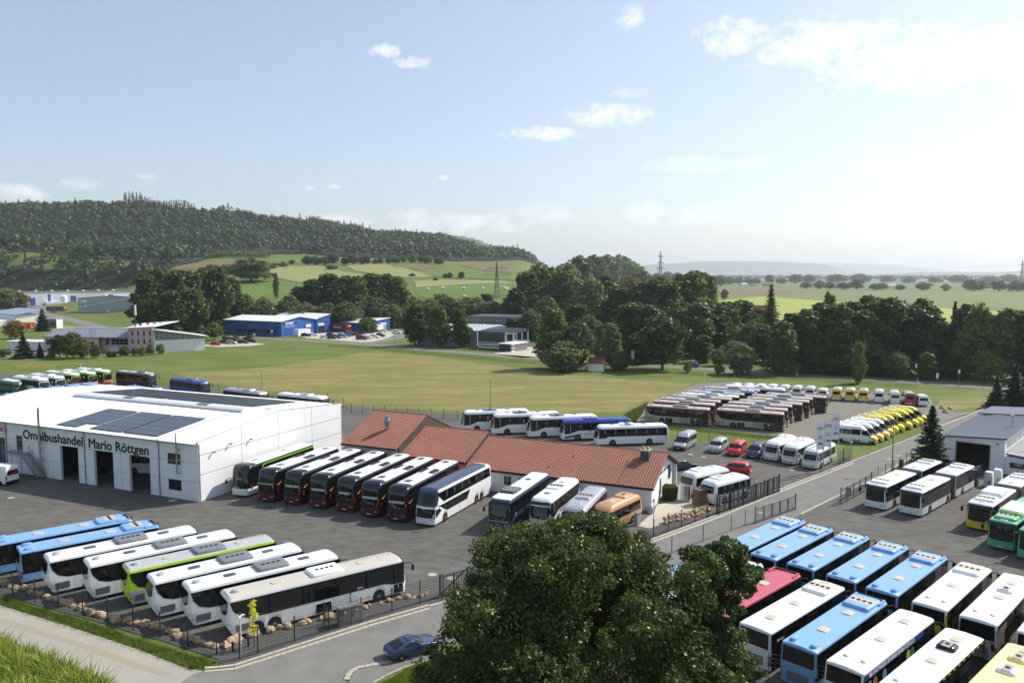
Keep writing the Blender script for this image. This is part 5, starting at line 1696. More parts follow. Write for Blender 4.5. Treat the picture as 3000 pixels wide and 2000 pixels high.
# ---------------------------------------------------------------- low floor city bus
def city_bus(roofm, sidem, frontm=None, rearm=None, glass_low=1.0, L_=12.0, ac=True, fairing=True, bumps=True, hatches=(4.4, 8.3), edge=None, lowm=None, domes=False, front_trim=None, rail=None, acm=None, ac2=None):
 W_, H = 2.55, 2.98
 X = L_ / 2
 t = thing('city_bus')
 rows = [(.28, 1.26, X - .06, -X + .06, .3, .16, .1), (1.1, 1.275, X, -X, .3, .16, .12), (1.35, 1.275, X - .01, -X, .3, .16, .12), (2.55, 1.24, X - .1, -X + .06, .26, .16, .1), (2.84, 1.232, X - .16, -X + .08, .24, .16, .1), (2.93, 1.21, X - .2, -X + .1, .22, .16, .1), (H, 1.15, X - .27, -X + .17, .2, .14, .1)]
 fw = X - 2.75
 rw = fw - 5.9 if L_ < 13 else fw - 5.9
 B = Body(rows, (fw, rw) if L_ < 13 else (fw, rw))
 mats = [sidem, roofm, frontm or sidem, rearm or sidem, edge or roofm, lowm or sidem]

 def mf(tg, z, x):
  if tg == 'T' or z > 2.93:
   return 1
  if z > 2.6:
   return 4
  if tg == 'F':
   return 2
  if tg == 'R':
   return 3
  return 0 if z > 1.1 else 5
 B.build(t, mats, mf)
 cuts = [X - .35, X - 1.75, X - 3.6, X - 5.2, X - 6.6, X - 8.2, X - 9.9, -X + .2]
 glass_band(B, t, [(X - .3, glass_low), (-X + .1, glass_low)], 2.78, cuts, 1)
 glass_band(B, t, [(X - .3, glass_low), (-X + .1, glass_low)], 2.78, cuts, -1)
 for s_ in (.35, 5.1, 8.8):
  if s_ > L_ - 2:
   continue
  d = B.side(t, 'door', V_trim, [(X - s_, .34), (X - s_ - 1.3, .34), (X - s_ - 1.3, 2.62), (X - s_, 2.62)], -1, .02)
  for k in (0, 1):
   a = X - s_ - .06 - k * .63
   B.side(d, 'door_pane', V_glass, [(a, .5), (a - .55, .5), (a - .55, 2.5), (a, 2.5)], -1, .028)
 B.patch(t, 'windscreen', V_wind, 1.05, 2.45, ext=1.0, low=.12)
 B.patch(t, 'destination_display', V_trim, 2.46, 2.84, ext=.96, off=.016)
 B.patch(t, 'rear_window', V_glass, 1.75, 2.8, ext=.82, rear=True)
 B.patch(t, 'engine_cover', V_pod, .5, 1.15, ext=.55, rear=True, off=.008)
 front_kit(B, t, .66)
 tail_kit(B, t, .6, 1.3)
 for x in B.wheels:
  for sg in (1, -1):
   wheel(t, x, sg * 1.12, .48, sg)
 for sg in (1, -1):
  mirror(t, X - .2, sg * 1.2, 2.6, sg)
 if ac:
  ac_unit(t, X - 2.1, H - .01, acm or roofm, 2.5, 2.0, .28, 4, grille=V_hatch)
 if ac2:
  ac_unit(t, X - ac2, H - .01, acm or roofm, 1.2, 1.1, .26, 1)
 for s_ in hatches:
  hatch(t, X - s_, H + .02, L_=.9, W_=.72)
 if bumps:
  for sg in (1, -1):
   hatch(t, -X + .85, H, roofm, L_=.8, W_=.42, h=.2, name='exhaust_housing', y=sg * .72)
 if domes:
  for sg in (1, -1):
   MB().lathe([(.2, 0), (.2, .05), (.13, .1), (.02, .12)], (-X + 1.6, sg * .55, H), n=14).build('roof_ventilator', V_hatch, t, smooth=40)
 if fairing:
  mb = MB()
  for sg in (1, -1):
   a = [(X - .3, sg * 1.16, 2.82), (X - 1.4, sg * 1.2, 2.86), (X - 1.5, sg * 1.12, 3.1), (X - .42, sg * 1.08, 3.12)]
   b = [(x, y - sg * .14, z) for x, y, z in a]
   mb.add(a + b, [(0, 1, 2, 3), (7, 6, 5, 4), (0, 4, 5, 1), (1, 5, 6, 2), (2, 6, 7, 3), (3, 7, 4, 0)])
  mb.build('roof_fin', roofm, t, weld=False)
  MB().box(X - .5, X - .38, -1.05, 1.05, 2.96, 3.1).build('roof_spoiler', V_trim, t)
 if rail:
  B.side(t, 'roof_rail', rail, [(X - .4, 2.82), (-X + .3, 2.82), (-X + .3, 2.9), (X - .4, 2.9)], 0, .02)
 return t, B

# ---------------------------------------------------------------- intercity bus
def intercity(bodym, roofm, lowm=None, L_=13.0, podm=None, hatchm=None, axle2=True, edge=None, dark_low=None, doors=True, red=False):
 X = L_ / 2
 H = 3.22
 t = thing('intercity_bus')
 rows = [(.32, 1.24, X - .05, -X + .45, .32, .2, .14), (1.1, 1.275, X, -X + .02, .34, .2, .16), (1.45, 1.275, X - .02, -X, .34, .2, .16), (2.72, 1.235, X - .24, -X + .14, .3, .22, .14), (3.04, 1.225, X - .34, -X + .19, .28, .2, .12), (3.16, 1.18, X - .41, -X + .26, .26, .2, .1), (H, 1.08, X - .52, -X + .38, .22, .18, .1)]
 fw = X - 2.7
 r1 = -X + 3.25 + (0 if not axle2 else .35)
 wh = (fw, r1, r1 - 1.35) if axle2 else (fw, r1)
 B = Body(rows, wh)
 mats = [bodym, roofm, edge or bodym, lowm or bodym]

 def mf(tg, z, x):
  if tg == 'T':
   return 1
  if z > 3.15:
   return 1
  if z > 2.75:
   return 2
  return 3 if (z < 1.3 and tg == 'S') else 0
 B.build(t, mats, mf)
 low = [(X - .3, 1.18), (X - 1.3, 1.2), (X - 2.2, 1.42), (-X + 3.2, 1.42), (-X + 1.6, 1.5), (-X + .9, 1.75), (-X + .45, 2.3), (-X + .3, 2.85)]
 cuts = [X - .34, X - 1.55, X - 3.3, X - 5.0, X - 6.7, X - 8.4, X - 10.2, -X + .32]
 if L_ > 14:
  cuts = [X - .34, X - 1.55, X - 3.3, X - 5.2, X - 7.0, X - 8.8, X - 10.6, X - 12.4, -X + .32]
 for sg in (1, -1):
  glass_band(B, t, low, 2.92, cuts, sg)
 for s_ in ((.42, .9), (6.9, 1.35)):
  d = B.side(t, 'door', V_trim, [(X - s_[0], .38), (X - s_[0] - s_[1], .38), (X - s_[0] - s_[1], 2.7), (X - s_[0], 2.7)], -1, .02)
  for k in range(2):
   a = X - s_[0] - .05 - k * s_[1] / 2
   B.side(d, 'door_pane', V_glass, [(a, .55), (a - s_[1] / 2 + .08, .55), (a - s_[1] / 2 + .08, 2.6), (a, 2.6)], -1, .028)
 for sg in (1, -1):
  grille_plate(B, t, -X + .6, -X + 1.75, .55, 1.12, sg, V_roofg)
 bay_lines(B, t, [X - 3.6, X - 5.2, X - 6.75, -X + 5.2, -X + 2.2], .38, 1.4, 0)
 B.patch(t, 'windscreen', V_wind, 1.25, 2.75, ext=1.0, low=.1)
 B.patch(t, 'destination_display', V_trim, 2.76, 3.02, ext=.95, off=.016)
 B.patch(t, 'rear_window', V_glass, 1.75, 2.95, ext=.8, rear=True, low=.35)
 front_kit(B, t, .8)
 tail_kit(B, t, .75, 1.35)
 for k in (.62, .3, .1):
  B.side(t, 'marker_lamp', V_amber, [(X - 12 * k - .1, .62), (X - 12 * k - .22, .62), (X - 12 * k - .22, .7), (X - 12 * k - .1, .7)], 0, .016)
 for x in wh:
  for sg in (1, -1):
   wheel(t, x, sg * 1.12, .5, sg)
 mirror(t, X - .3, -1.15, 2.75, -1, reach=.65)
 mirror(t, X - .3, 1.15, 2.6, 1)
 ac_unit(t, X - L_ * .46, H - .02, podm or V_pod, 2.7, 1.9, .3, 4, grille=podm or V_pod, along='x')
 for s_ in (.24, .72):
  hatch(t, X - L_ * s_, H + .02, hatchm, L_=1.0, W_=.62)
 hatch(t, -X + 1.05, H, V_roofg, L_=.62, W_=.5, h=.2, name='roof_ventilator')
 for y in (.35,):
  MB().tube((X - 1.0, y, H), (X - .9, y, H + .35), .012, n=5).build('antenna', V_trim, t)
 return t, B

# ---------------------------------------------------------------- touring coach
def coach(bodym, roofm, L_=12.3, H=3.55, lowm=None, glass_style='slant', front=None, podm=None, axle3=False, edge=None, mirrorm=None, podx=.42, hatchm=None, mask=None, pod_fans=4):
 X = L_ / 2
 t = thing('coach')
 k = H / 3.55
 rows = [(.3, 1.22, X - .06, -X + .25, .36, .25, .16), (1.12, 1.275, X, -X, .4, .25, .2), (1.5 * k, 1.275, X - .04, -X, .4, .25, .2), (2.7 * k, 1.25, X - .32, -X + .1, .36, .28, .18), (3.1 * k, 1.22, X - .5, -X + .18, .34, .28, .16), (3.36 * k, 1.14, X - .72, -X + .3, .32, .26, .14), (3.49 * k, 1.0, X - 1.0, -X + .46, .28, .22, .12), (H, .8, X - 1.4, -X + .7, .24, .18, .1)]
 fw = X - 2.75
 r1 = -X + 3.3
 wh = (fw, r1 + .5, r1 - .85) if axle3 else (fw, r1)
 B = Body(rows, wh)
 mats = [bodym, roofm, front or bodym, lowm or bodym, edge or roofm]

 def mf(tg, z, x):
  if tg == 'T' or z > 3.3 * k:
   return 1
  if z > 2.9 * k:
   return 4
  if tg == 'F':
   return 2
  return 3 if z < 1.3 else 0
 B.build(t, mats, mf)
 zt = 2.98 * k
 zl = 1.72 * k
 if glass_style == 'slant':
  low = [(X - .45, 1.15), (X - 1.35, 1.2), (X - 2.9, zl), (-X + .9, zl), (-X + .45, zl + .4), (-X + .3, zt - .1)]
 else:
  low = [(X - .45, 1.25), (X - 1.5, 1.3), (X - 2.0, zl - .05), (-X + .25, zl - .05)]
 n = 7
 c0 = X - .5
 cuts = [c0, X - 1.5] + [X - 1.5 - (L_ - 1.85) * q / 6 for q in range(1, 7)]
 for sg in (1, -1):
  glass_band(B, t, low, zt, cuts, sg)
 d = B.side(t, 'door', mask or V_trim, [(X - .45, .42), (X - 1.3, .42), (X - 1.3, 2.4), (X - .45, 2.4)], -1, .02)
 B.side(d, 'door_pane', V_glass, [(X - .52, 1.0), (X - 1.22, 1.0), (X - 1.22, 2.3), (X - .52, 2.3)], -1, .03)
 bay_lines(B, t, [X - 2.05, X - 3.5, X - 5.3, X - 7.1, -X + 4.2, -X + 2.0], .36, 1.45, 0)
 B.patch(t, 'windscreen', V_wind, 1.2, 2.85 * k, ext=1.0, low=.06)
 B.patch(t, 'windscreen_mask', V_trim, 2.86 * k, 3.12 * k, ext=.98, off=.014)
 B.patch(t, 'rear_window', V_glass, 2.0 * k, 2.95 * k, ext=.78, rear=True)
 front_kit(B, t, .82)
 tail_kit(B, t, .8, 1.5)
 for x in wh:
  for sg in (1, -1):
   wheel(t, x, sg * 1.12, .5, sg)
 for sg in (1, -1):
  mirror(t, X - .55, sg * 1.1, 2.75 * k, sg, mirrorm, reach=.75)
 if podm is not None:
  ac_unit(t, X - L_ * podx, H - .06, podm, 2.5, 1.75, .26, pod_fans, grille=V_grille if podm is not V_pod else V_pod)
 for s_ in (.24, .68):
  hatch(t, X - L_ * s_, H, hatchm or V_hatchd, L_=.8, W_=.7)
 MB().tube((X - 1.9, .3, H - .02), (X - 1.8, .3, H + .4), .012, n=5).build('antenna', V_trim, t)
 return t, B

# ---------------------------------------------------------------- double deck coach
def double_decker(kind):
 L_ = 14.4
 X = L_ / 2
 H = 3.98
 t = thing('double_deck_coach')
 bow = .2 if kind != 'rounded' else .34
 rk = .3 if kind != 'rounded' else .62
 rows = [(.28, 1.22, X - .08, -X + .2, .32, .22, .14), (1.12, 1.275, X, -X, .36, .22, bow), (1.6, 1.275, X - .05, -X, .36, .22, bow), (2.2, 1.27, X - .14, -X + .02, .36, .22, bow), (3.3, 1.25, X - rk, -X + .08, .34, .24, bow), (3.66, 1.22, X - rk - .16, -X + .12, .32, .24, bow), (3.86, 1.12, X - rk - .4, -X + .24, .3, .22, bow * .8), (H, .9, X - rk - .85, -X + .5, .26, .2, .12)]
 wh = (X - 2.6, -X + 4.1, -X + 2.75)
 B = Body(rows, wh)
 side_m, roof_m, low_m, nose_m = {'marino': (V_black, V_white, V_wine, V_black), 'lime': (V_black, V_white, V_white, V_black), 'rounded': (V_white, V_navy, V_white, V_navy)}[kind]
 mats = [side_m, roof_m, low_m, nose_m, V_red]
 fr = 2.0 if kind == 'marino' else 1.0

 def mf(tg, z, x):
  if kind == 'rounded':
   if tg == 'T' or z > 3.9:
    return 1 if x > -X + 1.0 else 0
   if z > 3.66:
    return 1 if x > X - 1.6 else 0
   if tg == 'F' and z > 2.2:
    return 3
   return 0
  if (tg == 'T' or z > 3.86):
   return 3 if x > X - 1.7 else 1
  if tg == 'R' and kind == 'marino':
   return 4
  if z > 3.6 and kind == 'lime':
   return 0
  return 2 if z < 1.12 else 0
 B.build(t, mats, mf)
 n = 7
 for sg in (1, -1):
  if kind == 'rounded':
   B.side(t, 'window_band', V_trim, [(X - 1.0, 3.62), (X - 2.3, 2.42), (X - 2.9, 2.42), (-X + .35, 2.5), (-X + .28, 3.2), (-X + .6, 3.62)], sg, .006)
   ups = [X - 1.2 - (L_ - 1.7) * q / 7 for q in range(8)]
   low = [(X - 1.0, 3.4), (X - 2.2, 2.45), (-X + .3, 2.5)]
   for a, b in zip(ups[:-1], ups[1:]):
    B.side(t, 'window', V_glass, band_poly(low, 3.5, a - .02, b + .02), sg, .014)
   # lower wedge window
   B.side(t, 'window', V_glass, [(X - .75, 2.2), (X - 2.3, 2.15), (X - 8.6, 2.2), (X - 7.8, 1.25), (X - 3.1, 1.22), (X - 2.2, 1.6), (X - 1.5, 2.02)], sg, .012)
   B.side(t, 'cab_window', V_glass, [(X - .5, 1.85), (X - 1.25, 1.9), (X - 1.75, 1.55), (X - .55, 1.0)], sg, .016)
  else:
   ups = [X - .75 - (L_ - 1.1) * q / 8 for q in range(9)]
   for a, b in zip(ups[:-1], ups[1:]):
    B.side(t, 'window', V_glass, [(a - .03, 3.5), (b + .03, 3.5), (b + .03, 2.45), (a - .03, 2.45)], sg, .014)
   lo = [X - .5 - 9.0 * q / 6 for q in range(7)]
   for a, b in zip(lo[:-1], lo[1:]):
    B.side(t, 'window', V_glass, [(a - .03, 2.05), (b + .03, 2.05), (b + .03, 1.3), (a - .03, 1.3)], sg, .014)
   if kind == 'lime':
    B.side(t, 'lime_stripe', V_green, [(X - 3.0, 3.3), (X - 3.4, 3.62), (-X + .3, 3.66), (-X + .3, 3.5), (X - 3.6, 3.5), (X - 3.1, 3.2)], sg, .024)
   else:
    B.side(t, 'flame_emblem', V_orange, [(X - .85, 2.2), (X - 1.25, 2.28), (X - 1.7, 2.5), (X - 1.45, 2.24), (X - 1.1, 2.1)], sg, .022)
    B.side(t, 'flame_emblem', V_yellow, [(X - .75, 2.12), (X - 1.0, 2.14), (X - 1.3, 2.26), (X - 1.05, 2.08)], sg, .026)
 bay_lines(B, t, [X - 4.0, X - 6.0, X - 8.0, -X + 2.0], .35, 1.2, 0)
 if kind == 'rounded':
  B.patch(t, 'upper_windscreen', V_glass, 2.32, 3.55, ext=1.1, low=.0)
  B.patch(t, 'windscreen', V_wind, 1.1, 1.98, ext=.98, low=.0)
  B.patch(t, 'destination_display', V_trim, .98, 1.1, ext=.9, off=.014)
 else:
  B.patch(t, 'upper_windscreen', V_glass if kind == 'marino' else V_wind, 2.5, 3.5, ext=.96)
  B.patch(t, 'windscreen', V_wind, 1.12, 2.12, ext=.98, low=.05)
  if kind == 'lime':
   B.patch(t, 'destination_display', V_pod, 2.24, 2.38, ext=.3, off=.016)
 B.patch(t, 'rear_window', V_glass, 2.6, 3.4, ext=.8, rear=True)
 front_kit(B, t, .8)
 tail_kit(B, t, .8, 1.9)
 for x in wh:
  for sg in (1, -1):
   wheel(t, x, sg * 1.12, .5, sg)
 for sg in (1, -1):
  mirror(t, X - .3, sg * 1.16, 2.25, sg, V_red if kind == 'marino' else V_trim, reach=.6, size=(.1, .2, .5))
 if kind == 'rounded':
  pass
 elif kind == 'lime':
  for s_ in (3.4, 9.2):
   hatch(t, X - s_, H, paint('hatch_grey', (150, 152, 150), .6), L_=1.3, W_=.9)
 else:
  for s_, m in ((2.9, V_hatchd), (-X + .0 + L_ + .0 - .9 - 0, V_hatchd)):
   pass
  hatch(t, X - 3.1, H, V_hatchd, L_=1.1, W_=.8)
  hatch(t, X - 6.0, H, V_white, L_=.9, W_=.9, h=.05)
  hatch(t, X - 10.6, H, V_white, L_=.9, W_=.9, h=.05)
  hatch(t, -X + 1.6, H, V_hatchd, L_=1.0, W_=.8)
  for y, s_ in ((.72, 8.1), (-.72, 8.1)):
   v = hatch(t, X - s_, H - .06, V_char, L_=2.0, W_=.72, h=.14, name='roof_condenser', y=y)
   mb = MB()
   for q in range(10):
    mb.box(-.9 + q * .19, -.8 + q * .19, -.3, .3, .12, .155)
   mb.build('louvre', V_trim, v, weld=False)
 return t, B

# ---------------------------------------------------------------- small coach
def midi_coach(bodym, L_=8.6, mirrorm=None, roofm=None):
 X = L_ / 2
 H = 2.98
 t = thing('midi_coach')
 rows = [(.3, 1.05, X - .12, -X + .3, .34, .3, .18), (.9, 1.18, X, -X, .4, .3, .22), (1.3, 1.19, X - .04, -X, .42, .3, .24), (2.2, 1.16, X - .5, -X + .16, .4, .34, .24), (2.55, 1.12, X - .85, -X + .3, .38, .34, .2), (2.78, 1.02, X - 1.25, -X + .5, .34, .3, .16), (2.9, .88, X - 1.6, -X + .75, .3, .26, .12), (H, .66, X - 2.1, -X + 1.1, .26, .2, .1)]
 wh = (X - 1.95, -X + 2.15)
 B = Body(rows, wh, wr=.42, ar=.52)
 B.build(t, [bodym, roofm or bodym], lambda tg, z, x: 1 if tg == 'T' or z > 2.7 else 0)
 low = [(X - .7, 1.15), (X - 1.6, 1.2), (X - 1.9, 1.32), (-X + .5, 1.34)]
 cuts = [X - .85, X - 1.75, X - 3.1, X - 4.5, X - 5.9, -X + .62]
 for sg in (1, -1):
  glass_band(B, t, low, 2.32, cuts, sg)
 B.patch(t, 'windscreen', V_wind, 1.12, 2.42, ext=1.0)
 B.patch(t, 'rear_window', V_glass, 1.5, 2.4, ext=.72, rear=True, low=.1)
 d = B.side(t, 'door', V_trim, [(X - .7, .42), (X - 1.45, .42), (X - 1.5, 2.25), (X - .8, 2.25)], -1, .02)
 front_kit(B, t, .72)
 B.patch(t, 'lower_grille', V_trim, .46, .58, ext=.5, off=.012)
 tail_kit(B, t, .6, 1.35)
 for x in wh:
  for sg in (1, -1):
   wheel(t, x, sg * 1.0, .43, sg)
 for sg in (1, -1):
  mirror(t, X - .75, sg * 1.0, 2.2, sg, bodym, reach=.6, size=(.12, .24, .55))
 ac_unit(t, -X + 2.4, H - .1, bodym, 2.2, 1.6, .26, 2, grille=bodym, along='x')
 hatch(t, X - 3.0, H - .01, V_roofg, L_=.85, W_=.7)
 bay_lines(B, t, [X - 3.0, X - 4.4, -X + 1.3], .36, 1.2, 0)
 return t, B

# ---------------------------------------------------------------- van and minibus
def van(bodym, nosem=None, L_=6.0, H=2.62, glass=True, rearm=None, roofm=None, bumper=None, side_glass=None, ac=False, strip_=None, W_=1.98, door=False):
 X = L_ / 2
 t = thing('van')
 k = H / 2.6
 h = W_ / 2
 rows = [(.26, h - .08, X - .12, -X + .06, .3, .14, .14), (.62, h, X - .02, -X, .34, .12, .2), (.86, h, X - .05, -X, .34, .12, .22), (1.08 * k, h, X - .34, -X, .34, .12, .2), (1.24 * k, h - .01, X - .92, -X, .3, .12, .14), (1.9 * k, h - .06, X - 1.62, -X + .03, .26, .14, .12), (2.25 * k, h - .1, X - 2.05, -X + .06, .24, .16, .12), (2.5 * k, h - .2, X - 2.45, -X + .14, .22, .16, .1), (H, h - .38, X - 2.8, -X + .3, .2, .14, .08)]
 wh = (X - 1.0, -X + 1.25 * (L_ / 6.0))
 B = Body(rows, wh, wr=.35, ar=.43)
 mats = [bodym, nosem or bodym, roofm or bodym, rearm or bodym, bumper or bodym]

 def mf(tg, z, x):
  if z < .6 and tg in 'FR':
   return 4
  if tg == 'T' or z > 2.45 * k:
   return 2
  if tg == 'R':
   return 3
  if tg == 'F' and z < 1.3 * k:
   return 1
  if tg == 'S' and x > X - 1.05 and z < 1.2 * k:
   return 1
  return 0
 B.build(t, mats, mf)
 B.patch(t, 'windscreen', V_wind, 1.28 * k, 2.05 * k, ext=.97)
 zt, zl = 2.06 * k, 1.32 * k
 B_side = [(X - 1.35, zl), (X - 1.95, zt), (X - 2.55, zt), (X - 2.55, zl)]
 B.side(t, 'cab_window', V_glass, [(X - 1.25, zl), (X - 1.95, zt - .03), (X - 2.5, zt - .03), (X - 2.5, zl)], 0, .014)
 if glass:
  cs = [X - 2.68, X - 2.68 - (L_ - 2.9) / 3, X - 2.68 - 2 * (L_ - 2.9) / 3, -X + .2]
  for a, b in zip(cs[:-1], cs[1:]):
   for sg in (1, -1):
    B.side(t, 'window', V_glass, [(a, zl), (a, zt), (b + .06, zt), (b + .06, zl)], sg, .014)
 if door:
  d = B.side(t, 'door', V_trim, [(X - 2.62, .34), (X - 3.95, .34), (X - 3.95, zt + .1), (X - 2.62, zt + .1)], -1, .022)
  for q in range(2):
   a = X - 2.7 - q * .64
   B.side(d, 'door_pane', V_glass, [(a, .5), (a - .54, .5), (a - .54, zt), (a, zt)], -1, .03)
 B.patch(t, 'rear_window', V_glass, 1.36 * k, 2.0 * k, ext=.74, rear=True)
 B.patch(t, 'radiator_grille', V_trim, .58, .86, ext=.42, off=.012)
 front_kit(B, t, .82)
 tail_kit(B, t, .75, 1.25)
 MB().box(-X - .02, -X + .02, -.26, .26, .62, .74).build('number_plate', V_plate, t)
 for x in wh:
  for sg in (1, -1):
   wheel(t, x, sg * (h - .13), .35, sg, w=.22)
 for sg in (1, -1):
  o = pod_mesh(.32, .2, .12, ins=.03).build('mirror', V_trim, t, smooth=40)
  o.location = (X - 1.4, sg * (h + .12), 1.35 * k)
  o.rotation_euler = (0, R(90), 0)
 if strip_:
  B.side(t, 'side_stripe', strip_, [(X - 1.0, .95), (-X + .1, .95), (-X + .1, 1.25), (X - 1.0, 1.25)], 0, .01)
 if ac:
  ac_unit(t, -X + 1.4, H - .04, V_roofg if ac is True else ac, 1.5, 1.05, .18, 0)
  hatch(t, X - 3.6, H, V_roofg, L_=.7, W_=.55)
 return t, B

# ---------------------------------------------------------------- car
def car(bodym, kind='suv', name='car'):
 L_, W_, H = {'suv': (4.5, 1.84, 1.62), 'hatch': (4.1, 1.76, 1.48), 'estate': (4.7, 1.82, 1.46), 'coupe': (4.1, 1.8, 1.31), 'mpv': (5.1, 1.93, 1.92)}[kind]
 X = L_ / 2
 t = thing(name)
 h = W_ / 2
 zb = H * .58
 if kind == 'coupe':
  rows = [(.2, h - .1, X - .14, -X + .14, .4, .36, .2), (.45, h, X - .02, -X + .02, .5, .42, .26), (.66, h, X - .06, -X, .5, .42, .28), (.8, h - .03, X - .3, -X + .06, .46, .4, .24), (.9, h - .07, X - 1.2, -X + .28, .34, .36, .2), (1.08, h - .2, X - 1.62, -X + .72, .3, .34, .18), (1.22, h - .3, X - 1.98, -X + 1.18, .28, .32, .16), (1.29, h - .42, X - 2.2, -X + 1.6, .24, .26, .12), (H, h - .6, X - 2.4, -X + 1.9, .2, .2, .1)]
 else:
  rb = {'suv': .32, 'hatch': .3, 'estate': .4, 'mpv': .16}[kind]
  hood = {'suv': 1.05, 'hatch': .95, 'estate': 1.15, 'mpv': .85}[kind]
  rows = [(.24, h - .08, X - .1, -X + .08, .32, .26, .16), (.5, h, X - .01, -X, .38, .28, .2), (.72, h, X - .04, -X, .38, .28, .22), (zb * .93, h - .01, X - .26, -X + .02, .36, .28, .2), (zb * 1.04, h - .03, X - hood, -X + .05, .3, .26, .16), (H * .84, h - .14, X - hood - .62, -X + rb, .26, .26, .14), (H * .95, h - .22, X - hood - .88, -X + rb + .16, .24, .24, .12), (H, h - .4, X - hood - 1.2, -X + rb + .4, .2, .2, .1)]
 wh = (X - .85, -X + .82)
 B = Body(rows, wh, wr=.33, ar=.385)
 B.build(t, [bodym, V_trim], lambda tg, z, x: 1 if z < .3 else 0, smooth=50)
 if kind == 'coupe':
  B.patch(t, 'windscreen', V_glass, .95, 1.2, ext=.9, off=.01)
  B.patch(t, 'rear_window', V_glass, .94, 1.2, ext=.7, rear=True, off=.012)
  B.side(t, 'window', V_glass, [(X - 1.7, .95), (X - 2.1, 1.17), (-X + 1.5, 1.17), (-X + .95, .97)], 0, .012)
 else:
  B.patch(t, 'windscreen', V_glass, zb * 1.08, H * .88, ext=.95, off=.01)
  B.patch(t, 'rear_window', V_glass, zb * 1.1, H * .88, ext=.8, rear=True, off=.01)
  zt, zl = H * .88, zb * 1.1
  for a, b in ((X - hood - .62, .05), (-.02, -X + .75)):
   B.side(t, 'window', V_glass, [(a + (.35 if a > .5 else 0), zl), (a - (.1 if a > .5 else 0), zt), (b - .02, zt), (b, zl)], 0, .012)
 B.patch(t, 'radiator_grille', V_trim, .42, .6, ext=.45, off=.012)
 front_kit(B, t, .66 if kind != 'coupe' else .6)
 tail_kit(B, t, .62, .86)
 MB().box(-X - .03, -X + .02, -.26, .26, .5, .62).build('number_plate', V_plate, t)
 for x in wh:
  for sg in (1, -1):
   wheel(t, x, sg * (h - .1), .33, sg, w=.21)
 for sg in (1, -1):
  o = pod_mesh(.16, .2, .12, ins=.03).build('mirror', bodym, t, smooth=40)
  o.location = (X - (1.55 if kind != 'coupe' else 1.75), sg * (h + .06), H * .62)
 return t, B

def settle(t, x, y, deg, label, cat, group=None, z=0.0):
 t.location = (x, y, z)
 t.rotation_euler = (0, 0, R(deg))
 return tag(t, label, cat, group)

class Kind:
 """first use moves the prototype itself, later uses copy it with its parts"""

 def __init__(s, made):
  s.t = made[0]
  s.B = made[1]
  s.used = False

 def put(s, x, y, deg, label, cat, group=None, z=0.0):
  t = s.t if not s.used else copy_tree(s.t)
  s.used = True
  settle(t, x, y, deg, label, cat, group, z)
  return t

# ---------------------------------------------------------------- front row of intercity buses, tails to the stone edge
k_wi = Kind(intercity(V_white, V_white, L_=13.0, podm=V_pod, hatchm=V_hatchd, axle2=False))
ROW1 = [(-20.64,63.14,36.8),(-24.23,64.81,38.0),(-31.41,68.45,39.2),(-35.55,69.64,39.8)]
LAB1 = ['white intercity bus next to the one with the beige roof, grey roof pod', 'white intercity bus just right of the lime green one, grey roof pod', 'white intercity bus just left of the lime green one', 'white intercity bus beside the two blue buses, grey roof pod']
for p, l in zip(ROW1, LAB1):
 k_wi.put(*p, l, 'bus', 'intercity buses backed up to the stone edge')
t, B = intercity(V_white, V_roofb, L_=15.2, podm=V_white, hatchm=V_hatch, axle2=True)
settle(t, *(-15.95,61.9,35.6), 'nearest long white three axle bus with beige roof and white pod', 'bus', 'intercity buses backed up to the stone edge')
lettering('SETRA', .2, V_txtw, (3.2, -1.29, 1.62), (1, 0, 0), (0, 0, 1), t)
t, B = intercity(V_lime, V_roofg, lowm=V_roofg, L_=13.0, podm=V_pod, edge=V_lime, axle2=False)
settle(t, *(-27.37,67.09,37.6), 'lime green edged intercity bus with grey roof in the front row', 'bus', 'intercity buses backed up to the stone edge')
k_blue = Kind(city_bus(V_bluec, V_bluec, rearm=V_bluec))
k_blue.put(*(-39.81,71.87,39.5), 'blue low floor bus in the front row directly beside the first white intercity bus', 'bus', 'blue city buses')
k_blue.put(*(-43.41,73.85,39.5), 'blue low floor bus outermost in the front row, cut by the picture edge', 'bus', 'blue city buses')

# ---------------------------------------------------------------- double deck coaches in front of the office
k_mar = Kind(double_decker('marino'))
DDF = [(-27.4,99.1,-111.2),(-23.88,97.97,-111.2),(-20.4,96.46,-111.2),(-16.91,94.98,-111.2),(-13.71,93.15,-111.2),(-10.4,91.4,-111.2)]
DDT = ['www.bushandel-roettgen.de', 'MARINOBUS', 'MARINOBUS', 'MARINO', 'MARINOBUS', 'MARINOBUS']
DDL = ['black double deck coach lettered with a web address, wine red bumper', 'black MARINOBUS double decker just right of the web address coach', 'black MARINOBUS double decker just left of the MARINO one', 'black double deck coach lettered only MARINO, no BUS', 'black MARINOBUS double decker just right of the MARINO one', 'black MARINOBUS double decker next to the white double decker with dark nose']
roots = [k_mar.put(*p, l, 'coach', 'black double deck coaches in a row') for p, l in zip(DDF, DDL)]
for t, s in zip(roots, DDT):
 big = s.startswith('M')
 X_ = 7.2 - .135
 if s == 'MARINOBUS':
  lettering('MARINO', .36, V_txtw, (X_, -.2, 2.31), (0, 1, 0), (-.14, 0, 1), t, shear=.3, bold=.008)
  lettering('BUS', .36, V_txtw, (X_ - .02, .77, 2.31), (0, 1, 0), (-.14, 0, 1), t, shear=.3, width=.8, bold=.008)
 else:
  lettering(s, .38 if big else .2, V_txtw, (X_, 0, 2.31), (0, 1, 0), (-.14, 0, 1), t, shear=.3 if big else .1, bold=.008 if big else .003)
t, B = double_decker('lime')
settle(t, *(-31.42,101.43,-110.5), 'black and white double decker with a lime stripe against the white hall wall', 'coach', 'black double deck coaches in a row')
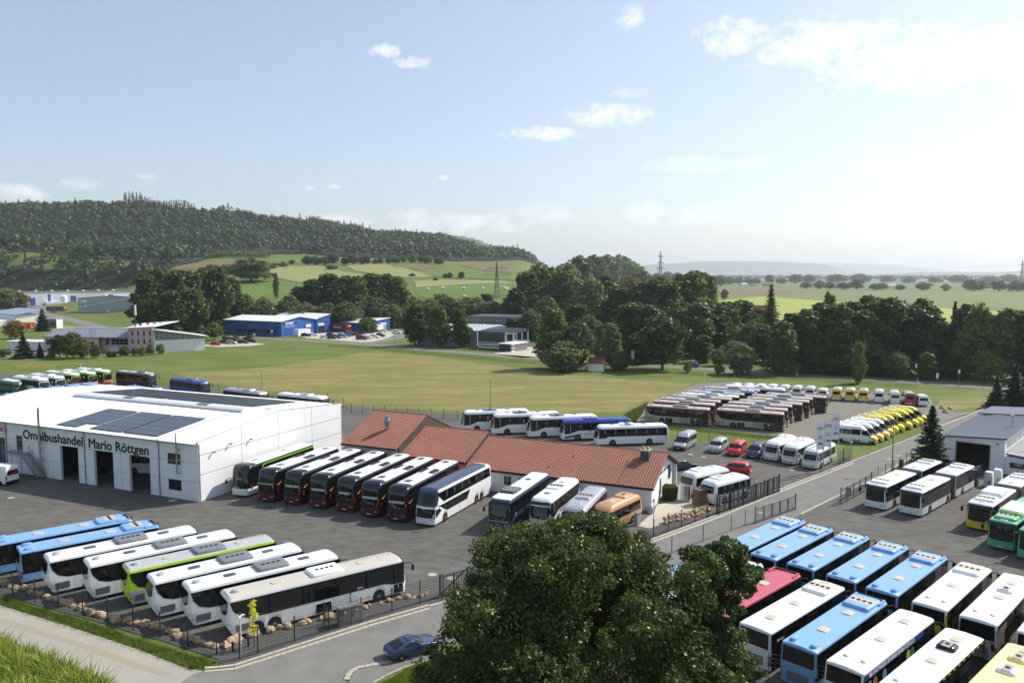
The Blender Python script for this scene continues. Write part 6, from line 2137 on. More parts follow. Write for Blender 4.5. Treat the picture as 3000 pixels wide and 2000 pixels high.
lettering('Südburg', .24, V_txtw, (7.225, -.3, 1.3), (0, 1, 0), (0, 0, 1), t, shear=.3)
t, B = double_decker('rounded')
settle(t, *(-6.7,89.93,-114.5), 'white double deck coach with rounded dark blue nose and zigzag windows', 'coach')

# ---------------------------------------------------------------- coaches between the double deckers and the tree
t, B = coach(V_navy, V_white, 13.0, 3.65, front=V_navy, lowm=V_navy, podm=V_black, edge=V_navy, podx=.28, mirrorm=V_navy)
settle(t, *(0.98,87.4,-113), 'slate blue coach with white roof and black roof pod', 'coach')
lettering('www.bushandel-roettgen.de', .2, V_txtw, (6.515, 0, 1.28), (0, 1, 0), (0, 0, 1), t, shear=.1)
MB().add([(6.5 - 1.4 - i * .9 - .9 * j, 1.285, 1.2 + .55 * min(1, (i + j) / 1.0) - .03) for i in (0,) for j in (0, 1)] + [(6.5 - 2.3, 1.285, 1.81), (6.5 - 1.4, 1.285, 1.25)], [(0, 1, 2, 3)]).build('chrome_swoosh', V_white, t)
t, B = coach(V_white, V_white, 10.6, 3.4, podm=V_white, podx=.52)
settle(t, *(4.95,87.08,-113), 'white coach with EROGLU side lettering beside the slate blue coach', 'coach')
lettering('EROGLU TURIZM', .42, mat('red_lettering', (170, 40, 44), .6, var=0), (.6, 1.29, 1.42), (-1, 0, 0), (0, 0, 1), t)
t, B = coach(V_silver, V_silver, 10.2, 3.35, podm=V_silver, podx=.5, hatchm=V_silver)
settle(t, *(8.02,83.54,-111), 'silver coach with twin roof rails half hidden by the big tree', 'coach')
t, B = midi_coach(V_copper, 8.0)
settle(t, *(11.47,83.93,-128), 'copper orange midi coach half hidden by the big tree', 'coach')

# ---------------------------------------------------------------- coaches parked behind the office
k_t = Kind(coach(V_white, V_white, 12.3, 3.6, podm=V_pod, mirrorm=V_white))
BH = [(-3.01,137.25,-170),(2.32,134.6,-170),(8.55,132.05,-170)]
for p, l in zip(BH, ['white coach behind the office, furthest from the blue and white coach', 'white coach behind the office, middle one of three alike', 'white coach behind the office touching the blue and white coach']):
 k_t.put(*p, l, 'coach', 'white coaches behind the office')
t, B = coach(V_white, V_dblue, 12.2, 3.45, lowm=V_white, podm=V_dblue, edge=V_dblue)
settle(t, *(14.09,129.68,-171), 'blue and silver coach with blue roof behind the office', 'coach')
B.side(t, 'blue_stripe', V_dblue, [(5.6, .75), (4.0, .98), (2.7, 1.12), (-2, 1.2), (-5.8, 1.32), (-5.8, 1.02), (-2, 1.06), (2.7, 1.06), (3.4, .7), (5.6, .4)], 0, .016)
t, B = coach(V_white, V_white, 12.2, 3.25, glass_style='flat', podm=V_white, podx=.44)
settle(t, *(19.38,125.52,-171.5), 'white intercity coach with low white pod behind the long tiled roof', 'coach')

# ---------------------------------------------------------------- coaches along the far fence on the left
AZ = -31.0
t, B = midi_coach(V_dgreen, 9.5, roofm=V_white)
settle(t, *(-118.85,182.45,-31), 'dark green coach with white roof at the left edge of the far row', 'coach')
k_wc = Kind(coach(V_white, V_white, 12.3, 3.5, podm=V_white, mirrorm=V_white))
k_wc.put(*(-114.0,183.13,-31), 'white coach beside the dark green one in the far row', 'coach', 'coaches along the far fence')
k_wc.put(*(-112.42,186.97,-31), 'white coach beside the first green and orange coach', 'coach', 'coaches along the far fence')
k_fx = Kind(coach(V_green, V_white, 12.6, 3.6, front=V_orange, lowm=V_green, edge=V_green, podm=V_white, mirrorm=V_lime))
fx = []
for p, l in zip([(-111.38,191.64,-31),(-108.67,194.02,-31),(-106.94,197.71,-31)], ['green and orange coach closest to the two white coaches', 'green and orange coach in the middle of three alike', 'green and orange coach next to the black coach']):
 fx.append(k_fx.put(*p, l, 'coach', 'green and orange coaches'))
for t in fx:
 lettering('FLIXBUS', .34, V_txtw, (6.33, .1, 1.0), (0, 1, 0), (0, 0, 1), t, shear=.2, bold=.008)
t, B = coach(V_char, V_roofg, 13.0, 3.5, podm=V_black, lowm=V_char, front=V_black, edge=V_black, glass_style='flat', podx=.3)
settle(t, *(-93.67,192.7,-29.0), 'black coach with grey roof beside the green and orange coaches', 'coach')
t, B = coach(V_dblue, V_dblue, 13.2, 3.5, podm=V_dblue, front=V_black, pod_fans=0)
settle(t, *(-74.59,178.73,-36.0), 'deep blue coach behind the hall roof', 'coach')
t, B = coach(V_char, V_silver, 12.6, 3.5, podm=V_silver, front=V_black)
settle(t, *(-55.93,162.17,-34.0), 'black coach with silver roof peeping over the hall solar panels', 'coach')
t, B = coach(V_white, V_white, 12.6, 3.5, podm=V_white, front=V_black)
settle(t, *(-42.15,155.75,-29.0), 'white coach with black side glass peeping over the hall end wall', 'coach')
HB = [('first', 'nearest the picture edge'), ('second', ''), ('third', ''), ('fourth', ''), ('fifth', ''), ('sixth', ''), ('seventh', ''), ('eighth', '')]
for i, p in enumerate([(-101.53,154.12,-33),(-99.72,157.14,-33),(-97.26,159.37,-33),(-98.43,164.27,-33),(-96.51,167.46,-33),(-94.46,170.25,-33),(-92.47,172.88,-33),(-80.12,168.47,-33)]):
 k_blue.put(*p, 'blue bus roof behind the hall, %s one counted from the picture edge' % ['first', 'second', 'third', 'fourth', 'fifth', 'sixth', 'seventh', 'eighth and last'][i], 'bus', 'blue city buses')

# ---------------------------------------------------------------- red edged intercity buses on the gravel lot
t, B = intercity(V_beige, V_roofg, lowm=V_beige, L_=12.2, podm=V_pod, edge=V_redo, axle2=False)
for sg in (1, -1):
 B.side(t, 'orange_corner', V_redo, [(-6.0, .5), (-5.55, .5), (-5.6, 1.5), (-5.75, 2.9), (-5.9, 2.9)], sg, .016)
 B.side(t, 'dark_panel', V_char, [(5.6, .36), (2.6, .36), (2.4, 1.15), (2.9, 1.4), (5.4, 1.2)], sg, .01)
 for a in range(5):
  for b in range(4):
   r = .05 + .016 * (4 - abs(a - 2))
   cx, cz = .7 + a * .42, .55 + b * .24 + (.12 if a % 2 else 0)
   B.side(t, 'dot_print', V_dots, [(cx + r * math.cos(q), cz + r * math.sin(q)) for q in [2 * math.pi * u / 8 for u in range(8)]], sg, .018)
 B.side(t, 'round_emblem', V_txtw, [(3.3 + .16 * math.cos(q), 1.1 + .16 * math.sin(q)) for q in [2 * math.pi * u / 12 for u in range(12)]], sg, .018)
B.patch(t, 'orange_bumper', V_redo, .62, .98, ext=1.0, off=.012)
k_red = Kind((t, B))
REDL = [(30.9,142.96,-24.0),(33.13,147.92,-24.0),(35.16,151.6,-24.0),(38.2,154.68,-24.0),(42.5,160.8,-25.0),(47.49,166.44,-27.0)]
REDR = [(42.92,138.5,-26.0),(44.92,142.41,-24.5),(47.15,146.31,-24.0),(49.94,148.72,-24.5),(52.39,151.75,-24.5),(54.37,155.11,-26.0),(57.92,157.21,-27.0)]
ORD = ['nearest', 'second', 'third', 'fourth', 'fifth', 'sixth', 'seventh and farthest']
for p, o_ in zip(REDL, ORD):
 k_red.put(*p, 'red edged bus with beige flank, %s in the rear column by the meadow' % o_, 'bus', 'red edged intercity buses')
for p, o_ in zip(REDR, ORD):
 k_red.put(*p, 'red edged bus with beige flank, %s in the column facing the gravel' % o_, 'bus', 'red edged intercity buses')
t, B = intercity(V_green, V_white, lowm=V_white, L_=12.2, podm=V_roofg, edge=V_green, axle2=False)
settle(t, *(40.47,157.57,-24.0), 'green edged bus with white roof among the red edged buses', 'bus')
k_blue.put(*(46.18,164.55,-24.0), 'blue low floor bus among the red edged buses on the gravel', 'bus', 'blue city buses')
t, B = coach(V_white, V_white, 13.5, 3.5, podm=V_white)
settle(t, *(52.66,166.96,-27.0), 'long white coach at the back of the gravel lot before the vans', 'coach')

# ---------------------------------------------------------------- vans in the last row
k_wv = Kind(van(V_white, L_=5.9, H=2.6, bumper=V_trim))
VX = [(51.31,177.3),(54.04,176.74),(56.68,176.18),(59.14,175.63),(61.63,174.53),(64.09,173.44),(66.59,172.37)]
for i, p in enumerate(VX):
 k_wv.put(p[0] + 1.0, p[1] + 2.0, 62, 'white van tail in the last row, %s from the meadow' % ['first', 'second', 'third', 'fourth', 'fifth', 'sixth', 'seventh'][i], 'van', 'white vans in the last row')
t, B = van(V_white, L_=5.6, H=2.0, glass=False)
p = (69.81,173.32)
settle(t, p[0] + 1, p[1] + 2, 62, 'white pickup between the white and the yellow vans', 'pickup')
MB().box(-2.9, -.2, -1.05, 1.05, 1.0, 1.08).build('loading_bed', V_white, t)
k_yv = Kind(van(V_white, rearm=V_yellow, L_=6.4, H=2.72, roofm=V_white, ac=True))
for i, p in enumerate([(71.13,168.96),(73.65,168.04),(76.14,167.12)]):
 k_yv.put(p[0] + 1.4, p[1] + 2.9, 63, 'white van with yellow tail in the last row, %s' % ['next to the pickup', 'between two others alike', 'next to the all white van'][i], 'van', 'yellow tailed vans')
t, B = van(V_white, L_=6.2, H=2.75, ac=V_white)
p = (78.84,165.77)
settle(t, p[0] + 1.4, p[1] + 2.8, 64, 'all white minibus between yellow tailed vans and the van with roof pod', 'van')
t, B = van(V_white, L_=6.6, H=2.8, ac=V_white)
p = (81.28,163.56)
settle(t, p[0] + 1.2, p[1] + 3.0, 68, 'white minibus with tall roof pod beside the red tailed one', 'van')
t, B = van(V_silver, rearm=V_red, L_=6.4, H=2.75, roofm=V_roofg)
p = (83.88,162.27)
settle(t, p[0] + .9, p[1] + 3.0, 72, 'silver minibus with red tail in the last row', 'van')
t, B = van(V_white, L_=5.6, H=2.35)
p = (86.3,161.41)
settle(t, p[0] + .6, p[1] + 2.7, 76, 'last white van of the row at the meadow corner', 'van')

# ---------------------------------------------------------------- yellow minibuses along the street
k_mw = Kind(van(V_white, nosem=V_yellow, L_=7.2, H=2.85, ac=V_white, door=True))
k_my = Kind(van(V_lemon, nosem=V_lemon, L_=6.9, H=2.85, ac=True))
MBF = [(56.53,126.73,-27),(58.39,128.55,-27),(60.23,130.29,-27),(62.18,132.63,-27),(64.26,135.06,-27),(66.07,136.68,-27),(68.53,138.8,-27),(70.91,141.14,-27),(72.64,142.91,-27),(74.69,145.23,-27)]
for i, p in enumerate(MBF):
 if i < 4:
  k_mw.put(*p, 'white minibus with yellow bonnet, %s' % ['nearest and showing its black door', 'second from the flags', 'third from the flags', 'touching the first all yellow one'][i], 'minibus', 'minibuses along the street')
 else:
  k_my.put(*p, 'yellow minibus, %s of the yellow ones counted from the flags' % ['first', 'second', 'third', 'fourth', 'fifth', 'sixth'][i - 4], 'minibus', 'minibuses along the street')

# ---------------------------------------------------------------- vans, cars and midi coaches in the office yard
t, B = van(V_silver, L_=5.9, H=2.5, bumper=V_trim)
settle(t, *(27.6,122.55,-124), 'silver passenger van with black bumper on the office yard', 'van')
t, B = car(V_silver, 'mpv', 'people_carrier')
settle(t, *(32.34,120.35,-122), 'silver people carrier beside the red one', 'people carrier')
t, B = car(V_red, 'mpv', 'people_carrier')
settle(t, *(34.74,118.38,-122), 'red people carrier between the silver and the navy van', 'people carrier')
t, B = car(V_navy, 'mpv', 'pickup_van')
settle(t, *(37.25,116.86,-122), 'navy crew cab pickup with roof rack beside the white midi coaches', 'pickup')
mb = MB()
for y in (-.85, .85):
 mb.tube((-.6, y, 1.5), (-.6, y, 2.05), .03, n=6)
mb.tube((-.6, -.9, 2.05), (-.6, .9, 2.05), .03, n=6).tube((-.6, -.9, 1.85), (-.6, .9, 1.85), .025, n=6)
mb.build('rack', M_steel, t, weld=False)
k_mc = Kind(midi_coach(V_white, 8.0))
for p, l in zip([(40.72,116.19,-131),(42.58,113.92,-131),(44.69,111.47,-131)], ['white midi coach next to the navy pickup', 'white midi coach in the middle of three', 'white midi coach under the three flags']):
 k_mc.put(*p, l, 'coach', 'white midi coaches')
k_mc.put(*(26.41,93.83,38), 'white midi coach seen from behind beside the sliding gate', 'coach', 'white midi coaches')
k_mc.put(*(24.9,97.62,36), 'white midi coach seen from behind next to the office gable', 'coach', 'white midi coaches')
t, B = car(V_navy, 'estate')
settle(t, *((24.06,108.75) + (20,)), 'dark blue car just behind the office gable', 'car')
t, B = car(V_red, 'suv')
settle(t, *((31.08,106.83) + (150,)), 'red car behind the two midi coaches by the gate', 'car')
t, B = car(V_steel, 'coupe')
settle(t, *(-7.28,54.75,32.0), 'steel blue sports coupe driving on the street beside the big tree', 'car')
t, B = car(V_teal, 'hatch')
p = (53.67,230.91)
settle(t, p[0], p[1], 168, 'teal hatchback driving on the country road', 'car')
t, B = van(V_white, L_=6.2, H=2.6, glass=False, bumper=V_trim)
settle(t, *(-68.6,101.61,161), 'white van lettered OMR on its tail beside the metal stair', 'van')
lettering('OMR', .55, MATS['red_lettering'], (-3.12, 0, 1.55), (0, -1, 0), (0, 0, 1), t, name='lettering')
mb = MB()
for k in range(24):
 a, b = 2 * math.pi * k / 24, 2 * math.pi * (k + 1) / 24
 q = lambda u, s: (-3.125, -.85 * s * math.cos(u), 1.55 + .36 * s * math.sin(u))
 mb.add([q(a, 1), q(b, 1), q(b, .92), q(a, .92)], [(0, 1, 2, 3)])
mb.build('emblem_ring', MATS['red_lettering'], t)

# ---------------------------------------------------------------- articulated buses
def artic(bodym, roofm, frontm=None, label='', hybrid=False):
 t, B = city_bus(roofm, bodym, frontm=frontm, L_=9.6, fairing=False, bumps=False, hatches=(1.2, 6.9), glass_low=1.15 if bodym is V_white else 1.0, ac=not hybrid)
 if hybrid:
  ac_unit(t, 4.8 - 2.6, 2.97, roofm, 2.2, 2.0, .26, 4)
  ac_unit(t, 4.8 - 5.6, 2.97, roofm, 3.4, 2.1, .55, 0, name='battery_box')
 else:
  pass
 # second car
 r, B2 = city_bus(roofm, bodym, L_=7.4, fairing=False, bumps=False, hatches=(1.3,), glass_low=1.15 if bodym is V_white else 1.0, ac=False, domes=True)
 for ch in list(KIDS.get(r.name, ())):
  if ch.name.split('.')[0] in ('windscreen', 'destination_display', 'headlight', 'number_plate', 'mirror') or (ch.name.startswith('wheel') and ch.location.x > 0):
   for q in KIDS.pop(ch.name, ()):
    KIDS.pop(q.name, None)
    bpy.data.objects.remove(q)
   bpy.data.objects.remove(ch)
   continue
  ch.parent = t
  ch.location.x += -10.0
  KIDS[t.name].append(ch)
 KIDS.pop(r.name, None)
 bpy.data.objects.remove(r)
 mb = MB()
 xs = [-4.75 - .12 * k for k in range(14)]
 for k in range(13):
  w0, w1 = (1.22, 1.14) if k % 2 else (1.14, 1.22)
  h0, h1 = (2.9, 2.8) if k % 2 else (2.8, 2.9)
  a = [(xs[k], -w0, .35), (xs[k], w0, .35), (xs[k], w0, h0), (xs[k], -w0, h0)]
  b = [(xs[k + 1], -w1, .35), (xs[k + 1], w1, .35), (xs[k + 1], w1, h1), (xs[k + 1], -w1, h1)]
  mb.add(a + b, [(0, 1, 5, 4), (1, 2, 6, 5), (2, 3, 7, 6), (3, 0, 4, 7)])
 mb.build('bellows', V_bellow, t, weld=False)
 ac_unit(t, -11.6, 2.97, roofm, 2.4, 1.9, .26, 4)
 return t

t = artic(V_white, V_white)
p = (48.98,90.42,-137)
settle(t, *p, 'white articulated bus nearest the open workshop gate', 'bus', 'articulated buses')
t2 = copy_tree(t)
settle(t2, *(46.06,92.81,-137), 'white articulated bus beside the fence and lamp post', 'bus', 'articulated buses')
t = artic(V_black, V_white, V_yellow, hybrid=True)
settle(t, *(53.63,85.17,-136), 'yellow fronted articulated hybrid bus with white roof boxes', 'bus', 'articulated buses')
t, B = city_bus(V_mgreen, V_mgreen, fairing=False, bumps=False, hatches=(1.0,))
settle(t, *(53.21,79.93,-137), 'green gas bus with pale green roof hump', 'bus', 'green gas buses')
o = pod_mesh(4.6, 2.2, .62).build('gas_tank_cover', paint('pale_green_white', (214, 226, 208)), t, smooth=40)
o.location = (1.6 - .6, 0, 2.96)
o2 = pod_mesh(.9, 2.0, .5).build('gas_tank_nose', V_green, o, smooth=40)
o2.location = (2.1, 0, .02)
lettering('erdgas', .3, V_txtw, (2.58, 0, .36), (0, 1, 0), (-.6, 0, 1), o)
t2 = copy_tree(t)
settle(t2, *(54.19,76.78,-137), 'second green bus, only a corner of it inside the right picture edge', 'bus', 'green gas buses')
for (px, lab, rz) in (((62.25,99.77), 'tall white box with a red tail lamp beside the workshop gate', 0), ((64.23,101.11), 'plain white box standing closer to the low workshop window', 1)):
 t = thing('box_body', lab, 'box', (px[0], px[1], 0), R(-46))
 pod_mesh(1.0, 1.1, 1.9, ins=.12).build('shell', M_wall, t, smooth=35).location = (0, 0, .06)
 MB().box(.1, .3, -.58, -.54, .4, .9).build('tail_light', V_tail if rz == 0 else M_lgrey, t)

# ---------------------------------------------------------------- the bus lot in the foreground
LOT = [(k_blue, (24.45,72.9,44.0), 'blue low floor bus of the upper lot row, first beside the fence'),
  (k_blue, (26.19,70.43,44.0), 'blue low floor bus of the upper lot row, second from the fence'),
  (k_blue, (28.6,68.12,44.0), 'blue low floor bus of the upper lot row, third from the fence'),
  (k_blue, (30.96,65.52,44.0), 'blue low floor bus of the upper lot row, fourth from the fence'),
  (k_blue, (33.02,62.92,44.0), 'blue low floor bus of the upper lot row, last before the yellow cornered white one'),
  (k_blue, (23.31,53.75,43.2), 'blue low floor bus nearest the camera, tail facing it'),
  (k_blue, (14.57,63.25,43.5), 'blue low floor bus mostly hidden behind the foreground trees')]
for kd, p, l in LOT:
 kd.put(*p, l, 'bus', 'blue city buses')
t, B = city_bus(V_white, V_black, rearm=V_yellow, edge=V_white, lowm=V_yellow, fairing=False, bumps=False, domes=True, hatches=(1.0, 6.5))
settle(t, *(35.28,60.25,44.3), 'white roofed city bus with yellow rear corners beside the last blue one', 'bus')
t, B = city_bus(V_white, V_char, rearm=V_silver, lowm=V_beige, edge=V_white, fairing=False, bumps=False, domes=True, hatches=(2.6, 6.4), ac=False, ac2=4.6)
settle(t, *(37.5,57.86,44.3), 'white roofed city bus with grey rear corners and photo advert on its flank', 'bus')
B.side(t, 'advert_panel', mat('advert_photo', (150, 136, 124), .5, var=.4, scale=1.4, col2=(70, 62, 60)), [(-5.8, .4), (-3.6, .4), (-3.6, 2.6), (-5.8, 2.6)], -1, .03)
B.side(t, 'red_label', V_red, [(-2.2, 2.5), (-1.7, 2.5), (-1.7, 2.8), (-2.2, 2.8)], -1, .03)
t, B = city_bus(V_white, V_white, fairing=False, bumps=False, hatches=(2.0, 7))
settle(t, *(40.08,55.41,44.3), 'white bus at the right picture edge, only its rear corner showing', 'bus')
t, B = city_bus(V_white, V_dblue, frontm=V_dblue, fairing=True, bumps=False, hatches=(4.4, 8.3))
settle(t, *(16.4,61.17,43.5), 'white roofed bus with dark blue edges behind the narrow foreground tree', 'bus')
t, B = city_bus(V_rose, V_black, rearm=V_rose, edge=V_rose, fairing=True, bumps=False, ac=False, hatches=(4.2, 8.3))
settle(t, *(18.79,59.07,43.3), 'rose red roofed city bus beside the narrow foreground tree', 'bus')
t, B = city_bus(V_white, V_black, rearm=V_white, edge=V_white, fairing=False, bumps=False, hatches=(6.0, 9.6))
settle(t, *(21.28,56.54,42.8), 'white roofed bus with black flank between the rose red and nearest blue bus', 'bus')
lettering('Wir fahren auf', .26, V_txtw, (-4.3, -1.262, 2.15), (1, 0, 0), (0, 0, 1), t, shear=.2)
hatch(t, 4.7, 2.98, V_white, L_=.4, W_=.9, h=.3, name='roof_box')
t, B = city_bus(V_white, V_black, rearm=V_white, edge=V_white, fairing=False, bumps=False, domes=True, ac=False, hatches=(2.4, 6.4), lowm=V_black)
settle(t, *(25.25,50.99,42.2), 'white roofed bus with BEI UNS FINDEN SIE advert along its roof edge', 'bus')
B.side(t, 'advert_strip', paint('advert_blue', (52, 76, 140)), [(3.6, 2.44), (-5.75, 2.44), (-5.75, 2.84), (3.6, 2.84)], -1, .03)
lettering('BEI UNS FINDEN SIE IMMER EINEN SITZPLATZ.', .36, V_txtw, (-1.6, -1.275, 2.64), (1, 0, 0), (0, .1, 1), t, width=.98, offset=.008)
for i, (x, c) in enumerate(((-5.1, (168, 150, 138)), (-4.3, (196, 118, 84)), (-2.9, (120, 160, 190)), (.9, (190, 196, 80)), (1.6, (80, 120, 84)))):
 B.side(t, 'advert_motif', mat('motif_%d' % i, c, .5), [(x + .32 * math.cos(q), 1.9 + .42 * math.sin(q)) for q in [2 * math.pi * u / 10 for u in range(10)]], -1, .03)
t, B = city_bus(V_white, V_black, rearm=V_yellow, edge=V_black, fairing=False, bumps=False, domes=True, ac=False, hatches=(1.9, 6.2), ac2=None)
settle(t, *(26.98,47.92,42.2), 'white roofed bus with yellow dashes along its roof edge and black pod', 'bus')
ac_unit(t, 2.4, 2.97, V_black, 1.2, 1.15, .3, 1)
for k in range(13):
 B.side(t, 'yellow_dash', V_yellow, [(5.3 - k * .86, 2.8), (4.95 - k * .86, 2.8), (4.95 - k * .86, 2.89), (5.3 - k * .86, 2.89)], 0, .02)
t, B = city_bus(V_paley, V_white, edge=V_paley, fairing=False, bumps=False, ac=False, hatches=(1.0, 4.2), ac2=2.6)
settle(t, *(29.91,45.67,42.2), 'pale yellow roofed bus in the bottom corner with white pods', 'bus')
ac_unit(t, 1.2, 2.97, V_white, 1.2, 1.1, .26, 1)

# ---------------------------------------------------------------- inside the hall: a white coach in the middle gate
t, B = coach(V_white, V_white, 12.0, 3.5, podm=None)
q = HALL.matrix_basis @ Vector((-15.5, 8.0, .03))
settle(t, q.x, q.y, -24.4 + 200, 'white coach standing inside the hall behind the middle open gate', 'coach', z=.03)

# ---------------------------------------------------------------- cars across the meadow
KC = {}

def park(px, py, colm, kind, deg, lab):
 key = (colm.name, kind)
 if key not in KC:
  KC[key] = Kind(car(colm, kind) if kind != 'van' else van(colm, L_=5.2, H=2.0))
 KC[key].put(px, py, deg, lab, 'car' if kind != 'van' else 'van', 'cars parked across the meadow', z=.02)

CP = {'k': V_black, 'w': V_white, 's': V_silver, 'r': V_red, 'n': V_navy, 'b': V_dblue, 'm': V_wine, 'g': V_dgreen}
for (p, c, kd, a, lab) in [((-116.22,304.71),'r','hatch',-10,'red car at the end of the small car park left of the blue works'),((-116.19,312.51),'k','estate',165,'black estate behind the red car in the small car park'),((-111.72,309.34),'s','suv',-10,'silver car in the front line of the small car park'),((-116.96,324.99),'n','estate',168,'dark car in the back line of the small car park'),((-108.12,312.51),'k','estate',-8,'black car right of the silver one in the small car park'),((-112.36,330.26),'k','suv',170,'black car at the back of the small car park'),((-106.45,316.97),'k','suv',-8,'black car furthest right in the small car park'),((-92.31,347.64),'k','suv',10,'black off roader before the white container'),((-89.96,350.64),'w','suv',20,'white car half behind the black off roader'),((-95.82,366.39),'n','hatch',15,'dark car between container and blue gate'),((-81.63,338.03),'w','hatch',8,'white hatchback at the left end of the works car park'),((-77.36,334.33),'k','suv',-20,'black car right of the white hatchback'),((-81.7,350.64),'k','estate',-20,'black estate behind the black car in the works car park'),((-75.73,337.1),'b','hatch',-25,'blue hatchback in the works car park'),((-74.48,341.81),'s','van',-25,'silver van in the works car park'),((-73.39,346.66),'b','hatch',-25,'small blue car right of the silver van'),((-75.92,356.77),'k','estate',-20,'black estate behind the silver van'),((-76.16,363.67),'g','hatch',-20,'green car in front of the red lorry'),((-70.5,351.64),'m','estate',5,'wine red estate in the works car park'),((-69.93,360.99),'k','hatch',-20,'black hatchback behind the wine red estate'),((-63.92,330.71),'m','van',-10,'wine red van at the front of the works car park'),((-62.16,335.25),'w','hatch',-20,'white hatchback beside the wine red van'),((-59.97,339.91),'w','suv',-12,'white off roader near the works entrance'),((-58.62,346.66),'k','suv',-20,'black off roader at the works entrance'),((-67.46,370.84),'k','suv',5,'black off roader before the white cabin'),((-65.34,373.67),'k','suv',8,'dark off roader right of the white cabin'),((-62.11,373.67),'w','hatch',5,'white hatchback in front of the low blue hall'),((-54.18,365.3),'w','suv',-12,'white car by the poplars')]:
 park(p[0], p[1], CP[c], kd, a, lab)
for (p, c, kd, a, lab) in [((-362.5,595.9),'r','hatch',0,'red car by the loading dock of the white factory'),((-346.4,575.9),'w','van',-10,'white van parked below the red lorry'),((-336.0,565.6),'s','estate',-10,'silver car below the red lorry'),((-330.1,561.1),'n','estate',-10,'dark car right of the silver car below the red lorry'),((-149.5,349.3),'n','estate',170,'dark car at the end of the glazed wing')]:
 park(p[0], p[1], CP[c], kd, a, lab)

def lorry(cabm, boxm, lab, x, y, deg, Lb=8.0, txt=None, tm=None):
 t = thing('lorry', lab, 'lorry', (x, y, 0.02), R(deg))
 MB().box(-Lb, 0, -1.25, 1.25, 1.15, 3.9).build('box_body', boxm, t)
 for k in range(1, 8):
  MB().box(-Lb * k / 8 - .02, -Lb * k / 8 + .02, -1.27, 1.27, 1.2, 3.85).build('seam', boxm, t)
 rows = [(.5, 1.2, 2.6, .3, .2, .1, .1), (1.3, 1.24, 2.65, .3, .22, .1, .12), (2.0, 1.24, 2.58, .3, .22, .1, .12), (3.0, 1.2, 2.3, .3, .22, .1, .1), (3.6, 1.1, 1.7, .35, .2, .1, .08)]
 B = Body(rows, (1.5,), wr=.5, ar=.6)
 B.build(t, [cabm], lambda a, z, c: 0, name='cab')
 B.patch(t, 'windscreen', V_glass, 1.75, 2.75, ext=.95)
 B.side(t, 'window', V_glass, [(2.2, 1.8), (1.3, 1.8), (1.3, 2.6), (2.0, 2.6)], 0)
 B.patch(t, 'radiator_grille', V_trim, .8, 1.4, ext=.6)
 front_kit(B, t, .75)
 MB().box(-Lb, .4, -1.0, 1.0, .8, 1.15).build('chassis', V_trim, t)
 for xx in (1.5, -Lb * .62, -Lb * .62 - 1.3, -Lb * .62 + 1.3):
  for sg in (1, -1):
   wheel(t, xx, sg * 1.05, .5, sg, V_rimb)
 if txt:
  lettering(txt, 1.5, tm or V_txtw, (-Lb / 2, -1.275, 2.6), (1, 0, 0), (0, 0, 1), t, shear=.25)
 return t

p = (-78.06,371.69)
lorry(V_red, V_wine, 'red lorry lettered Emons before the blue works', p[0] - 1.5, p[1] + 1.0, -22, 8.5, 'Emons')
p = (-331.3,578.3)
lorry(V_red, V_wine, 'long dark red lorry lettered Emons at the white factory dock', p[0] - 2, p[1], -12, 13.6, 'Emons')

# ================================================================ trees and plants
def leaf_mat(name, c1, c2, trans=.35, rough=.5):
 if name in MATS:
  return MATS[name]
 m = bpy.data.materials.new(name)
 m.use_nodes = True
 t = m.node_tree
 for n in list(t.nodes):
  t.nodes.remove(n)
 at = N(t, 'ShaderNodeAttribute', attribute_name='var')
 mx = N(t, 'ShaderNodeMix', data_type='RGBA')
 t.links.new(at.outputs['Fac'], mx.inputs[0])
 mx.inputs[6].default_value = rgb(*c1)
 mx.inputs[7].default_value = rgb(*c2)
 oi = N(t, 'ShaderNodeObjectInfo')
 f = M(t, 'MULTIPLY_ADD', oi.outputs['Random'], .75, .68)
 sc = N(t, 'ShaderNodeVectorMath', operation='SCALE')
 t.links.new(mx.outputs[2], sc.inputs[0])
 t.links.new(f, sc.inputs[3])
 p = N(t, 'ShaderNodeBsdfPrincipled')
 p.inputs['Roughness'].default_value = rough
 p.inputs['Specular IOR Level'].default_value = .35
 t.links.new(sc.outputs[0], p.inputs['Base Color'])
 tr = N(t, 'ShaderNodeBsdfTranslucent')
 sc2 = N(t, 'ShaderNodeVectorMath', operation='MULTIPLY')
 t.links.new(sc.outputs[0], sc2.inputs[0])
 sc2.inputs[1].default_value = (1.25, 1.35, .5)
 t.links.new(sc2.outputs[0], tr.inputs[0])
 ms = N(t, 'ShaderNodeMixShader')
 ms.inputs[0].default_value = trans
 t.links.new(p.outputs[0], ms.inputs[1])
 t.links.new(tr.outputs[0], ms.inputs[2])
 o = N(t, 'ShaderNodeOutputMaterial')
 t.links.new(ms.outputs[0], o.inputs[0])
 MATS[name] = m
 return m

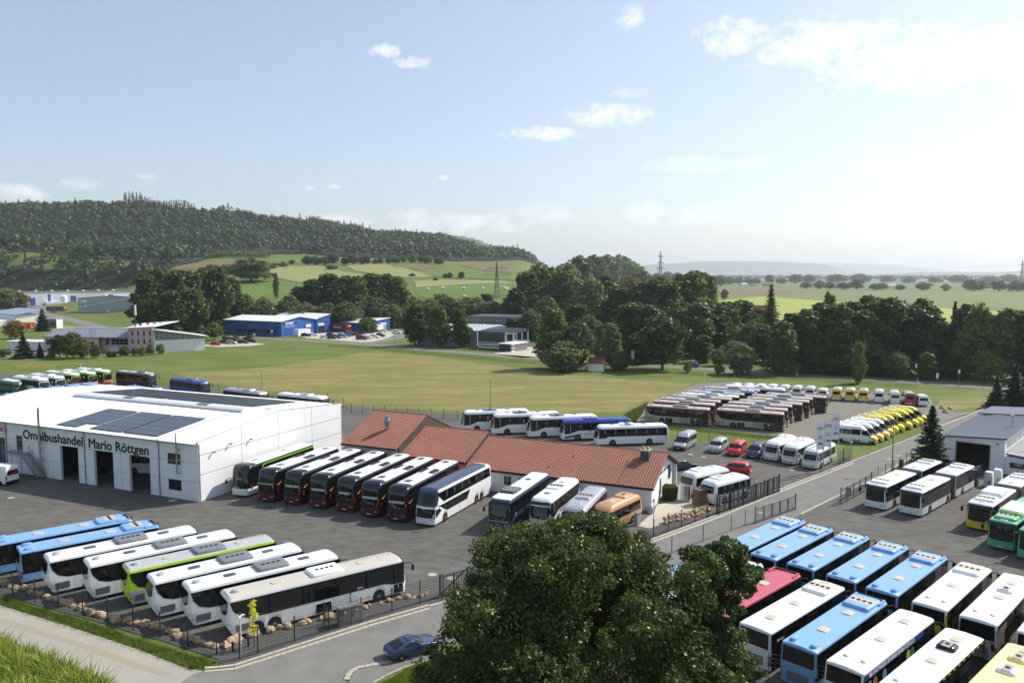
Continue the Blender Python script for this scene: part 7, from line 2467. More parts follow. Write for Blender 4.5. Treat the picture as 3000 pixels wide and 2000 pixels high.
L_oak = leaf_mat('oak_leaf', (60, 75, 36), (116, 128, 68), .36, .4)
L_dark = leaf_mat('alder_leaf', (52, 68, 34), (98, 112, 58), .34)
L_mid = leaf_mat('broad_leaf', (72, 88, 40), (118, 128, 66), .34)
L_pale = leaf_mat('willow_leaf', (84, 94, 60), (120, 124, 84), .32)
L_pop = leaf_mat('poplar_leaf', (66, 84, 30), (112, 124, 52), .36)
L_aut = leaf_mat('autumn_leaf', (112, 92, 44), (136, 108, 56), .35)
L_con = leaf_mat('spruce_needle', (30, 46, 30), (54, 70, 44), .12)
L_hill = leaf_mat('hill_leaf', (38, 54, 28), (80, 94, 46), .22)
L_yel = leaf_mat('yellow_leaf', (170, 166, 44), (204, 192, 70), .4)
M_bark = mat('bark', (74, 62, 50), .9, var=.25, scale=4, bump=.4, bscale=12)
M_birch = mat('birch_bark', (176, 172, 164), .8, var=.25, scale=5)

def quads(P, size, nrm, r, aspect=1.5, jitter=1.0):
 """leaf-sized quads at P, size per leaf, normals near nrm"""
 n = len(P)
 a = nrm + r.normal(0, jitter, (n, 3))
 a /= np.linalg.norm(a, axis=1, keepdims=True) + 1e-9
 b = np.cross(a, r.normal(0, 1, (n, 3)))
 b /= np.linalg.norm(b, axis=1, keepdims=True) + 1e-9
 c = np.cross(a, b)
 s = (size * r.uniform(.65, 1.35, n))[:, None]
 u, v = b * s * aspect * .5, c * s * .5
 V = np.stack([P - u, P - v * .9 + u * .1, P + u, P + v * .9 + u * .1], 1).reshape(-1, 3)
 F = np.arange(4 * n).reshape(-1, 4)
 return V, F

def clump_cloud(r, blobs, n, shell=.55):
 """points in the shells of ellipsoidal leaf clumps; returns points and outward normals"""
 w = np.array([b[3] * b[4] for b in blobs])
 pick = r.choice(len(blobs), n, p=w / w.sum())
 C = np.array([b[:3] for b in blobs])[pick]
 Rr = np.array([[b[3], b[3], b[4]] for b in blobs])[pick]
 d = r.normal(0, 1, (n, 3))
 d /= np.linalg.norm(d, axis=1, keepdims=True)
 d[:, 2] = np.where((d[:, 2] < -.5) & (r.random(n) < .6), -d[:, 2] * .6, d[:, 2])
 rad = shell + (1.06 - shell) * r.random(n) ** .6
 return C + d * Rr * rad[:, None], d

def crown_blobs(r, h0, h1, w, n, shape='round'):
 """clump centres filling an uneven crown between heights h0 and h1, radius w"""
 out = []
 for k in range(n):
  f = (k + r.random()) / n
  if shape == 'round':
   rr = w * math.sqrt(max(.12, 1 - (1.6 * f - .72) ** 2))
  elif shape == 'column':
   rr = w * min(1, .45 + 2.2 * f) * (1 - .72 * f ** 1.6)
  else:
   rr = w * (.72 + .28 * math.sin(f * 8 + n)) * math.sqrt(max(.1, 1 - (1.35 * f - .5) ** 2 * .9))
  a = k * 2.4 + r.normal(0, .5)
  s = w * r.uniform(.26, .46)
  q = max(0, rr - s * .6) * math.sqrt(r.uniform(.25, 1))
  out.append((q * math.cos(a), q * math.sin(a), h0 + s * .5 + (h1 - h0 - s * 1.4) * f, s, s * r.uniform(.7, 1.05)))
 out.append((0, 0, h1 - w * .3, w * .34, w * .34))
 out.append((0, 0, (h0 + h1) * .5, w * .6, (h1 - h0) * .36))
 return out

def limb_mesh(r, h, h0, w, blobs, rad, nl=7, lean=0.0):
 mb = MB()
 pts = [Vector((0, 0, -.3))]
 for k in range(1, 6):
  f = k / 5
  pts.append(Vector((r.normal(0, .04) * h * .3 * f + lean * f, r.normal(0, .04) * h * .3 * f, h * .82 * f)))
 for k in range(5):
  mb.tube(pts[k], pts[k + 1], rad * (1.15 - .19 * k), rad * (.96 - .19 * k), n=8, caps=False)
 for k in range(min(nl, len(blobs))):
  b = blobs[int(r.integers(len(blobs)))]
  tgt = Vector(b[:3])
  f = min(.95, max(.25, (tgt.z - .25 * w) / (h * .82)))
  i = min(4, int(f * 5))
  s = pts[i].lerp(pts[i + 1], f * 5 - i)
  mid = s.lerp(tgt, .5) + Vector((0, 0, -.05 * w))
  rr = rad * (1 - f) * .5 + rad * .1
  mb.tube(s, mid, rr, rr * .65, n=6, caps=False).tube(mid, tgt, rr * .65, rr * .2, n=5, caps=False)
 return mb

def tree_proto(seed, h, w, trunk, nleaf, size, leafm, shape='round', nblob=26, barkm=None, rad=None):
 r = np.random.default_rng(seed)
 bl = crown_blobs(r, trunk, h, w, nblob, shape)
 tw = []
 for b in bl:
  for k in range(7):
   q = r.normal(0, 1, 3)
   q /= np.linalg.norm(q)
   q[2] = abs(q[2]) if r.random() < .75 else q[2]
   s = b[3] * r.uniform(.2, .42)
   tw.append((b[0] + q[0] * b[3] * 1.02, b[1] + q[1] * b[3] * 1.02, b[2] + q[2] * b[4] * 1.05, s, s * .85))
 h_ = nleaf // 2
 P1, d1 = clump_cloud(r, bl, nleaf - h_)
 P2, d2 = clump_cloud(r, tw, h_, .2)
 P, d = np.concatenate([P1, P2]), np.concatenate([d1, d2])
 V, F = quads(P, np.full(nleaf, size), d * .8 + np.array([0, 0, .35]), r, 1.35, .75)
 var = np.clip(r.normal(.45, .25, nleaf) + .4 * (r.random(len(bl)) - .5)[r.integers(0, len(bl), nleaf)], 0, 1)
 cm = np_mesh('crown', V, F, leafm, var)
 tm = limb_mesh(r, h, trunk, w, bl, rad or h * .02).mesh('trunk', barkm or M_bark, smooth=60, weld=False)
 return cm, tm

def conifer_proto(seed, h, w, nlay, size, leafm, per=13):
 """whorls of drooping boughs; each bough a fan of small sprays"""
 r = np.random.default_rng(seed)
 P, S, Nn = [], [], []
 for k in range(nlay):
  f = k / (nlay - 1)
  z = h * (.06 + .94 * f)
  rr = w * (1 - f) ** .85 * r.uniform(.82, 1.1) + .12
  for j in range(max(5, int(per * (1 - f * .6)))):
   a = r.random() * 2 * math.pi
   m = max(3, int(rr / size * 3.2))
   rl = rr * r.uniform(.7, 1.1)
   for q in range(m):
    u = (q + r.random()) / m
    for sp in range(2):
     sd = r.normal(0, .16) * (rl * (1 - u * .55)) * .55
     P.append((rl * u * math.cos(a) - sd * math.sin(a), rl * u * math.sin(a) + sd * math.cos(a), z - .28 * rl * u + .12 * rl * u * u + r.normal(0, .05)))
     Nn.append((.35 * math.cos(a), .35 * math.sin(a), .9))
     S.append(size * (1.0 - .3 * u))
 P, Nn, S = np.array(P), np.array(Nn), np.array(S)
 V, F = quads(P, S, Nn, r, 1.9, .45)
 var = np.clip(r.normal(.45, .25, len(P)), 0, 1)
 cm = np_mesh('crown', V, F, leafm, var)
 tm = MB().tube((0, 0, -.3), (0, 0, h * .97), h * .016, .02, n=8).mesh('trunk', M_bark, smooth=60)
 return cm, tm

PROTO = {}
for nm, args in {
 'oak1': (11, 14, 5.4, 2.0, 9000, .5, L_oak, 'round', 30), 'oak2': (12, 13, 5.8, 1.0, 9000, .5, L_mid, 'round', 28),
 'alder1': (13, 18, 4.6, .5, 10000, .5, L_dark, 'lump', 36), 'alder2': (14, 17, 5.0, .4, 10000, .5, L_dark, 'lump', 34), 'alder3': (15, 16, 4.2, .4, 9000, .5, L_mid, 'lump', 30),
 'poplar1': (16, 13, 3.4, 1.0, 7500, .42, L_pop, 'column', 30), 'poplar2': (17, 15, 4.4, .3, 9500, .42, L_pop, 'column', 40),
 'willow1': (18, 9, 5.0, .1, 8500, .42, L_pale, 'lump', 22), 'willow2': (19, 11, 5.4, .2, 8500, .42, L_pale, 'lump', 28),
 'birch1': (20, 14, 3.0, .8, 6500, .38, L_pale, 'column', 26), 'aut1': (21, 12, 4.4, 1.0, 7000, .45, L_aut, 'round', 26),
 'bush1': (22, 2.6, 1.7, .1, 1800, .28, L_mid, 'round', 14), 'bush2': (23, 2.2, 1.6, .1, 1500, .26, L_pale, 'lump', 12), 'bush3': (24, 2.4, 1.5, .05, 1700, .26, L_dark, 'round', 12),
}.items():
 PROTO[nm] = tree_proto(*args, barkm=M_birch if nm.startswith('birch') else None)
PROTO['spruce1'] = conifer_proto(31, 14, 3.4, 34, .5, L_con)
PROTO['spruce2'] = conifer_proto(32, 12, 3.0, 30, .5, L_con)
PROTO['larch'] = conifer_proto(33, 19, 3.6, 40, .5, L_mid, per=9)
PH = {'oak1': 14, 'oak2': 13, 'alder1': 18, 'alder2': 17, 'alder3': 16, 'poplar1': 13, 'poplar2': 15, 'willow1': 9, 'willow2': 11, 'birch1': 14, 'aut1': 12, 'bush1': 2.6, 'bush2': 2.2, 'bush3': 2.4, 'spruce1': 14, 'spruce2': 12, 'larch': 19}
PW = {'oak1': 5.4, 'oak2': 5.8, 'alder1': 4.6, 'alder2': 5.0, 'alder3': 4.2, 'poplar1': 3.4, 'poplar2': 4.4, 'willow1': 5.0, 'willow2': 5.4, 'birch1': 3.0, 'aut1': 4.4, 'bush1': 1.7, 'bush2': 1.6, 'bush3': 1.5, 'spruce1': 3.4, 'spruce2': 3.0, 'larch': 3.6}
NAMES = {'oak': 'oak_tree', 'ald': 'alder_tree', 'pop': 'poplar_tree', 'wil': 'willow_tree', 'bir': 'birch_tree', 'aut': 'autumn_tree', 'bus': 'shrub', 'spr': 'spruce_tree', 'lar': 'larch_tree'}

def plant(kind, x, y, h, w, label, group=None, z=None):
 """w: crown width in metres"""
 nm = NAMES[kind[:3]]
 t = thing(nm, label, 'shrub' if nm == 'shrub' else 'tree', (x, y, hz(x, y) if z is None else z), random.uniform(0, 6.28), group)
 t.scale = (w / 2 / PW[kind], w / 2 / PW[kind], h / PH[kind])
 cm, tm = PROTO[kind]
 obj('crown', cm, t)
 obj('trunk', tm, t)
 return t

def ordinal(n):
 base = ['', 'first', 'second', 'third', 'fourth', 'fifth', 'sixth', 'seventh', 'eighth', 'ninth', 'tenth', 'eleventh', 'twelfth', 'thirteenth', 'fourteenth', 'fifteenth', 'sixteenth', 'seventeenth', 'eighteenth', 'nineteenth', 'twentieth']
 if n <= 20:
  return base[n]
 t = {2: 'twenty', 3: 'thirty', 4: 'forty'}[n // 10]
 return t + '-' + base[n % 10] if n % 10 else {3: 'thirtieth', 4: 'fortieth'}[n // 10]

# single trees one can point at
for (x, y, kd, h, w, lab) in [(-215.6,644.9,'oak1',18.7,42.4,'round dark tree standing alone on the green slope field'),(-37.9,302.1,'poplar1',15.9,11.1,'leftmost of three poplars before the grey hall'),(-27.9,299.1,'poplar1',15.5,10.5,'middle poplar of three before the grey hall'),(-19.5,294.9,'poplar1',14.5,9.3,'rightmost poplar of three before the grey hall'),(12.1,227.8,'poplar2',17.2,13.0,'tall poplar left of the tiny white hut'),(18.9,226.0,'willow2',13.9,12.9,'broad grey willow joined to the poplar by the hut'),(15.1,221.0,'willow1',8.7,14.5,'low bush willow at the foot of the tall poplar'),(29.1,226.0,'birch1',13.5,7.9,'birch just right of the tiny white hut'),(27.6,244.0,'birch1',11.8,5.3,'slim birch behind the tiny white hut'),(31.0,222.8,'willow1',5.9,7.8,'dark shrubby willow under the birch by the hut'),(43.6,224.6,'oak1',15.7,14.8,'oak with clear trunk beside the country road'),(63.5,214.9,'willow1',8.7,10.4,'bushy round willow beside the country road'),(49.5,217.9,'bush2',2.9,2.9,'small shrub at the verge in front of the teal car'),(57.4,214.9,'bush1',2.6,3.2,'small shrub left of the bushy round willow'),(97.0,292.0,'larch',23.5,13.3,'tall slim larch rising above the wood on the right'),(57.6,105.4,'spruce1',9.5,6.9,'dark spruce beside the grey roofed workshop'),(132.0,232.0,'spruce2',19.3,7.1,'pointed spruce inside the row of trees by the road'),(101.3,161.2,'spruce1',6.5,4.7,'small spruce behind the workshop roof'),(106.2,162.9,'spruce2',8.6,5.7,'brownish spruce at the right edge behind the workshop'),(107.0,159.9,'spruce1',9.1,5.6,'spruce cut off by the right edge'),(-230.0,380.8,'spruce2',10.7,9.0,'dark bushy conifer beside the orange containers'),(-161.4,256.1,'spruce1',7.9,7.9,'broad dark yew hedge tree before the pink centre'),(-157.2,258.2,'spruce2',5.2,3.2,'narrow dark conifer right of the broad yew'),(-145.0,256.1,'oak2',8.5,8.5,'rust brown leaved tree before the pink wall'),(-151.9,260.3,'oak1',7.3,6.8,'dark round tree left of the rust brown leaved tree'),(-137.7,256.1,'oak2',4.5,3.4,'small round headed tree before the garage door'),(-215.0,336.2,'aut1',7.7,8.8,'yellowing tree left of the pink centre'),(-371.4,572.4,'oak2',17.6,22.6,'green tree before the white factory at the left edge'),(-364.8,575.9,'aut1',15.1,15.1,'thin autumn tree before the white factory'),(-131.1,322.2,'willow1',4.8,6.2,'low round bush beside the small car park'),(-126.1,328.8,'oak1',7.5,7.2,'dark round tree left of the blue workshop'),(-57.9,679.6,'oak2',4.2,4.8,'tiny field tree,left of three on the pale slope'),(-53.9,678.2,'oak1',5.3,5.3,'tiny field tree,middle of three on the pale slope'),(-43.8,676.8,'oak1',6.5,6.5,'tiny field tree,right of three on the pale slope'),(229.1,841.2,'oak1',11.8,8.8,'small lone tree on the edge of the yellow field'),(-155.8,515.7,'birch1',17.2,5.4,'slim birch behind the blue workshop with a leaning white trunk')]:
 plant(kd, x, y, h, w, lab)
# shrubs round the pink centre
for i, (x, y, kd, h, w) in enumerate([(-170.9,260.3,'bush1',2.7,4.6),(-153.6,258.2,'bush2',1.8,3.8),(-142.8,258.2,'bush2',3.4,3.8),(-134.7,260.3,'bush3',1.8,4.1),(-131.5,262.4,'bush1',3.2,3.7),(-129.1,264.5,'bush3',2.8,1.4),(-126.4,264.5,'bush1',3.0,3.9),(-124.5,266.7,'bush2',4.0,3.0),(-122.2,269.4,'bush1',3.5,3.1),(-126.2,286.7,'bush2',2.8,7.5),(-125.3,294.9,'bush1',3.4,5.2),(-141.1,339.6,'bush1',3.3,4.5),(-140.5,349.3,'bush1',4.0,6.1),(-116.0,325.5,'bush2',2.0,4.3),(-121.5,328.8,'bush1',2.0,4.0)]):
 plant(kd, x, y, h, w, ['shrub at the left edge of the pink centre', 'low shrub before the pink wall', 'pale shrub beside the rust brown tree', 'low hedge shrub before the garage door', 'round clipped shrub before the pink tower', 'narrow column shrub before the pink tower', 'round shrub right of the narrow column shrub', 'young shrub at the corner of the glazed wing', 'shrub before the low white wall', 'spreading shrub on the white retaining wall', 'shrub at the end of the glazed wing', 'round shrub behind the glazed wing', 'dark shrub behind the glazed wing', 'shrub beside the small car park', 'low shrub left of the blue workshop'][i], 'shrubs round the pink centre')

# tree belts: members that nothing tells apart share label and group
BELTS = [('','clump left of the blue workshop',[(-164.0,349.3,'alder1',27.6,13.8),(-167.6,370.2,'alder2',30.8,15.6),(-146.3,339.6,'alder1',29.2,14.9),(-148.4,359.2,'alder1',29.3,15.1),(-149.6,376.2,'alder3',29.0,14.8),(-139.9,370.2,'alder2',30.8,15.6),(-133.2,322.2,'alder2',21.2,14.1),(-137.4,313.9,'alder1',20.6,12.4),(-139.1,386.2,'alder1',25.4,13.5),(-148.8,322.2,'alder2',16.9,11.3),(-136.4,398.0,'alder3',16.7,12.2)]),('','belt behind the blue workshop',[(-132.5,399.7,'willow1',13.0,14.0),(-129.0,405.4,'willow2',14.9,14.2),(-114.8,402.1,'willow1',15.9,15.9),(-113.5,417.0,'alder2',19.0,14.6),(-106.2,417.0,'alder1',22.7,16.4),(-98.9,421.2,'alder1',25.1,16.6),(-89.7,417.0,'alder2',24.9,17.5),(-82.4,417.0,'alder3',23.8,15.7),(-103.6,393.2,'willow2',13.8,15.5),(-93.3,393.2,'willow1',13.1,15.5),(-83.1,386.2,'willow2',13.5,16.9),(-77.2,399.7,'willow1',14.0,15.8),(-77.3,429.9,'alder1',24.5,17.0),(-70.8,436.0,'alder2',24.8,17.2),(-63.7,433.4,'alder3',22.4,15.2),(-68.4,399.7,'willow1',15.8,15.8),(-61.2,398.0,'willow2',12.2,14.0),(-56.1,405.4,'willow1',10.7,12.4),(-59.3,443.1,'alder1',11.7,13.6),(-53.2,449.4,'bush1',7.9,9.8),(-120.9,393.2,'bush2',10.3,13.8),(-68.3,370.2,'bush1',7.1,9.7)]),('','low belt behind the grey hall',[(-50.7,405.4,'willow1',11.7,16.0),(-42.4,411.1,'willow2',13.3,16.2),(-34.5,413.6,'willow1',13.8,16.3),(-27.1,411.1,'willow1',12.6,16.2),(-19.1,413.6,'willow2',13.4,18.1),(-10.8,411.1,'willow1',11.9,16.2),(-2.7,408.7,'willow2',11.8,16.1),(-39.6,429.9,'alder3',13.2,13.2),(-14.3,436.0,'alder1',13.4,11.5),(-24.5,429.9,'alder2',12.1,11.3)]),('','tall mixed wood in the middle',[(1.8,399.7,'alder2',19.3,14.0),(8.1,412.0,'alder1',27.1,17.3),(13.8,418.7,'oak2',30.3,20.2),(22.1,419.5,'oak1',29.4,22.1),(29.1,413.6,'alder3',28.3,19.9),(15.4,349.3,'willow2',18.4,15.3),(34.5,393.2,'birch1',25.8,15.5),(37.1,359.2,'willow2',26.0,17.3),(43.9,370.2,'birch1',27.6,14.6),(47.6,349.3,'alder1',23.0,15.3),(56.1,370.2,'willow2',26.0,17.8),(58.3,349.3,'alder2',24.5,16.8),(65.2,349.3,'alder3',26.0,18.4),(68.7,339.6,'alder1',24.6,16.4),(76.8,349.3,'alder2',26.0,16.8),(82.1,349.3,'alder3',27.6,15.3),(90.0,359.2,'poplar2',27.7,12.6),(25.6,306.4,'alder1',16.1,13.4),(28.2,278.8,'willow2',13.4,11.0),(43.0,278.8,'alder1',17.1,14.7),(48.0,272.6,'alder2',16.7,13.1),(57.6,266.7,'alder1',16.4,12.9),(62.2,261.3,'alder2',17.2,13.7),(69.3,266.7,'alder1',17.5,12.9),(75.6,272.6,'alder3',17.9,13.1),(82.2,278.8,'alder1',18.3,13.4),(79.0,256.1,'willow2',12.3,11.2),(71.0,248.0,'willow1',6.5,8.7),(60.2,244.0,'alder3',8.6,7.5),(48.8,246.0,'alder1',12.9,9.7),(39.3,241.1,'alder2',9.5,9.5),(62.7,234.8,'willow2',5.1,6.2),(79.1,244.0,'alder2',11.8,9.6),(7.8,322.2,'willow2',12.7,12.7),(0.0,322.2,'alder1',9.9,9.9),(101.3,322.2,'alder1',14.1,11.3)]),('','crest of the middle wood',[(45.4,482.1,'aut1',19.4,16.9),(85.8,576.1,'aut1',24.2,22.7),(65.1,540.4,'aut1',18.9,16.6)]),('','wooded knoll behind the middle wood',[(49.7,710.6,'oak1',24.9,24.9),(65.6,769.9,'oak1',31.0,28.3),(91.2,887.3,'oak2',37.3,35.0),(131.3,1092.3,'oak1',45.0,43.1),(182.6,1325.7,'oak1',52.3,48.8),(187.3,1223.6,'oak2',45.0,42.9),(156.0,950.9,'oak1',29.2,29.2),(38.0,620.0,'oak2',19.0,19.0)]),('','thick row behind the country road',[(75.2,215.8,'alder2',14.2,9.5),(81.4,223.7,'alder1',16.9,10.8),(84.4,221.0,'alder2',18.0,10.7),(89.3,223.7,'alder1',18.8,10.8),(92.1,219.7,'alder2',19.7,11.6),(97.7,223.7,'alder1',20.1,11.4),(99.1,217.9,'alder2',18.1,11.5),(104.4,221.0,'alder1',20.3,11.6),(107.0,217.9,'alder2',20.2,11.5),(111.1,217.9,'alder1',19.7,11.1),(112.7,213.6,'alder2',17.8,10.3),(115.7,212.3,'alder3',15.8,9.3),(117.1,210.6,'alder1',14.8,8.3),(124.6,212.3,'alder2',19.1,10.2),(123.9,206.4,'oak2',19.9,9.9),(127.6,206.4,'alder1',17.2,9.9),(129.2,203.9,'birch1',19.2,8.9),(132.4,203.9,'alder2',17.9,9.8),(134.6,201.8,'alder1',18.1,9.7),(136.8,199.8,'alder2',17.5,9.6),(103.0,206.4,'willow2',7.2,8.1),(109.4,203.9,'alder3',7.1,5.4),(91.5,213.6,'alder1',8.4,9.4),(84.6,216.6,'alder3',7.6,8.5),(98.9,212.3,'alder2',8.4,9.3),(117.1,203.9,'alder1',8.0,7.1),(123.0,201.0,'oak2',7.9,7.9),(100.3,246.0,'poplar2',21.6,7.5),(112.8,246.0,'alder1',20.5,9.7),(129.1,244.0,'alder2',19.2,10.7)]),('','far row on the crop field edge',[(579.1,1539.9,'oak1',13.5,22.9),(591.7,1503.4,'oak2',17.1,19.8),(596.9,1467.7,'oak1',14.1,21.9),(609.1,1435.8,'oak1',13.8,25.2),(634.2,1435.8,'oak1',18.9,25.2),(654.2,1404.5,'oak2',12.3,20.9),(666.5,1404.5,'oak1',13.5,18.5),(683.2,1373.9,'oak1',10.8,16.9),(708.4,1344.0,'oak1',15.3,24.7),(746.6,1344.0,'willow1',11.8,15.3),(773.5,1314.7,'oak2',20.7,28.8),(787.9,1314.7,'oak1',19.6,25.3),(803.3,1288.7,'oak1',18.1,26.0),(817.8,1263.2,'oak2',18.8,27.7),(839.9,1263.2,'oak1',19.9,27.7)]),('','hazy belt round the far farms',[(352.1,2013.5,'oak1',30.0,30.0),(349.5,1881.1,'oak2',29.7,29.7),(402.1,2021.5,'oak1',33.7,33.7),(402.0,1896.2,'oak2',33.2,33.2),(399.0,1789.3,'oak1',28.2,28.2),(504.3,2176.8,'oak2',38.2,38.2),(498.8,2037.7,'oak1',26.8,30.4),(494.0,1915.2,'oak2',25.2,28.5),(482.0,1807.3,'oak1',26.9,28.5),(605.4,2181.1,'oak2',21.0,32.5),(655.9,2256.6,'oak1',19.8,29.7),(710.6,2339.3,'oak2',18.5,34.9),(705.2,2256.6,'oak1',17.8,29.7),(719.8,2181.1,'oak1',26.8,24.9),(807.7,2339.3,'oak2',20.5,30.8),(848.6,2339.3,'oak1',28.7,41.0),(961.6,2529.1,'oak2',28.8,39.9),(1050.0,2529.1,'oak1',28.8,66.5),(1173.3,2632.3,'oak2',30.0,69.2),(1265.4,2632.3,'oak1',25.4,46.1),(1287.6,2529.1,'oak2',22.2,44.3),(1370.5,2529.1,'oak1',19.9,44.3),(1495.4,2632.3,'oak2',25.4,46.1),(1518.4,2632.3,'oak1',27.7,46.1),(1610.5,2632.3,'oak2',23.1,57.7),(1679.5,2632.3,'oak1',27.7,57.7)]),('','hedge on the crest of the left slope',[(-216.6,827.7,'oak1',10.2,10.2),(-237.6,844.5,'oak2',5.2,6.7),(-209.3,834.4,'oak2',9.5,12.4),(-200.2,834.4,'oak1',8.8,12.4),(-192.2,839.4,'oak1',12.5,12.5),(-179.8,841.1,'oak2',8.1,8.8),(-170.6,841.1,'oak1',11.1,11.8),(-162.7,847.9,'oak2',8.9,9.7),(-157.5,849.6,'oak1',9.7,8.9),(-149.4,856.4,'oak2',6.0,6.8),(-143.8,856.4,'oak1',6.8,7.5),(-135.8,865.1,'oak1',6.8,9.1),(-129.3,872.0,'oak2',7.6,9.2),(-122.7,879.1,'oak1',8.5,9.2),(-111.2,879.1,'oak2',9.2,9.2),(-102.2,884.3,'oak1',8.5,9.3),(-94.5,884.3,'oak2',8.5,11.6),(-81.6,870.2,'oak1',7.6,11.4),(-180.2,779.2,'bush1',4.1,13.0),(-245.0,808.0,'bush1',4.2,10.6),(-236.2,808.0,'bush2',5.0,8.5),(-298.0,776.1,'bush1',4.8,13.6),(-289.0,783.9,'bush2',4.1,13.7),(-270.9,776.1,'oak2',6.1,8.2),(-298.6,756.0,'bush1',4.0,8.6),(-87.9,689.3,'bush2',2.7,6.0),(-63.9,650.2,'bush1',2.3,4.6)])]
KW = {'ald': 'dark alder', 'wil': 'grey green willow', 'oak': 'oak', 'bir': 'birch', 'aut': 'autumn tinted tree', 'pop': 'poplar', 'bus': 'bush'}
for lab, grp, rows in BELTS:
 seen = {}
 for (x, y, kd, h, w) in sorted(rows, key=lambda q: q[0] / q[1]):
  kw = KW[kd[:3]]
  seen[kw] = seen.get(kw, 0) + 1
  plant(kd, x, y, h * random.uniform(.96, 1.04), w * (1.3 if kd[:3] == 'ald' else 1.1), '%s %s from the left in the %s' % (ordinal(seen[kw]), kw, grp), grp)

# ---------------------------------------------------------------- woods on the hill: nobody could count these
def in_poly(px, py, poly):
 c = np.zeros(len(px), bool)
 n = len(poly)
 for i in range(n):
  (xa, ya), (xb, yb) = poly[i], poly[i - 1]
  hit = ((ya > py) != (yb > py)) & (px < (xb - xa) * (py - ya) / (yb - ya + 1e-12) + xa)
  c ^= hit
 return c

def wood(name, label, poly, n, hmin, hmax, leafm, nq, size, con=.0, seed=5):
 r = np.random.default_rng(seed)
 P = np.array(poly)
 lo, hi = P.min(0), P.max(0)
 pts = np.zeros((0, 2))
 while len(pts) < n:
  q = r.uniform(lo, hi, (n * 3, 2))
  pts = np.concatenate([pts, q[in_poly(q[:, 0], q[:, 1], poly)]])
 pts = pts[:n]
 z = height(pts[:, 0], pts[:, 1])
 m = len(pts)
 h = r.uniform(hmin, hmax, m)
 tone = r.normal(.42, .2, m) + np.array([.55 * mnoise.noise(Vector((a * .011, b * .011, seed))) + .3 * mnoise.noise(Vector((a * .04, b * .04, seed))) for a, b in pts])
 h = h * (1 + .5 * np.array([mnoise.noise(Vector((a * .02, b * .02, 3.3))) for a, b in pts]))
 w = h * r.uniform(.28, .46, m)
 isc = r.random(m) < con
 w = np.where(isc, h * .17, w)
 h = np.where(isc, h * 1.15, h)
 k = np.repeat(np.arange(m), nq)
 d = r.normal(0, 1, (m * nq, 3))
 d /= np.linalg.norm(d, axis=1, keepdims=True)
 d[:, 2] = np.abs(d[:, 2]) * 1.0 - .25
 rad = .75 + .3 * r.random(m * nq)
 f = r.random(m * nq)
 cx = np.where(isc[k], d[:, 0] * (1 - f), d[:, 0] * rad) * w[k]
 cy = np.where(isc[k], d[:, 1] * (1 - f), d[:, 1] * rad) * w[k]
 cz = np.where(isc[k], h[k] * (.15 + .85 * f), h[k] * .6 + d[:, 2] * rad * h[k] * .42)
 Q = np.stack([pts[k, 0] + cx, pts[k, 1] + cy, z[k] + cz], 1)
 V, F = quads(Q, np.full(len(Q), size), d * 1.0 + np.array([0, 0, .25]), r, 1.15, .32)
 var = np.clip(tone[k] + r.normal(0, .12, len(k)), 0, 1)
 o = obj(name, np_mesh(name, V, F, leafm, var))
 return tag(o, label, 'forest', kind='stuff')

def scat(l):
 return l

FOREST = [(-572.7,743.6),(-489.1,745.2),(-432.3,731.7),(-380.0,742.4),(-377.3,747.1),(-350.3,749.2),(-339.3,761.9),(-342.7,801.6),(-358.5,956.7),(-311.7,1022.2),(-272.6,1042.8),(-219.6,1007.7),(-172.2,987.6),(-128.1,979.7),(-72.7,981.4),(-24.8,1135.5),(37.8,1442.8),(1314.6,30141.8),(100,2300),(0,2300),(-260,1780),(-400,1560),(-700,1480),(-960,1420),(-1150,1300)]
drape('forest_floor', FOREST, mat('forest_floor', (26, 36, 16), .95, var=.3, scale=.05), 1.2, step=40)
wood('hill_forest', 'dense mixed forest covering the long hill on the left', FOREST, 10500, 9, 19, L_hill, 60, 2.2, con=.07, seed=5)
wood('spruce_stand', 'pointed spruce stand on the crest of the hill', [(-640,1290),(-560,1270),(-520,1330),(-640,1360)], 130, 17, 23, L_con, 80, 1.3, con=1.0, seed=6)
wood('young_plantation', 'even young plantation below the hill forest', [(-360.2,908.0),(-349.3,932.0),(-293.0,947.0),(-312.4,1009.9),(-354.1,1016.2),(-389.7,994.0)], 600, 6, 8, L_mid, 40, .9, con=.3, seed=7)
wood('valley_woods', 'hazy woods filling the plain towards the far hills', [(456.8,2750.7),(1052.1,3009.7),(1578.1,3009.7),(1983.3,2750.7),(5200,9000),(4200,12000),(900,12000),(700,5000)], 5200, 16, 26, L_hill, 26, 4.2, con=.1, seed=8)

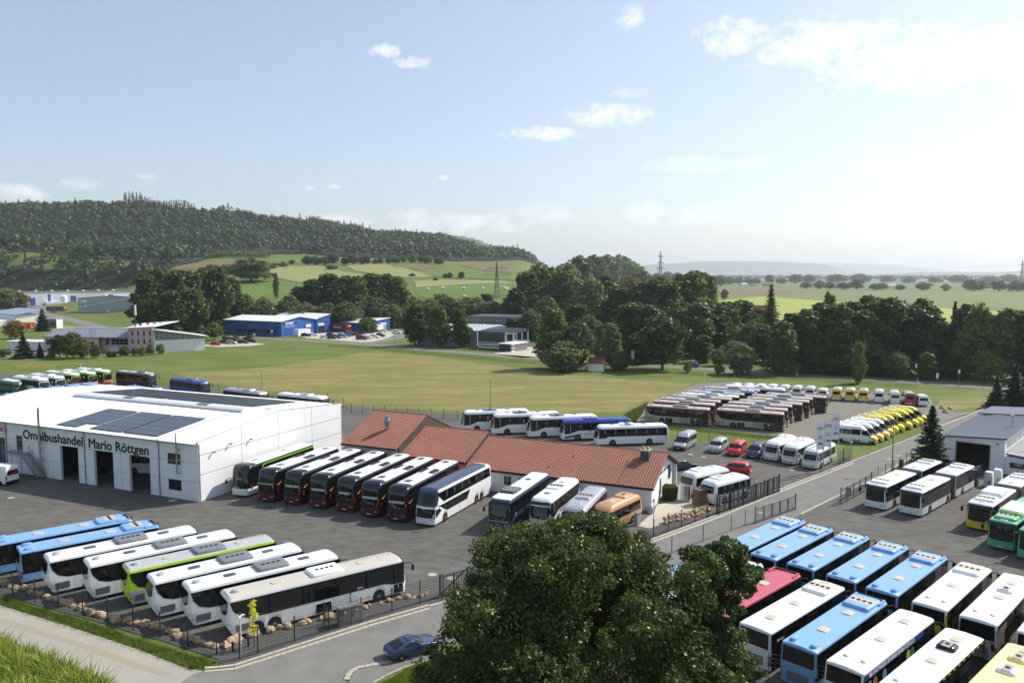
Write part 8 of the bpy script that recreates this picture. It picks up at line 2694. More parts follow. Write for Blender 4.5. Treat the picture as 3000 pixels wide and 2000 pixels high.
# ---------------------------------------------------------------- the two big trees in the foreground
def big_tree(name, label, x, y, h, w, trunk, nleaf, size, leafm, seed, ex=1.0, nblob=60, shape='round'):
 r = np.random.default_rng(seed)
 bl = []
 for k in range(nblob):
  f = r.random() ** .8
  rr = w * math.sqrt(max(.05, 1 - (1.12 * f - .12) ** 2 * .97)) if shape == 'round' else w * (1.05 - .72 * f)
  a = r.random() * 2 * math.pi
  q = rr * (.3 + .7 * math.sqrt(r.random()))
  s = w * r.uniform(.12, .3)
  bl.append((q * math.cos(a) * ex, q * math.sin(a), trunk + (h - trunk) * f - s * .6, s, s * r.uniform(.65, .9)))
 tw = []
 for b in bl:
  for k in range(9):
   d = r.normal(0, 1, 3)
   d /= np.linalg.norm(d)
   d[2] = abs(d[2]) * .8 + .05
   s = b[3] * r.uniform(.18, .42)
   e = r.uniform(.9, 1.25)
   tw.append((b[0] + d[0] * b[3] * e, b[1] + d[1] * b[3] * e, b[2] + d[2] * b[4] * e, s, s * .8))
 P1, d1 = clump_cloud(r, bl, int(nleaf * .5), .7)
 P2, d2 = clump_cloud(r, tw, int(nleaf * .5), .25)
 P, d = np.concatenate([P1, P2]), np.concatenate([d1, d2])
 V, F = quads(P, np.full(len(P), size), d * .55 + np.array([0, 0, .5]), r, 1.7, .8)
 var = np.clip(r.normal(.42, .25, len(P)), 0, 1)
 t = thing(name, label, 'tree', (x, y, 0))
 obj('crown', np_mesh('crown', V, F, leafm, var), t)
 limb_mesh(r, h * .95, trunk, w, bl, .34, nl=26).build('trunk', M_bark, t, smooth=60, weld=False)
 return t

big_tree('oak_tree', 'large leafy oak filling the bottom middle of the picture', *(3.07,40.22), 14.6, 7.9, .8, 210000, .125, L_oak, 71, 1.0, 80)
big_tree('oak_tree', 'narrow dark tree right of the large oak in front of the bus lot', *(11.23,41.86), 12.9, 3.7, .6, 80000, .125, leaf_mat('dark_oak_leaf', (44, 58, 28), (84, 98, 48), .3), 72, 1.0, 50, 'cone')
for (p, h, w, lab, sd) in (((-5.25,45.72), 3.4, 1.9, 'low leafy bush at the bottom left foot of the large oak', 73), ((14.05,43.62), 3.2, 2.4, 'low hedge bush at the bottom right behind the mesh fence', 74), ((-0.39,42.01), 4.2, 2.6, 'undergrowth bush beneath the large oak', 75)):
 big_tree('shrub', lab, p[0], p[1], h, w, .2, 14000, .12, L_mid, sd, 1.0, 16)

# ivy clad tree with dead limbs
p = (87.56,195.81)
t = plant('alder3', p[0], p[1], 10.5, 4.6, 'ivy covered tree with bare dead limbs beside the country road')
mb = MB()
for (dx, z0, x1, z1) in ((0, 4, -3.6, 11.5), (-1.6, 8, -4.4, 9.6), (-.6, 6, -2.0, 12.2), (.5, 5, 2.6, 12.8), (1.2, 8, 3.4, 11.4), (1.9, 10.4, 1.6, 13.2)):
 mb.tube((dx, 0, z0), ((dx + x1) / 2, .4, (z0 + z1) / 2 + .4), .12, .08, n=6).tube(((dx + x1) / 2, .4, (z0 + z1) / 2 + .4), (x1, .3, z1), .08, .02, n=5)
o = mb.build('dead_limb', mat('dead_wood', (128, 118, 108), .9), t, weld=False)
o.scale = (2.0, 2.0, 1.4)
# young yellow leaved tree behind the fence
p = (-19.1,55.59)
r_ = np.random.default_rng(9)
bl = [(r_.normal(0, .16), r_.normal(0, .16), 1.0 + 2.6 * k / 14, .26, .3) for k in range(15)]
P_, d_ = clump_cloud(r_, bl, 420, .1)
V_, F_ = quads(P_, np.full(len(P_), .1), d_, r_, 1.6, .9)
t = thing('young_tree', 'young tree with yellow leaves behind the mesh fence', 'tree', (p[0], p[1], 0))
obj('crown', np_mesh('crown', V_, F_, L_yel, np.clip(r_.random(len(P_)), 0, 1)), t)
MB().tube((0, 0, 0), (0, 0, 3.4), .03, .012, n=6).tube((0, 0, 1.2), (.4, 0, 2.0), .014, .006, n=5).tube((0, 0, 1.6), (-.4, .1, 2.4), .014, .006, n=5).build('trunk', M_bark, t)

# far hills beyond the plain: solid ridges
def ridge(name, pts, depth, m):
 """pts: (x, y, crest height) along the crest"""
 n = len(pts)
 P = []
 for k in range(n - 1):
  for q in range(12):
   f = q / 12
   P.append([a + (b - a) * f for a, b in zip(pts[k], pts[k + 1])])
 P.append(list(pts[-1]))
 r = np.random.default_rng(len(P))
 P = np.array(P)
 P[:, 2] += r.normal(0, P[:, 2].max() * .012, len(P))
 secs = [(-depth, -5), (-depth * .6, .25), (-depth * .3, .62), (-depth * .1, .92), (0, 1), (depth * .5, .5), (depth, -5)]
 V, F = [], []
 for (o_, f) in secs:
  d = P[:, :2] / np.linalg.norm(P[:, :2], axis=1, keepdims=True)
  xy = P[:, :2] + d * o_
  z = np.where(f < 0, -5, P[:, 2] * f + r.normal(0, 2.0, len(P)))
  V.append(np.column_stack([xy, z]))
 m_ = len(P)
 V = np.concatenate(V)
 for s in range(len(secs) - 1):
  for i in range(m_ - 1):
   F.append((s * m_ + i, s * m_ + i + 1, (s + 1) * m_ + i + 1, (s + 1) * m_ + i))
 o = obj(name, np_mesh(name, V, np.array(F), m, smooth=True))
 return tag(o, kind='structure')

M_fwood = mat('far_forest', (58, 74, 46), .9, var=.3, scale=.01, detail=8, col2=(84, 92, 60))
ridge('far_hill', [(1472.0,12000.0,106.0),(1893.0,12000.0,159.0),(2366.0,12000.0,201.0),(2892.0,12000.0,233.0),(3681.0,12000.0,238.0),(4365.0,12000.0,222.0),(4838.0,12000.0,180.0),(5153.0,12000.0,96.0),(5469.0,12000.0,54.0)], 1500, M_fwood)
ridge('far_hill', [(1595.0,18200.0,131.0),(3190.0,18200.0,267.0),(5583.0,18200.0,323.0),(7577.0,18200.0,307.0),(8773.0,18200.0,259.0),(9969.0,18200.0,147.0),(10767.0,18200.0,91.0),(12761.0,18200.0,91.0),(16748.0,18200.0,147.0)], 2500, M_fwood)
ridge('far_hill', [(4181.0,9000.0,35.0),(4733.0,9000.0,59.0),(5324.0,9000.0,59.0),(5916.0,9000.0,71.0),(7099.0,9000.0,102.0),(8677.0,9000.0,106.0)], 1200, M_fwood)
ridge('far_hill', [(-473.0,3600,193.0),(-331.0,3600,220.0),(-158.0,3600,190.0),(-32.0,3600,146.0),(95.0,3600,103.0),(189.0,3600,59.0)], 700, M_fwood)

# ================================================================ fences, gates, stones, street furniture
M_post = mat('fence_post_green_black', (34, 38, 42), .55, var=.05)
M_mesh = mat('fence_wire', (44, 50, 54), .5, var=0)
M_gal = mat('galvanised_post', (128, 132, 134), .5, metal=.5)
M_stone = mat('sandstone', (178, 158, 130), .9, var=.3, scale=1.6, detail=8, bump=.7, bscale=5, col2=(158, 124, 88))

def mesh_fence(label, pts, h, postm=M_post, wirem=M_mesh, grid=(.2, .25), name='mesh_fence', spacing=None):
 """posts at the given plan points, wire panels between them; one thing"""
 t = thing(name, label, 'fence', (pts[0][0], pts[0][1], 0))
 ox, oy = pts[0]
 pm = MB().box(-.035, .035, -.035, .035, 0, h).box(-.045, .045, -.045, .045, h, h + .03).mesh('post', postm)
 for i, (x, y) in enumerate(pts):
  a = pts[min(i + 1, len(pts) - 1)]
  b = pts[max(i - 1, 0)]
  obj('post', pm, t, (x - ox, y - oy, 0), math.atan2(a[1] - b[1], a[0] - b[0]))
 for (xa, ya), (xb, yb) in zip(pts[:-1], pts[1:]):
  L_ = math.hypot(xb - xa, yb - ya)
  mb = MB()
  w = .007
  z = .06
  while z < h - .02:
   mb.box(.03, L_ - .03, -w, w, z - w, z + w)
   z += grid[1]
  x = .05
  while x < L_ - .03:
   mb.box(x - .0035, x + .0035, -.0035, .0035, .05, h - .03)
   x += grid[0]
  o = mb.build('wire_panel', wirem, t, weld=False)
  o.location = (xa - ox, ya - oy, 0)
  o.rotation_euler = (0, 0, math.atan2(yb - ya, xb - xa))
 return t

mesh_fence('dark mesh fence along the stone edge beside the gravel track', [(-46.45,66.74),(-43.02,65.04),(-40.25,63.63),(-37.52,62.35),(-34.83,61.12),(-32.2,59.93),(-29.4,58.37),(-26.77,57.17),(-24.09,55.78),(-21.48,54.52)], 2.0)
mesh_fence('dark mesh fence along the street in front of the long white bus', [(-19.53,53.74),(-18.51,54.62),(-16.36,56.48),(-14.18,58.2),(-11.99,59.9),(-9.83,61.71),(-7.72,63.3),(-5.91,64.63)], 2.0)
mesh_fence('short fence return beside the concrete cabinet', [(-14.18,58.2),(-14.81,59.2),(-13.07,60.93),(-11.99,59.9)], 1.9)
mesh_fence('dark mesh fence beside the office forecourt', [(14.91,79.96),(16.8,81.77),(18.54,83.19),(20.33,84.66),(22.17,86.25)], 2.0)
mesh_fence('thin dark fence behind the office yard towards the meadow', [(27.54,127.72),(32.24,125.61),(34.51,124.33),(36.73,122.82),(38.94,121.36),(42.06,118.06)], 1.9, grid=(.5, .3))
mesh_fence('thin dark fence along the dry meadow behind the hall', [(-35.3,160.99),(-32.03,153.73),(-29.56,152.21),(-27.33,151.83),(-25.05,151.08),(-22.67,150.34),(-20.24,149.6),(-17.96,148.88),(-15.57,148.16),(-13.05,147.09),(-10.34,145.69)], 2.0, grid=(.5, .3))
mesh_fence('thin dark fence behind the far row of coaches', [(-109.31,206.27),(-95.23,199.61),(-83.74,193.36),(-70.43,185.23),(-64.0,180.88),(-57.86,176.72),(-49.7,172.76),(-40.17,168.04),(-35.3,160.99)], 2.0, grid=(.6, .3))
mesh_fence('mesh fence round the flag bed', [(47.74,111.55),(49.3,114.06),(51.47,116.25),(50.66,114.5),(48.64,112.37)], 1.9)
mesh_fence('grey mesh fence between the street and the articulated buses', [(47.26,100.44),(49.31,103.01),(51.18,104.79),(53.2,106.64),(55.25,108.94),(57.13,110.94),(59.04,113.21)], 1.8, M_anth, grid=(.4, .3))
mesh_fence('grey mesh fence along the bus lot behind the first blue bus', [(15.81,75.02),(19.79,78.59),(23.59,81.82),(25.65,83.65),(27.14,84.84)], 1.8, M_gal, M_gal, grid=(.4, .3))
mesh_fence('mesh fence in the bottom right corner behind the nearest blue bus', [(17.47,50.99),(19.44,50.33),(20.78,48.83)], 1.9, M_gal, M_gal, grid=(.4, .3))
mesh_fence('pair of black gate posts under the flags', [(42.92,106.64),(43.62,107.21)], 2.6, M_black, name='gate_posts')

def bar_gate(label, a, b, h, postm, barm, nb, rail=True, name='sliding_gate', wide=0):
 t = thing(name, label, 'gate', (a[0], a[1], 0), math.atan2(b[1] - a[1], b[0] - a[0]))
 L_ = math.hypot(b[0] - a[0], b[1] - a[1])
 MB().box(0, L_, -.05, .05, .12, .34).build('bottom_beam', barm, t)
 MB().box(0, L_, -.04, .04, h - .1, h).build('top_beam', barm, t)
 bm_ = MB().box(-.018, .018, -.018, .018, .3, h - .05).mesh('bar', barm)
 for k in range(nb):
  obj('bar', bm_, t, (L_ * (k + .5) / nb, 0, 0))
 for x in [0, L_] + [L_ * q / 5 for q in range(1, 5)]:
  MB().box(x - .06, x + .06, -.07, .07, 0, h + (.25 if x in (0, L_) else 0)).build('post', postm, t)
 if wide:
  for k in range(wide):
   x = L_ * (k + .5) / wide
   MB().box(x - .14, x + .14, -.012, .012, .34, h - .12).build('infill_board', M_anth, t)
 return t

bar_gate('black sliding gate with vertical bars beside the white midi coaches', *[(23.56,87.57),(33.94,97.04)], 2.1, M_black, M_black, 44, wide=14)
o = mesh_fence('dark mesh fence in front of the black sliding gate', [(23.83,87.57),(25.72,89.4),(27.6,91.3),(29.43,92.99),(31.25,94.75),(33.13,96.58)], 2.2)
bar_gate('galvanised sliding gate frame beside the articulated buses', *[(39.49,91.58),(46.61,99.12)], 1.9, M_gal, M_gal, 30)
bar_gate('galvanised bar gate behind the first blue bus of the lot', *[(27.03,84.48),(33.35,89.66)], 1.7, M_gal, M_gal, 34)
bar_gate('grey sliding gate partly hidden by the large oak', *[(-6.12,64.4),(-0.62,69.08)], 1.9, M_anth, M_anth, 40)
MB  # gate brace
t = thing('gate_brace', 'slanting grey brace pipe of the gate beside the large oak', 'brace', (-6.3,64.4) + (0,), 0)
mb = MB().tube((0, 0, .15), (2.46,2.03,2.0), .07, n=8)
mb.build('pipe', M_anth, t)
MB().box(-.2, .2, -.15, .15, 0, .25).build('foot', M_gal, t)

def rock(seed, s):
 r = np.random.default_rng(seed)
 bm = bmesh.new()
 bmesh.ops.create_icosphere(bm, subdivisions=2, radius=1.0)
 off = r.uniform(0, 100, 3)
 for v in bm.verts:
  n = mnoise.noise(Vector(v.co) * 1.3 + Vector(off)) * .38 + mnoise.noise(Vector(v.co) * 3.1 + Vector(off)) * .14
  v.co *= 1 + n
  v.co.z = max(v.co.z, -.55)
 for k in range(5):
  d = Vector(r.normal(0, 1, 3)).normalized()
  for v in bm.verts:
   q = v.co.dot(d)
   if q > .72:
    v.co -= d * (q - .72) * .85
 me = bpy.data.meshes.new('boulder')
 bm.to_mesh(me)
 bm.free()
 me.materials.append(M_stone)
 return me

ROCKS = [rock(40 + k, 1) for k in range(7)]
BOULD = {}

def boulders(line, step, smin, smax, label, group, wob=.2, rows=1):
 L = [Vector(p) for p in line]
 for a, b in zip(L[:-1], L[1:]):
  d = (b - a).length
  k = max(1, int(d / step))
  for i in range(k):
   for q in range(rows):
    p = a.lerp(b, (i + random.uniform(.2, .8)) / k)
    s = random.uniform(smin, smax)
    o = obj('boulder', random.choice(ROCKS), None, (p.x + random.uniform(-wob, wob), p.y + random.uniform(-wob, wob) + q * .3, s * .38 + q * .35), random.uniform(0, 6.28))
    o.scale = (s * random.uniform(.8, 1.25), s * random.uniform(.7, 1.0), s * random.uniform(.6, .8))
    n_k = len(BOULD.setdefault(label, [])) + 1
    BOULD[label].append(o)
    tag(o, '%s %s' % (ordinal(n_k), label), 'boulder', group)

boulders([(-47.08,68.12),(-45.85,67.65),(-39.78,64.54),(-35.15,61.96),(-31.5,60.05),(-26.89,58.14),(-22.84,55.96),(-21.52,55.64)], .55, .28, .5, 'tan boulder from the left behind the gravel track fence', 'boulders behind the track fence')
boulders([(-21.46,55.8),(-21.27,55.91),(-19.79,57.51),(-17.11,58.96),(-14.64,60.55)], .62, .34, .56, 'tan boulder from the fence corner beside the long bus', 'boulders beside the long bus rear')
boulders([(-12.75,61.96),(-9.93,64.12),(-6.97,65.04)], .55, .18, .36, 'small tan boulder right of the concrete cabinet', 'boulders beside the long bus front')
boulders([(16.85,84.36),(19.25,85.81),(21.65,87.83),(22.97,89.13)], .55, .3, .46, 'tan boulder of the dry wall beside the office forecourt', 'boulders of the low dry wall', .1, 2)
boulders([(23.19,89.53),(24.13,91.02),(24.94,91.3)], .5, .2, .34, 'tan boulder at the foot of the standing stone', 'boulders at the standing stone', .2)
for p, s, lab in (((88.94,159.32), .8, 'dark boulder on the dry grass left of the workshop spruces'), ((90.03,158.5), .6, 'flat dark boulder right of the other on the dry grass'), ((86.98,154.51), .9, 'dark boulder nearest the street on the dry grass')):
 o = obj('boulder', ROCKS[2], None, (p[0], p[1], .2), 1.0)
 o.scale = (s, s * .8, s * .7)
 o.active_material
 tag(o, lab, 'boulder')
bm = bmesh.new()
bmesh.ops.create_cube(bm, size=2.0)
bmesh.ops.subdivide_edges(bm, edges=bm.edges[:], cuts=5, use_grid_fill=True)
for v in bm.verts:
 k = 1 - .12 * (v.co.z + 1) / 2
 v.co.x *= k
 v.co.y *= k
 c = v.co.copy()
 v.co *= 1 + .1 * mnoise.noise(c * 1.1) + .05 * mnoise.noise(c * 3.3)
 v.co += c.normalized() * -.12 * max(0, c.length - 1.35)
me = bpy.data.meshes.new('standing_stone')
bm.to_mesh(me)
bm.free()
me.materials.append(mat('brown_stone', (128, 100, 72), .9, var=.3, scale=1.8, detail=8, bump=.7, bscale=4, col2=(98, 78, 58)))
o = obj('standing_stone', me, None, (22.64,91.58) + (.95,), .4)
o.scale = (.78, .62, 1.0)
tag(o, 'tall brown standing stone beside the midi coach', 'stone')

# stainless display stand, clipped hedge, furniture on the forecourt
p = (20.77,92.99)
t = thing('steel_stand', 'curved stainless steel stand on the office forecourt', 'stand', (p[0], p[1], 0), R(-25))
mb = MB()
pr = [(math.sin(R(a)) * .95, -.35 * math.cos(R(a))) for a in range(-75, 76, 15)]
n = len(pr)
mb.add([(x, y, .25) for x, y in pr] + [(x, y + .25, 2.0) for x, y in pr], [(i, i + 1, n + i + 1, n + i) for i in range(n - 1)])
mb.build('shield', M_inox, t, smooth=60)
MB().box(-1.0, 1.0, -.3, .5, 0, .25).build('plinth', M_kerb, t)
MB().box(-.9, .9, .2, .5, .25, 1.8).build('core', M_lgrey, t)
r_ = np.random.default_rng(3)
P_ = r_.uniform(-1, 1, (5200, 3)) * np.array([.75, .75, .8])
ax_ = r_.integers(0, 3, len(P_))
P_[np.arange(len(P_)), ax_] = np.sign(P_[np.arange(len(P_)), ax_]) * np.array([.75, .75, .8])[ax_] + r_.normal(0, .03, len(P_))
V_, F_ = quads(P_ + np.array([0, 0, .9]), np.full(len(P_), .09), np.sign(P_) * .3, r_, 1.4, .8)
p = (19.41,93.87)
t = thing('clipped_hedge', 'square clipped green hedge at the office gable', 'hedge', (p[0], p[1], 0), R(-25))
obj('foliage', np_mesh('foliage', V_, F_, L_pop, np.clip(r_.random(len(P_)), 0, 1)), t)
MB().box(-.66, .66, -.66, .66, 0, 1.6).build('core', mat('hedge_core', (44, 58, 24), .9), t)
p = (15.92,88.34)
t = thing('garden_grill', 'covered grey garden grill at the foot of the office wall', 'grill', (p[0], p[1], 0), R(-20))
pod_mesh(1.0, .5, .4).build('cover', M_lgrey, t, smooth=40).location = (0, 0, .35)
for x in (-.35, .35):
 MB().tube((x, 0, 0), (x, 0, .4), .03).build('leg', M_steel, t)

# concrete cabinet by the street
p = (-12.85,59.62)
t = thing('concrete_cabinet', 'weathered concrete cabinet with two doors beside the street fence', 'cabinet', (p[0], p[1], 0), R(33))
M_conc = mat('weathered_concrete', (136, 134, 128), .9, var=.3, scale=2.2, detail=8, col2=(96, 96, 94))
MB().box(-.95, .95, -.35, .35, 0, 1.45).build('body', M_conc, t)
MB().box(-1.0, 1.0, -.4, .4, 1.45, 1.53).build('lid', M_conc, t)
MB().box(-.01, .01, -.37, -.34, .1, 1.4).build('door_gap', M_black, t)
MB().box(.08, .14, -.4, -.35, .7, .9).build('handle', M_black, t)
for x in (-.5, .45):
 MB().box(x - .09, x + .09, -.365, -.352, 1.1, 1.22).build('notice_plate', M_wframe, t)
for q, lab in (((41.59,94.45), 'grey control box at the galvanised gate'), ((55.49,109.14), 'dark switch box behind the articulated buses'), ((13.88,84.01), 'small white box on a post beside the forecourt')):
 t = thing('control_box', lab, 'box', (q[0], q[1], 0), R(40))
 MB().box(-.3, .3, -.2, .2, 0, 1.35).build('body', M_lgrey if 'white' in lab or 'grey' in lab else M_anth, t)
 MB().box(-.33, .33, -.23, .23, 1.35, 1.41).build('lid', M_gtrim, t)

# lamps, camera poles, flags
def lamp_post(label, x, y, h, deg=0, arm=1.0, m=None):
 t = thing('street_lamp', label, 'lamp', (x, y, 0), R(deg))
 MB().tube((0, 0, 0), (0, 0, h), .09, .05, n=10).build('pole', m or M_gal, t, smooth=50)
 MB().tube((0, 0, h), (arm, 0, h + .08), .04, n=8).build('arm', m or M_gal, t)
 MB().box(arm - .1, arm + .55, -.14, .14, h, h + .13).build('lamp_head', M_lgrey, t)
 MB().tube((0, 0, 0), (0, 0, 1.0), .11, n=10).build('base', m or M_gal, t)

lamp_post('tall street lamp beside the articulated buses', *(52.96,106.64), 7.3, 150, .6)
lamp_post('floodlight post on the meadow behind the silver roofed coach', *(-55.96,172.76), 6.3, 200, .15)
lamp_post('thin floodlight post on the meadow behind the white coaches', *(-4.27,152.97), 6.8, 200, .15)
lamp_post('lamp at the corner of the works car park', *(-49.19,325.18), 7.0, 90, .6)
lamp_post('street lamp among the trees of the middle wood', *(38.77,291.67), 12.0, 0, 1.6)
lamp_post('lamp beside the road to the white factory', *(-321.3,503.5), 14.0, 180, 1.2)

def camera_pole(label, x, y, h):
 t = thing('camera_pole', label, 'camera pole', (x, y, 0))
 MB().tube((0, 0, 0), (0, 0, h), .05, n=8).build('pole', M_wframe, t)
 for a in (20, 140, 260):
  MB().obox((0, 0, h), Vector((math.cos(R(a)), math.sin(R(a)), -.2)) * .32, Vector((-math.sin(R(a)), math.cos(R(a)), 0)) * .12, (0, 0, .11)).build('camera', M_wframe, t)
 MB().box(-.08, .08, -.08, .08, h + .05, h + .3).build('sensor', M_black, t)

camera_pole('white camera pole at the fence corner near the young yellow tree', *(-19.54,54.09), 3.1)
camera_pole('white camera pole beside the minibuses', *(50.24,113.64), 2.9)
camera_pole('white camera pole behind the green and orange coaches', *(-115.72,207.66), 3.6)
camera_pole('white camera pole at the gravel lot corner on the meadow', *(48.49,194.58), 3.2)
camera_pole('camera pole beside the office forecourt paving', *(15.17,81.6), 3.3)
camera_pole('camera pole on the dry grass near the workshop spruces', *(99.3,162.7), 3.4)

def flag(label, x, y, h, deg):
 t = thing('flag', label, 'flag', (x, y, 0), R(deg))
 MB().tube((0, 0, 0), (0, 0, h), .06, .035, n=8).build('pole', M_alu, t, smooth=50)
 MB().tube((0, 0, h - .05), (1.35, 0, h - .05), .02, n=6).build('crossbar', M_alu, t)
 mb = MB()
 nx, nz = 8, 18
 vs = []
 for k in range(nz + 1):
  for i in range(nx + 1):
   f = k / nz
   u = i / nx
   vs.append((.05 + 1.3 * u - .12 * f * u, .07 * math.sin(u * 5 + f * 3) * (.3 + f), h - .08 - f * 3.9 + .05 * math.sin(u * 3)))
 mb.add(vs, [(k * (nx + 1) + i, k * (nx + 1) + i + 1, (k + 1) * (nx + 1) + i + 1, (k + 1) * (nx + 1) + i) for k in range(nz) for i in range(nx)])
 m = mat('flag_cloth', (226, 226, 230), .8, var=.03)
 mb.build('cloth', m, t, smooth=70)
 R_ = MATS['red_lettering']
 for yy, rt in ((-.13, (-1, 0, 0)), (.13, (1, 0, 0))):
  # the cloth is read from its back: the letters run mirrored towards the camera side
  o = lettering('OMR', .34, R_, (.66, yy, h - .95), (1, 0, 0), (0, 0, 1), t)
  lettering('Mario', .22, M_ltr, (.66, yy, h - 2.0), (1, 0, 0), (0, 0, 1), t)
  lettering('Röttgen', .22, M_ltr, (.66, yy, h - 2.3), (1, 0, 0), (0, 0, 1), t)
  mb = MB()
  for k in range(20):
   a, b = 2 * math.pi * k / 20, 2 * math.pi * (k + 1) / 20
   q = lambda u, s: (.66 + .52 * s * math.cos(u), yy * 1.02, h - .95 + .24 * s * math.sin(u))
   mb.add([q(a, 1), q(b, 1), q(b, .9), q(a, .9)], [(0, 1, 2, 3)])
  mb.build('emblem_ring', R_, t)
  mb = MB()
  mb.poly([(.2, yy, h - 3.15), (.45, yy, h - 2.95), (.85, yy, h - 2.9), (1.15, yy, h - 3.2), (.8, yy, h - 3.12), (.4, yy, h - 3.25)])
  mb.build('coach_emblem', mat('grey_emblem', (110, 104, 104), .6), t)

for p, l in zip([(43.13,106.08),(44.89,107.97),(47.75,112.17)], ['white company flag nearest the camera of three beside the midi coach', 'white company flag in the middle of three', 'white company flag furthest back of three']):
 flag(l, p[0], p[1], 7.6 if 'back' in l else 7.4, 195)

# road furniture
def cone(label, x, y):
 t = thing('traffic_cone', label, 'cone', (x, y, .03))
 MB().box(-.22, .22, -.22, .22, 0, .05).build('base', M_black, t)
 for k, m in enumerate((V_redo, V_white, V_redo, V_white, V_redo)):
  MB().tube((0, 0, .05 + k * .16), (0, 0, .21 + k * .16), .16 - k * .027, .133 - k * .027, n=12).build('band', m, t, smooth=40)

cone('red and white traffic cone on the street kerb', *(54.94,118.06))
for i, (x, y) in enumerate([(77.86,211.21),(103.76,197.69),(-16.19,278.6),(-12.11,274.9),(-68.59,307.52),(-75.3,321.82),(-118.14,344.98),(-49.65,293.04)]):
 t = thing('delineator_post', 'white roadside post, %s' % ['right of the bushy willow', 'near the two signs on the right', 'left one before the dark office', 'right one before the dark office', 'near side opposite the works car park', 'far side opposite the works car park', 'at the corner of the blue workshop', 'at the road junction'][i], 'post', (x, y, 0))
 MB().prism([(-.1, -.06), (.1, -.06), (0, .12)], 0, 1.25).build('body', M_wframe, t)
 MB().prism([(-.105, -.065), (.105, -.065), (0, .125)], .85, 1.02, bottom=True).build('black_band', M_black, t)
for (x, y, h, w, hh, lab) in [(35.56,228.36,5.4,1.0,2.6,'narrow white billboard frame beside the oak'),(105.73,192.15,3.2,0.7,1.3,'white notice board by the country road'),(102.91,197.06,5.0,0.5,1.0,'tall thin road sign on a post by the country road'),(109.73,189.79,4.4,0.6,1.0,'road sign post furthest right by the country road'),(-105.78,318.53,3.6,0.9,0.9,'round road sign left of the blue workshop corner'),(-102.66,332.11,4.0,1.0,1.0,'red edged road sign before the blue workshop')]:
 t = thing('road_sign', lab, 'sign', (x, y, 0), R(12))
 for dx in ((-.4 * w, .4 * w) if w > 1.1 else (0,)):
  MB().tube((dx, 0, 0), (dx, 0, h), .05, n=8).build('post', M_gal, t)
 MB().box(-w / 2, w / 2, -.05, .0, h - hh, h).build('board', M_wframe, t)
for i, (p, r) in enumerate(zip([(-7.32,69.65),(-5.53,68.76),(27.44,117.83),(29.05,116.03),(28.83,88.34),(39.57,108.16),(-62.05,94.45),(42.48,85.69),(-41.55,93.28),(59.05,116.92),(56.48,114.71)], [.42, .42, .4, .4, .42, .42, .4, .9, .5, .4, .4])):
 o = MB().lathe([(r, 0), (r, .012), (r * .85, .013), (r * .84, .01), (.01, .01)], n=24).build('manhole_cover', M_gravd if i == 7 else M_kerb, None, smooth=30)
 o.location = (p[0], p[1], .028)
 tag(o, ['round manhole cover on the asphalt in front of the long white bus', 'second manhole cover nearer the oak beside the long white bus', 'manhole cover before the silver van', 'manhole cover right of the other before the silver van', 'manhole cover on the street beside the bar gate', 'manhole cover before the midi coaches', 'pale manhole cover at the left picture edge before the hall', 'large dark manhole before the first articulated bus', 'pale drain cover at the hall corner', 'manhole cover on the street near the lamp', 'second manhole cover on the street near the lamp'][i], 'manhole cover')
# bollard stubs at the near fence corner
for q, lab in (((-20.47,54.96), 'short black stub post nearest the fence corner'), ((-19.57,55.7), 'short black stub post beside the young tree')):
 t = thing('stub_post', lab, 'post', (q[0], q[1], .03))
 MB().box(-.06, .06, -.06, .06, 0, .65).build('shaft', M_black, t)
 MB().box(-.075, .075, -.075, .075, .65, .7).build('cap', M_black, t)

# hay bales wrapped in foil
for i, (x, y) in enumerate([(-59.3,549.1),(-49.5,558.0),(-34.5,559.2),(-20.7,556.9),(-5.7,569.4),(-4.6,554.7),(-3.4,558.0),(-31.4,512.7)]):
 o = MB().lathe([(.02, -.9), (.7, -.9), (.9, -.7), (.9, .7), (.7, .9), (.02, .9)], axis='x', n=16).build('hay_bale', mat('bale_foil', (206, 222, 214), .4), None, smooth=40)
 o.location = (x, y, hz(x, y) + 1.0)
 o.rotation_euler = (0, 0, random.uniform(-.4, .4))
 tag(o, ['leftmost wrapped hay bale on the green slope', 'second wrapped hay bale from the left on the slope', 'wrapped hay bale in the middle of the slope', 'wrapped hay bale left of the pylon', 'wrapped bale right of the pylon, left of three close together', 'wrapped bale right of the pylon, nearest of three close together', 'wrapped bale right of the pylon, right of three close together', 'wrapped bale lowest on the slope above the willows'][i], 'bale')

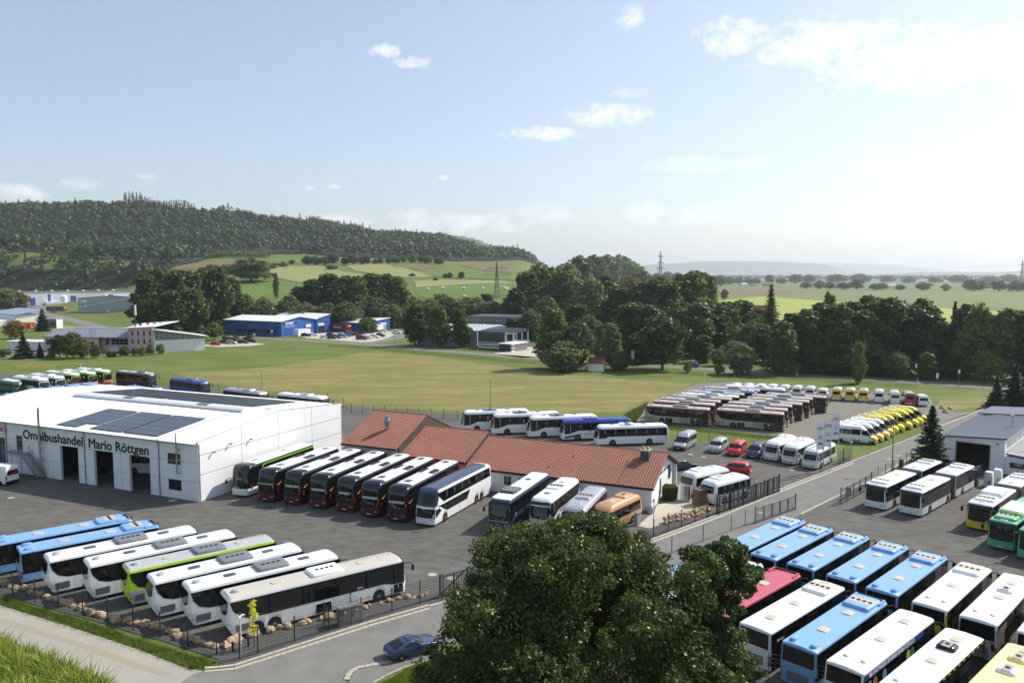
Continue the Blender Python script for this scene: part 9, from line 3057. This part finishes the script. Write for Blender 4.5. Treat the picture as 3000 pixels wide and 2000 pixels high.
# pylons and wires
def pylon(label, x, y, h, arms, m):
 t = thing('pylon', label, 'pylon', (x, y, hz(x, y)), R(-20))
 w = h * .065
 sec = [(0, w), (.35, w * .6), (.62, w * .38), (.86, w * .22), (1.0, .12)]
 mb = MB()
 r = h * .0042
 for (f0, a), (f1, b) in zip(sec[:-1], sec[1:]):
  n = 3
  for k in range(n):
   u0, u1 = k / n, (k + 1) / n
   z0, z1 = h * (f0 + (f1 - f0) * u0), h * (f0 + (f1 - f0) * u1)
   a0, a1 = a + (b - a) * u0, a + (b - a) * u1
   C0 = [(a0, a0, z0), (-a0, a0, z0), (-a0, -a0, z0), (a0, -a0, z0)]
   C1 = [(a1, a1, z1), (-a1, a1, z1), (-a1, -a1, z1), (a1, -a1, z1)]
   for i in range(4):
    mb.tube(C0[i], C1[i], r * 1.5, n=4, caps=False)
    mb.tube(C0[i], C1[(i + 1) % 4], r, n=4, caps=False).tube(C0[(i + 1) % 4], C1[i], r, n=4, caps=False)
 mb.build('lattice', m, t, weld=False)
 for f, l in arms:
  z = h * f
  am = MB()
  for sg in (1, -1):
   am.tube((0, .4, z), (sg * l, 0, z), r * 1.2, n=4).tube((0, -.4, z), (sg * l, 0, z), r * 1.2, n=4).tube((0, 0, z + h * .045), (sg * l, 0, z), r, n=4)
   for q in (.5, 1.0):
    am.tube((sg * l * q, 0, z), (sg * l * q, 0, z - h * .04), r * 1.3, n=5)
  am.build('crossarm', m, t, weld=False)
 return t

M_pyl = mat('pylon_steel', (96, 102, 102), .6, metal=.3)
PY = [(-9.9,512.7),(356.9,1881.1),(-214.5,531.5),(1004.7,1539.9)]
PYH = [23.8,85.7,16.8,56.7]
pylon('lattice pylon standing above the willows in the middle', *PY[0], PYH[0], [(.62, 9), (.8, 7.5)], M_pyl)
pylon('tall lattice pylon behind the middle wood against the sky', *PY[1], PYH[1], [(.5, 9), (.66, 7), (.84, 6)], M_pyl)
pylon('grey pylon behind the dark alder clump', *PY[2], PYH[2], [(.7, 6), (.9, 4)], M_pyl)
pylon('pylon cut by the right picture edge', *PY[3], PYH[3], [(.6, 8), (.85, 6)], M_pyl)

def wire(label, a, b, sag, r=.03):
 mb = MB()
 A_, B_ = Vector(a), Vector(b)
 P = [A_.lerp(B_, k / 16) + Vector((0, 0, -sag * 4 * (k / 16) * (1 - k / 16))) for k in range(17)]
 for p, q in zip(P[:-1], P[1:]):
  mb.tube(p, q, r, n=4, caps=False)
 o = mb.build('power_line', mat('cable', (150, 154, 156), .5, metal=.3), None, weld=False)
 tag(o, label, 'power line')

def tip(k, f, s):
 return (PY[k][0] + s * 8, PY[k][1] - s * 2.5, hz(*PY[k]) + PYH[k] * f)

wire('upper power line from the alder pylon to the middle pylon', tip(2, .88, 0), tip(0, .76, -.5), 6, .06)
wire('second power line from the alder pylon to the middle pylon', tip(2, .68, 0), tip(0, .62, -1), 6, .06)
wire('lowest power line from the alder pylon to the middle pylon', tip(2, .5, 0), tip(0, .58, -1), 9, .06)
wire('upper power line from the middle pylon to the tall pylon', tip(0, .76, .9), tip(1, .8, -.7), 5, .07)
wire('second power line from the middle pylon to the tall pylon', tip(0, .6, 1), tip(1, .62, -.8), 6, .07)
wire('lowest power line from the middle pylon to the tall pylon', tip(0, .58, .5), tip(1, .47, -1), 7, .07)
wire('upper power line running off to the left edge', tip(2, .9, 0), (-233.54,321.82,9.0), 3, .05)
wire('lower power line running off to the left edge', tip(2, .66, 0), (-227.7,313.72,7.0), 3, .05)
wire('thin power line from the tall pylon to the right edge', tip(1, .82, .6), tip(3, .82, -.6), 16, .09)
wire('lower thin power line from the tall pylon to the right edge', tip(1, .64, .8), tip(3, .6, -.8), 18, .09)

# ---------------------------------------------------------------- grass blades where the ground is near
def blades(name, label, poly, n, h, w, leafm, seed, lean=.5, z0=0.0):
 r = np.random.default_rng(seed)
 P = np.array(poly)
 lo, hi = P.min(0), P.max(0)
 pts_ = r.uniform(lo, hi, (n * 5, 2))
 pts_ = pts_[in_poly(pts_[:, 0], pts_[:, 1], poly)][:n]
 n = len(pts_)
 cl = np.array([mnoise.noise(Vector((x * .9, y * .9, seed))) for x, y in pts_])
 hh = h * r.uniform(.4, 1.2, n) * (1 + cl * .8)
 a = r.random(n) * 2 * math.pi
 ux, uy = np.cos(a), np.sin(a)
 l = r.normal(0, lean, n) * hh
 la = r.random(n) * 2 * math.pi
 b0 = np.column_stack([pts_[:, 0] - ux * w, pts_[:, 1] - uy * w, np.full(n, z0)])
 b1 = np.column_stack([pts_[:, 0] + ux * w, pts_[:, 1] + uy * w, np.full(n, z0)])
 tp = np.column_stack([pts_[:, 0] + l * np.cos(la), pts_[:, 1] + l * np.sin(la), z0 + hh])
 V = np.stack([b0, b1, tp], 1).reshape(-1, 3)
 F = np.arange(3 * n).reshape(-1, 3)
 o = obj(name, np_mesh(name, V, F, leafm, np.clip(r.normal(.5, .25, n) + cl * .4, 0, 1)))
 return tag(o, label, 'grass', kind='stuff')

L_grass = leaf_mat('grass_blade', (56, 76, 26), (116, 130, 56), .35)
L_weed = leaf_mat('weed_blade', (52, 74, 26), (150, 156, 80), .4)
L_rough = leaf_mat('rough_grass_blade', (96, 108, 48), (150, 146, 84), .35)
blades('verge_grass', 'green grass strip between the fence and the gravel track', [(-46.15,65.4),(-43.9,64.68),(-38.98,62.35),(-34.06,60.05),(-28.45,56.89),(-23.27,54.34),(-20.91,53.34),(-21.83,52.29),(-22.92,52.62),(-27.78,55.48),(-33.08,58.26),(-42.9,63.16),(-45.47,64.4)], 26000, .28, .018, L_grass, 81, .7)
blades('crop_plants', 'tall green crop leaves in the bottom left corner', [(-40.5,57.12),(-38.51,56.45),(-32.89,53.44),(-27.03,50.11),(-25.33,47.23),(-33.77,47.23)], 8000, .9, .07, L_weed, 82, .8)
blades('verge_grass', 'fresh grass at the foot of the large oak beside the footpath', [(-8.96,50.28),(-7.4,52.29),(-5.81,53.54),(-4.06,52.38),(-3.62,46.46),(-9.02,48.02)], 16000, .28, .015, L_grass, 83)
blades('meadow_grass', 'rough grass along the edge of the gravel lot', [(23.48,142.97),(25.38,142.97),(33.66,137.81),(46.29,130.17),(45.34,127.45),(32.93,134.77),(22.33,139.7)], 6000, .3, .02, L_grass, 84)
blades('meadow_grass', 'rough weeds beside the rearmost red edged bus', [(22.21,151.83),(27.24,161.84),(29.44,166.22),(25.58,151.83),(22.95,143.64),(21.65,145.69)], 6000, .6, .02, L_grass, 85)
blades('meadow_grass', 'long pale grass patch behind the green coach', [(-150.83,232.64),(-150.16,239.85),(-138.0,234.4),(-134.49,227.52),(-141.49,225.86)], 6000, .6, .03, leaf_mat('straw_blade', (140, 132, 84), (170, 158, 108), .3), 86)
blades('verge_grass', 'tall verge grass along the country road', [(-72.7,306.01),(-50.54,294.43),(-26.29,271.3),(2.2,249.5),(34.62,224.22),(55.58,213.39),(72.39,204.91),(71.46,202.22),(54.46,209.07),(33.66,217.91),(2.13,241.72),(-25.41,262.14),(-48.71,283.68),(-70.64,297.24)], 24000, .45, .03, L_rough, 87)

strip('track_centre', [(-45.76,62.35),(-40.95,60.18),(-31.71,55.75),(-26.56,52.95),(-23.85,51.72)], .55, mat('track_middle', (158, 150, 134), .95, var=.4, scale=4, bump=.6, bscale=10, col2=(138, 130, 104)), .016)
drape('crop_soil', [(-41.26,57.45),(-38.8,56.89),(-33.12,53.84),(-27.05,50.37),(-25.02,46.84),(-33.94,46.84)], mat('crop_soil', (52, 58, 30), .95, var=.3, scale=2), .012)
blades('verge_grass', 'scattered grass tufts along the edges of the gravel track', [(-45.47,64.4),(-42.99,63.29),(-33.08,58.26),(-27.78,55.48),(-22.92,52.62),(-21.83,52.0),(-22.7,52.1),(-27.48,54.86),(-32.7,57.57),(-42.37,62.35),(-44.9,63.57)], 3500, .16, .014, L_rough, 88)
# ---------------------------------------------------------------- haze: the air over the plain
hm = bpy.data.materials.new('haze_air')
hm.use_nodes = True
tt = hm.node_tree
for n in list(tt.nodes):
 tt.nodes.remove(n)
pv = N(tt, 'ShaderNodeVolumePrincipled')
pv.inputs['Color'].default_value = (.86, .93, 1.0, 1)
pv.inputs['Density'].default_value = 0.00009
pv.inputs['Anisotropy'].default_value = 0.35
oo = N(tt, 'ShaderNodeOutputMaterial')
tt.links.new(pv.outputs[0], oo.inputs['Volume'])
hb = MB().box(-19000, 22000, -60, 23000, -8, 420).build('haze', hm)
tag(hb, kind='stuff')
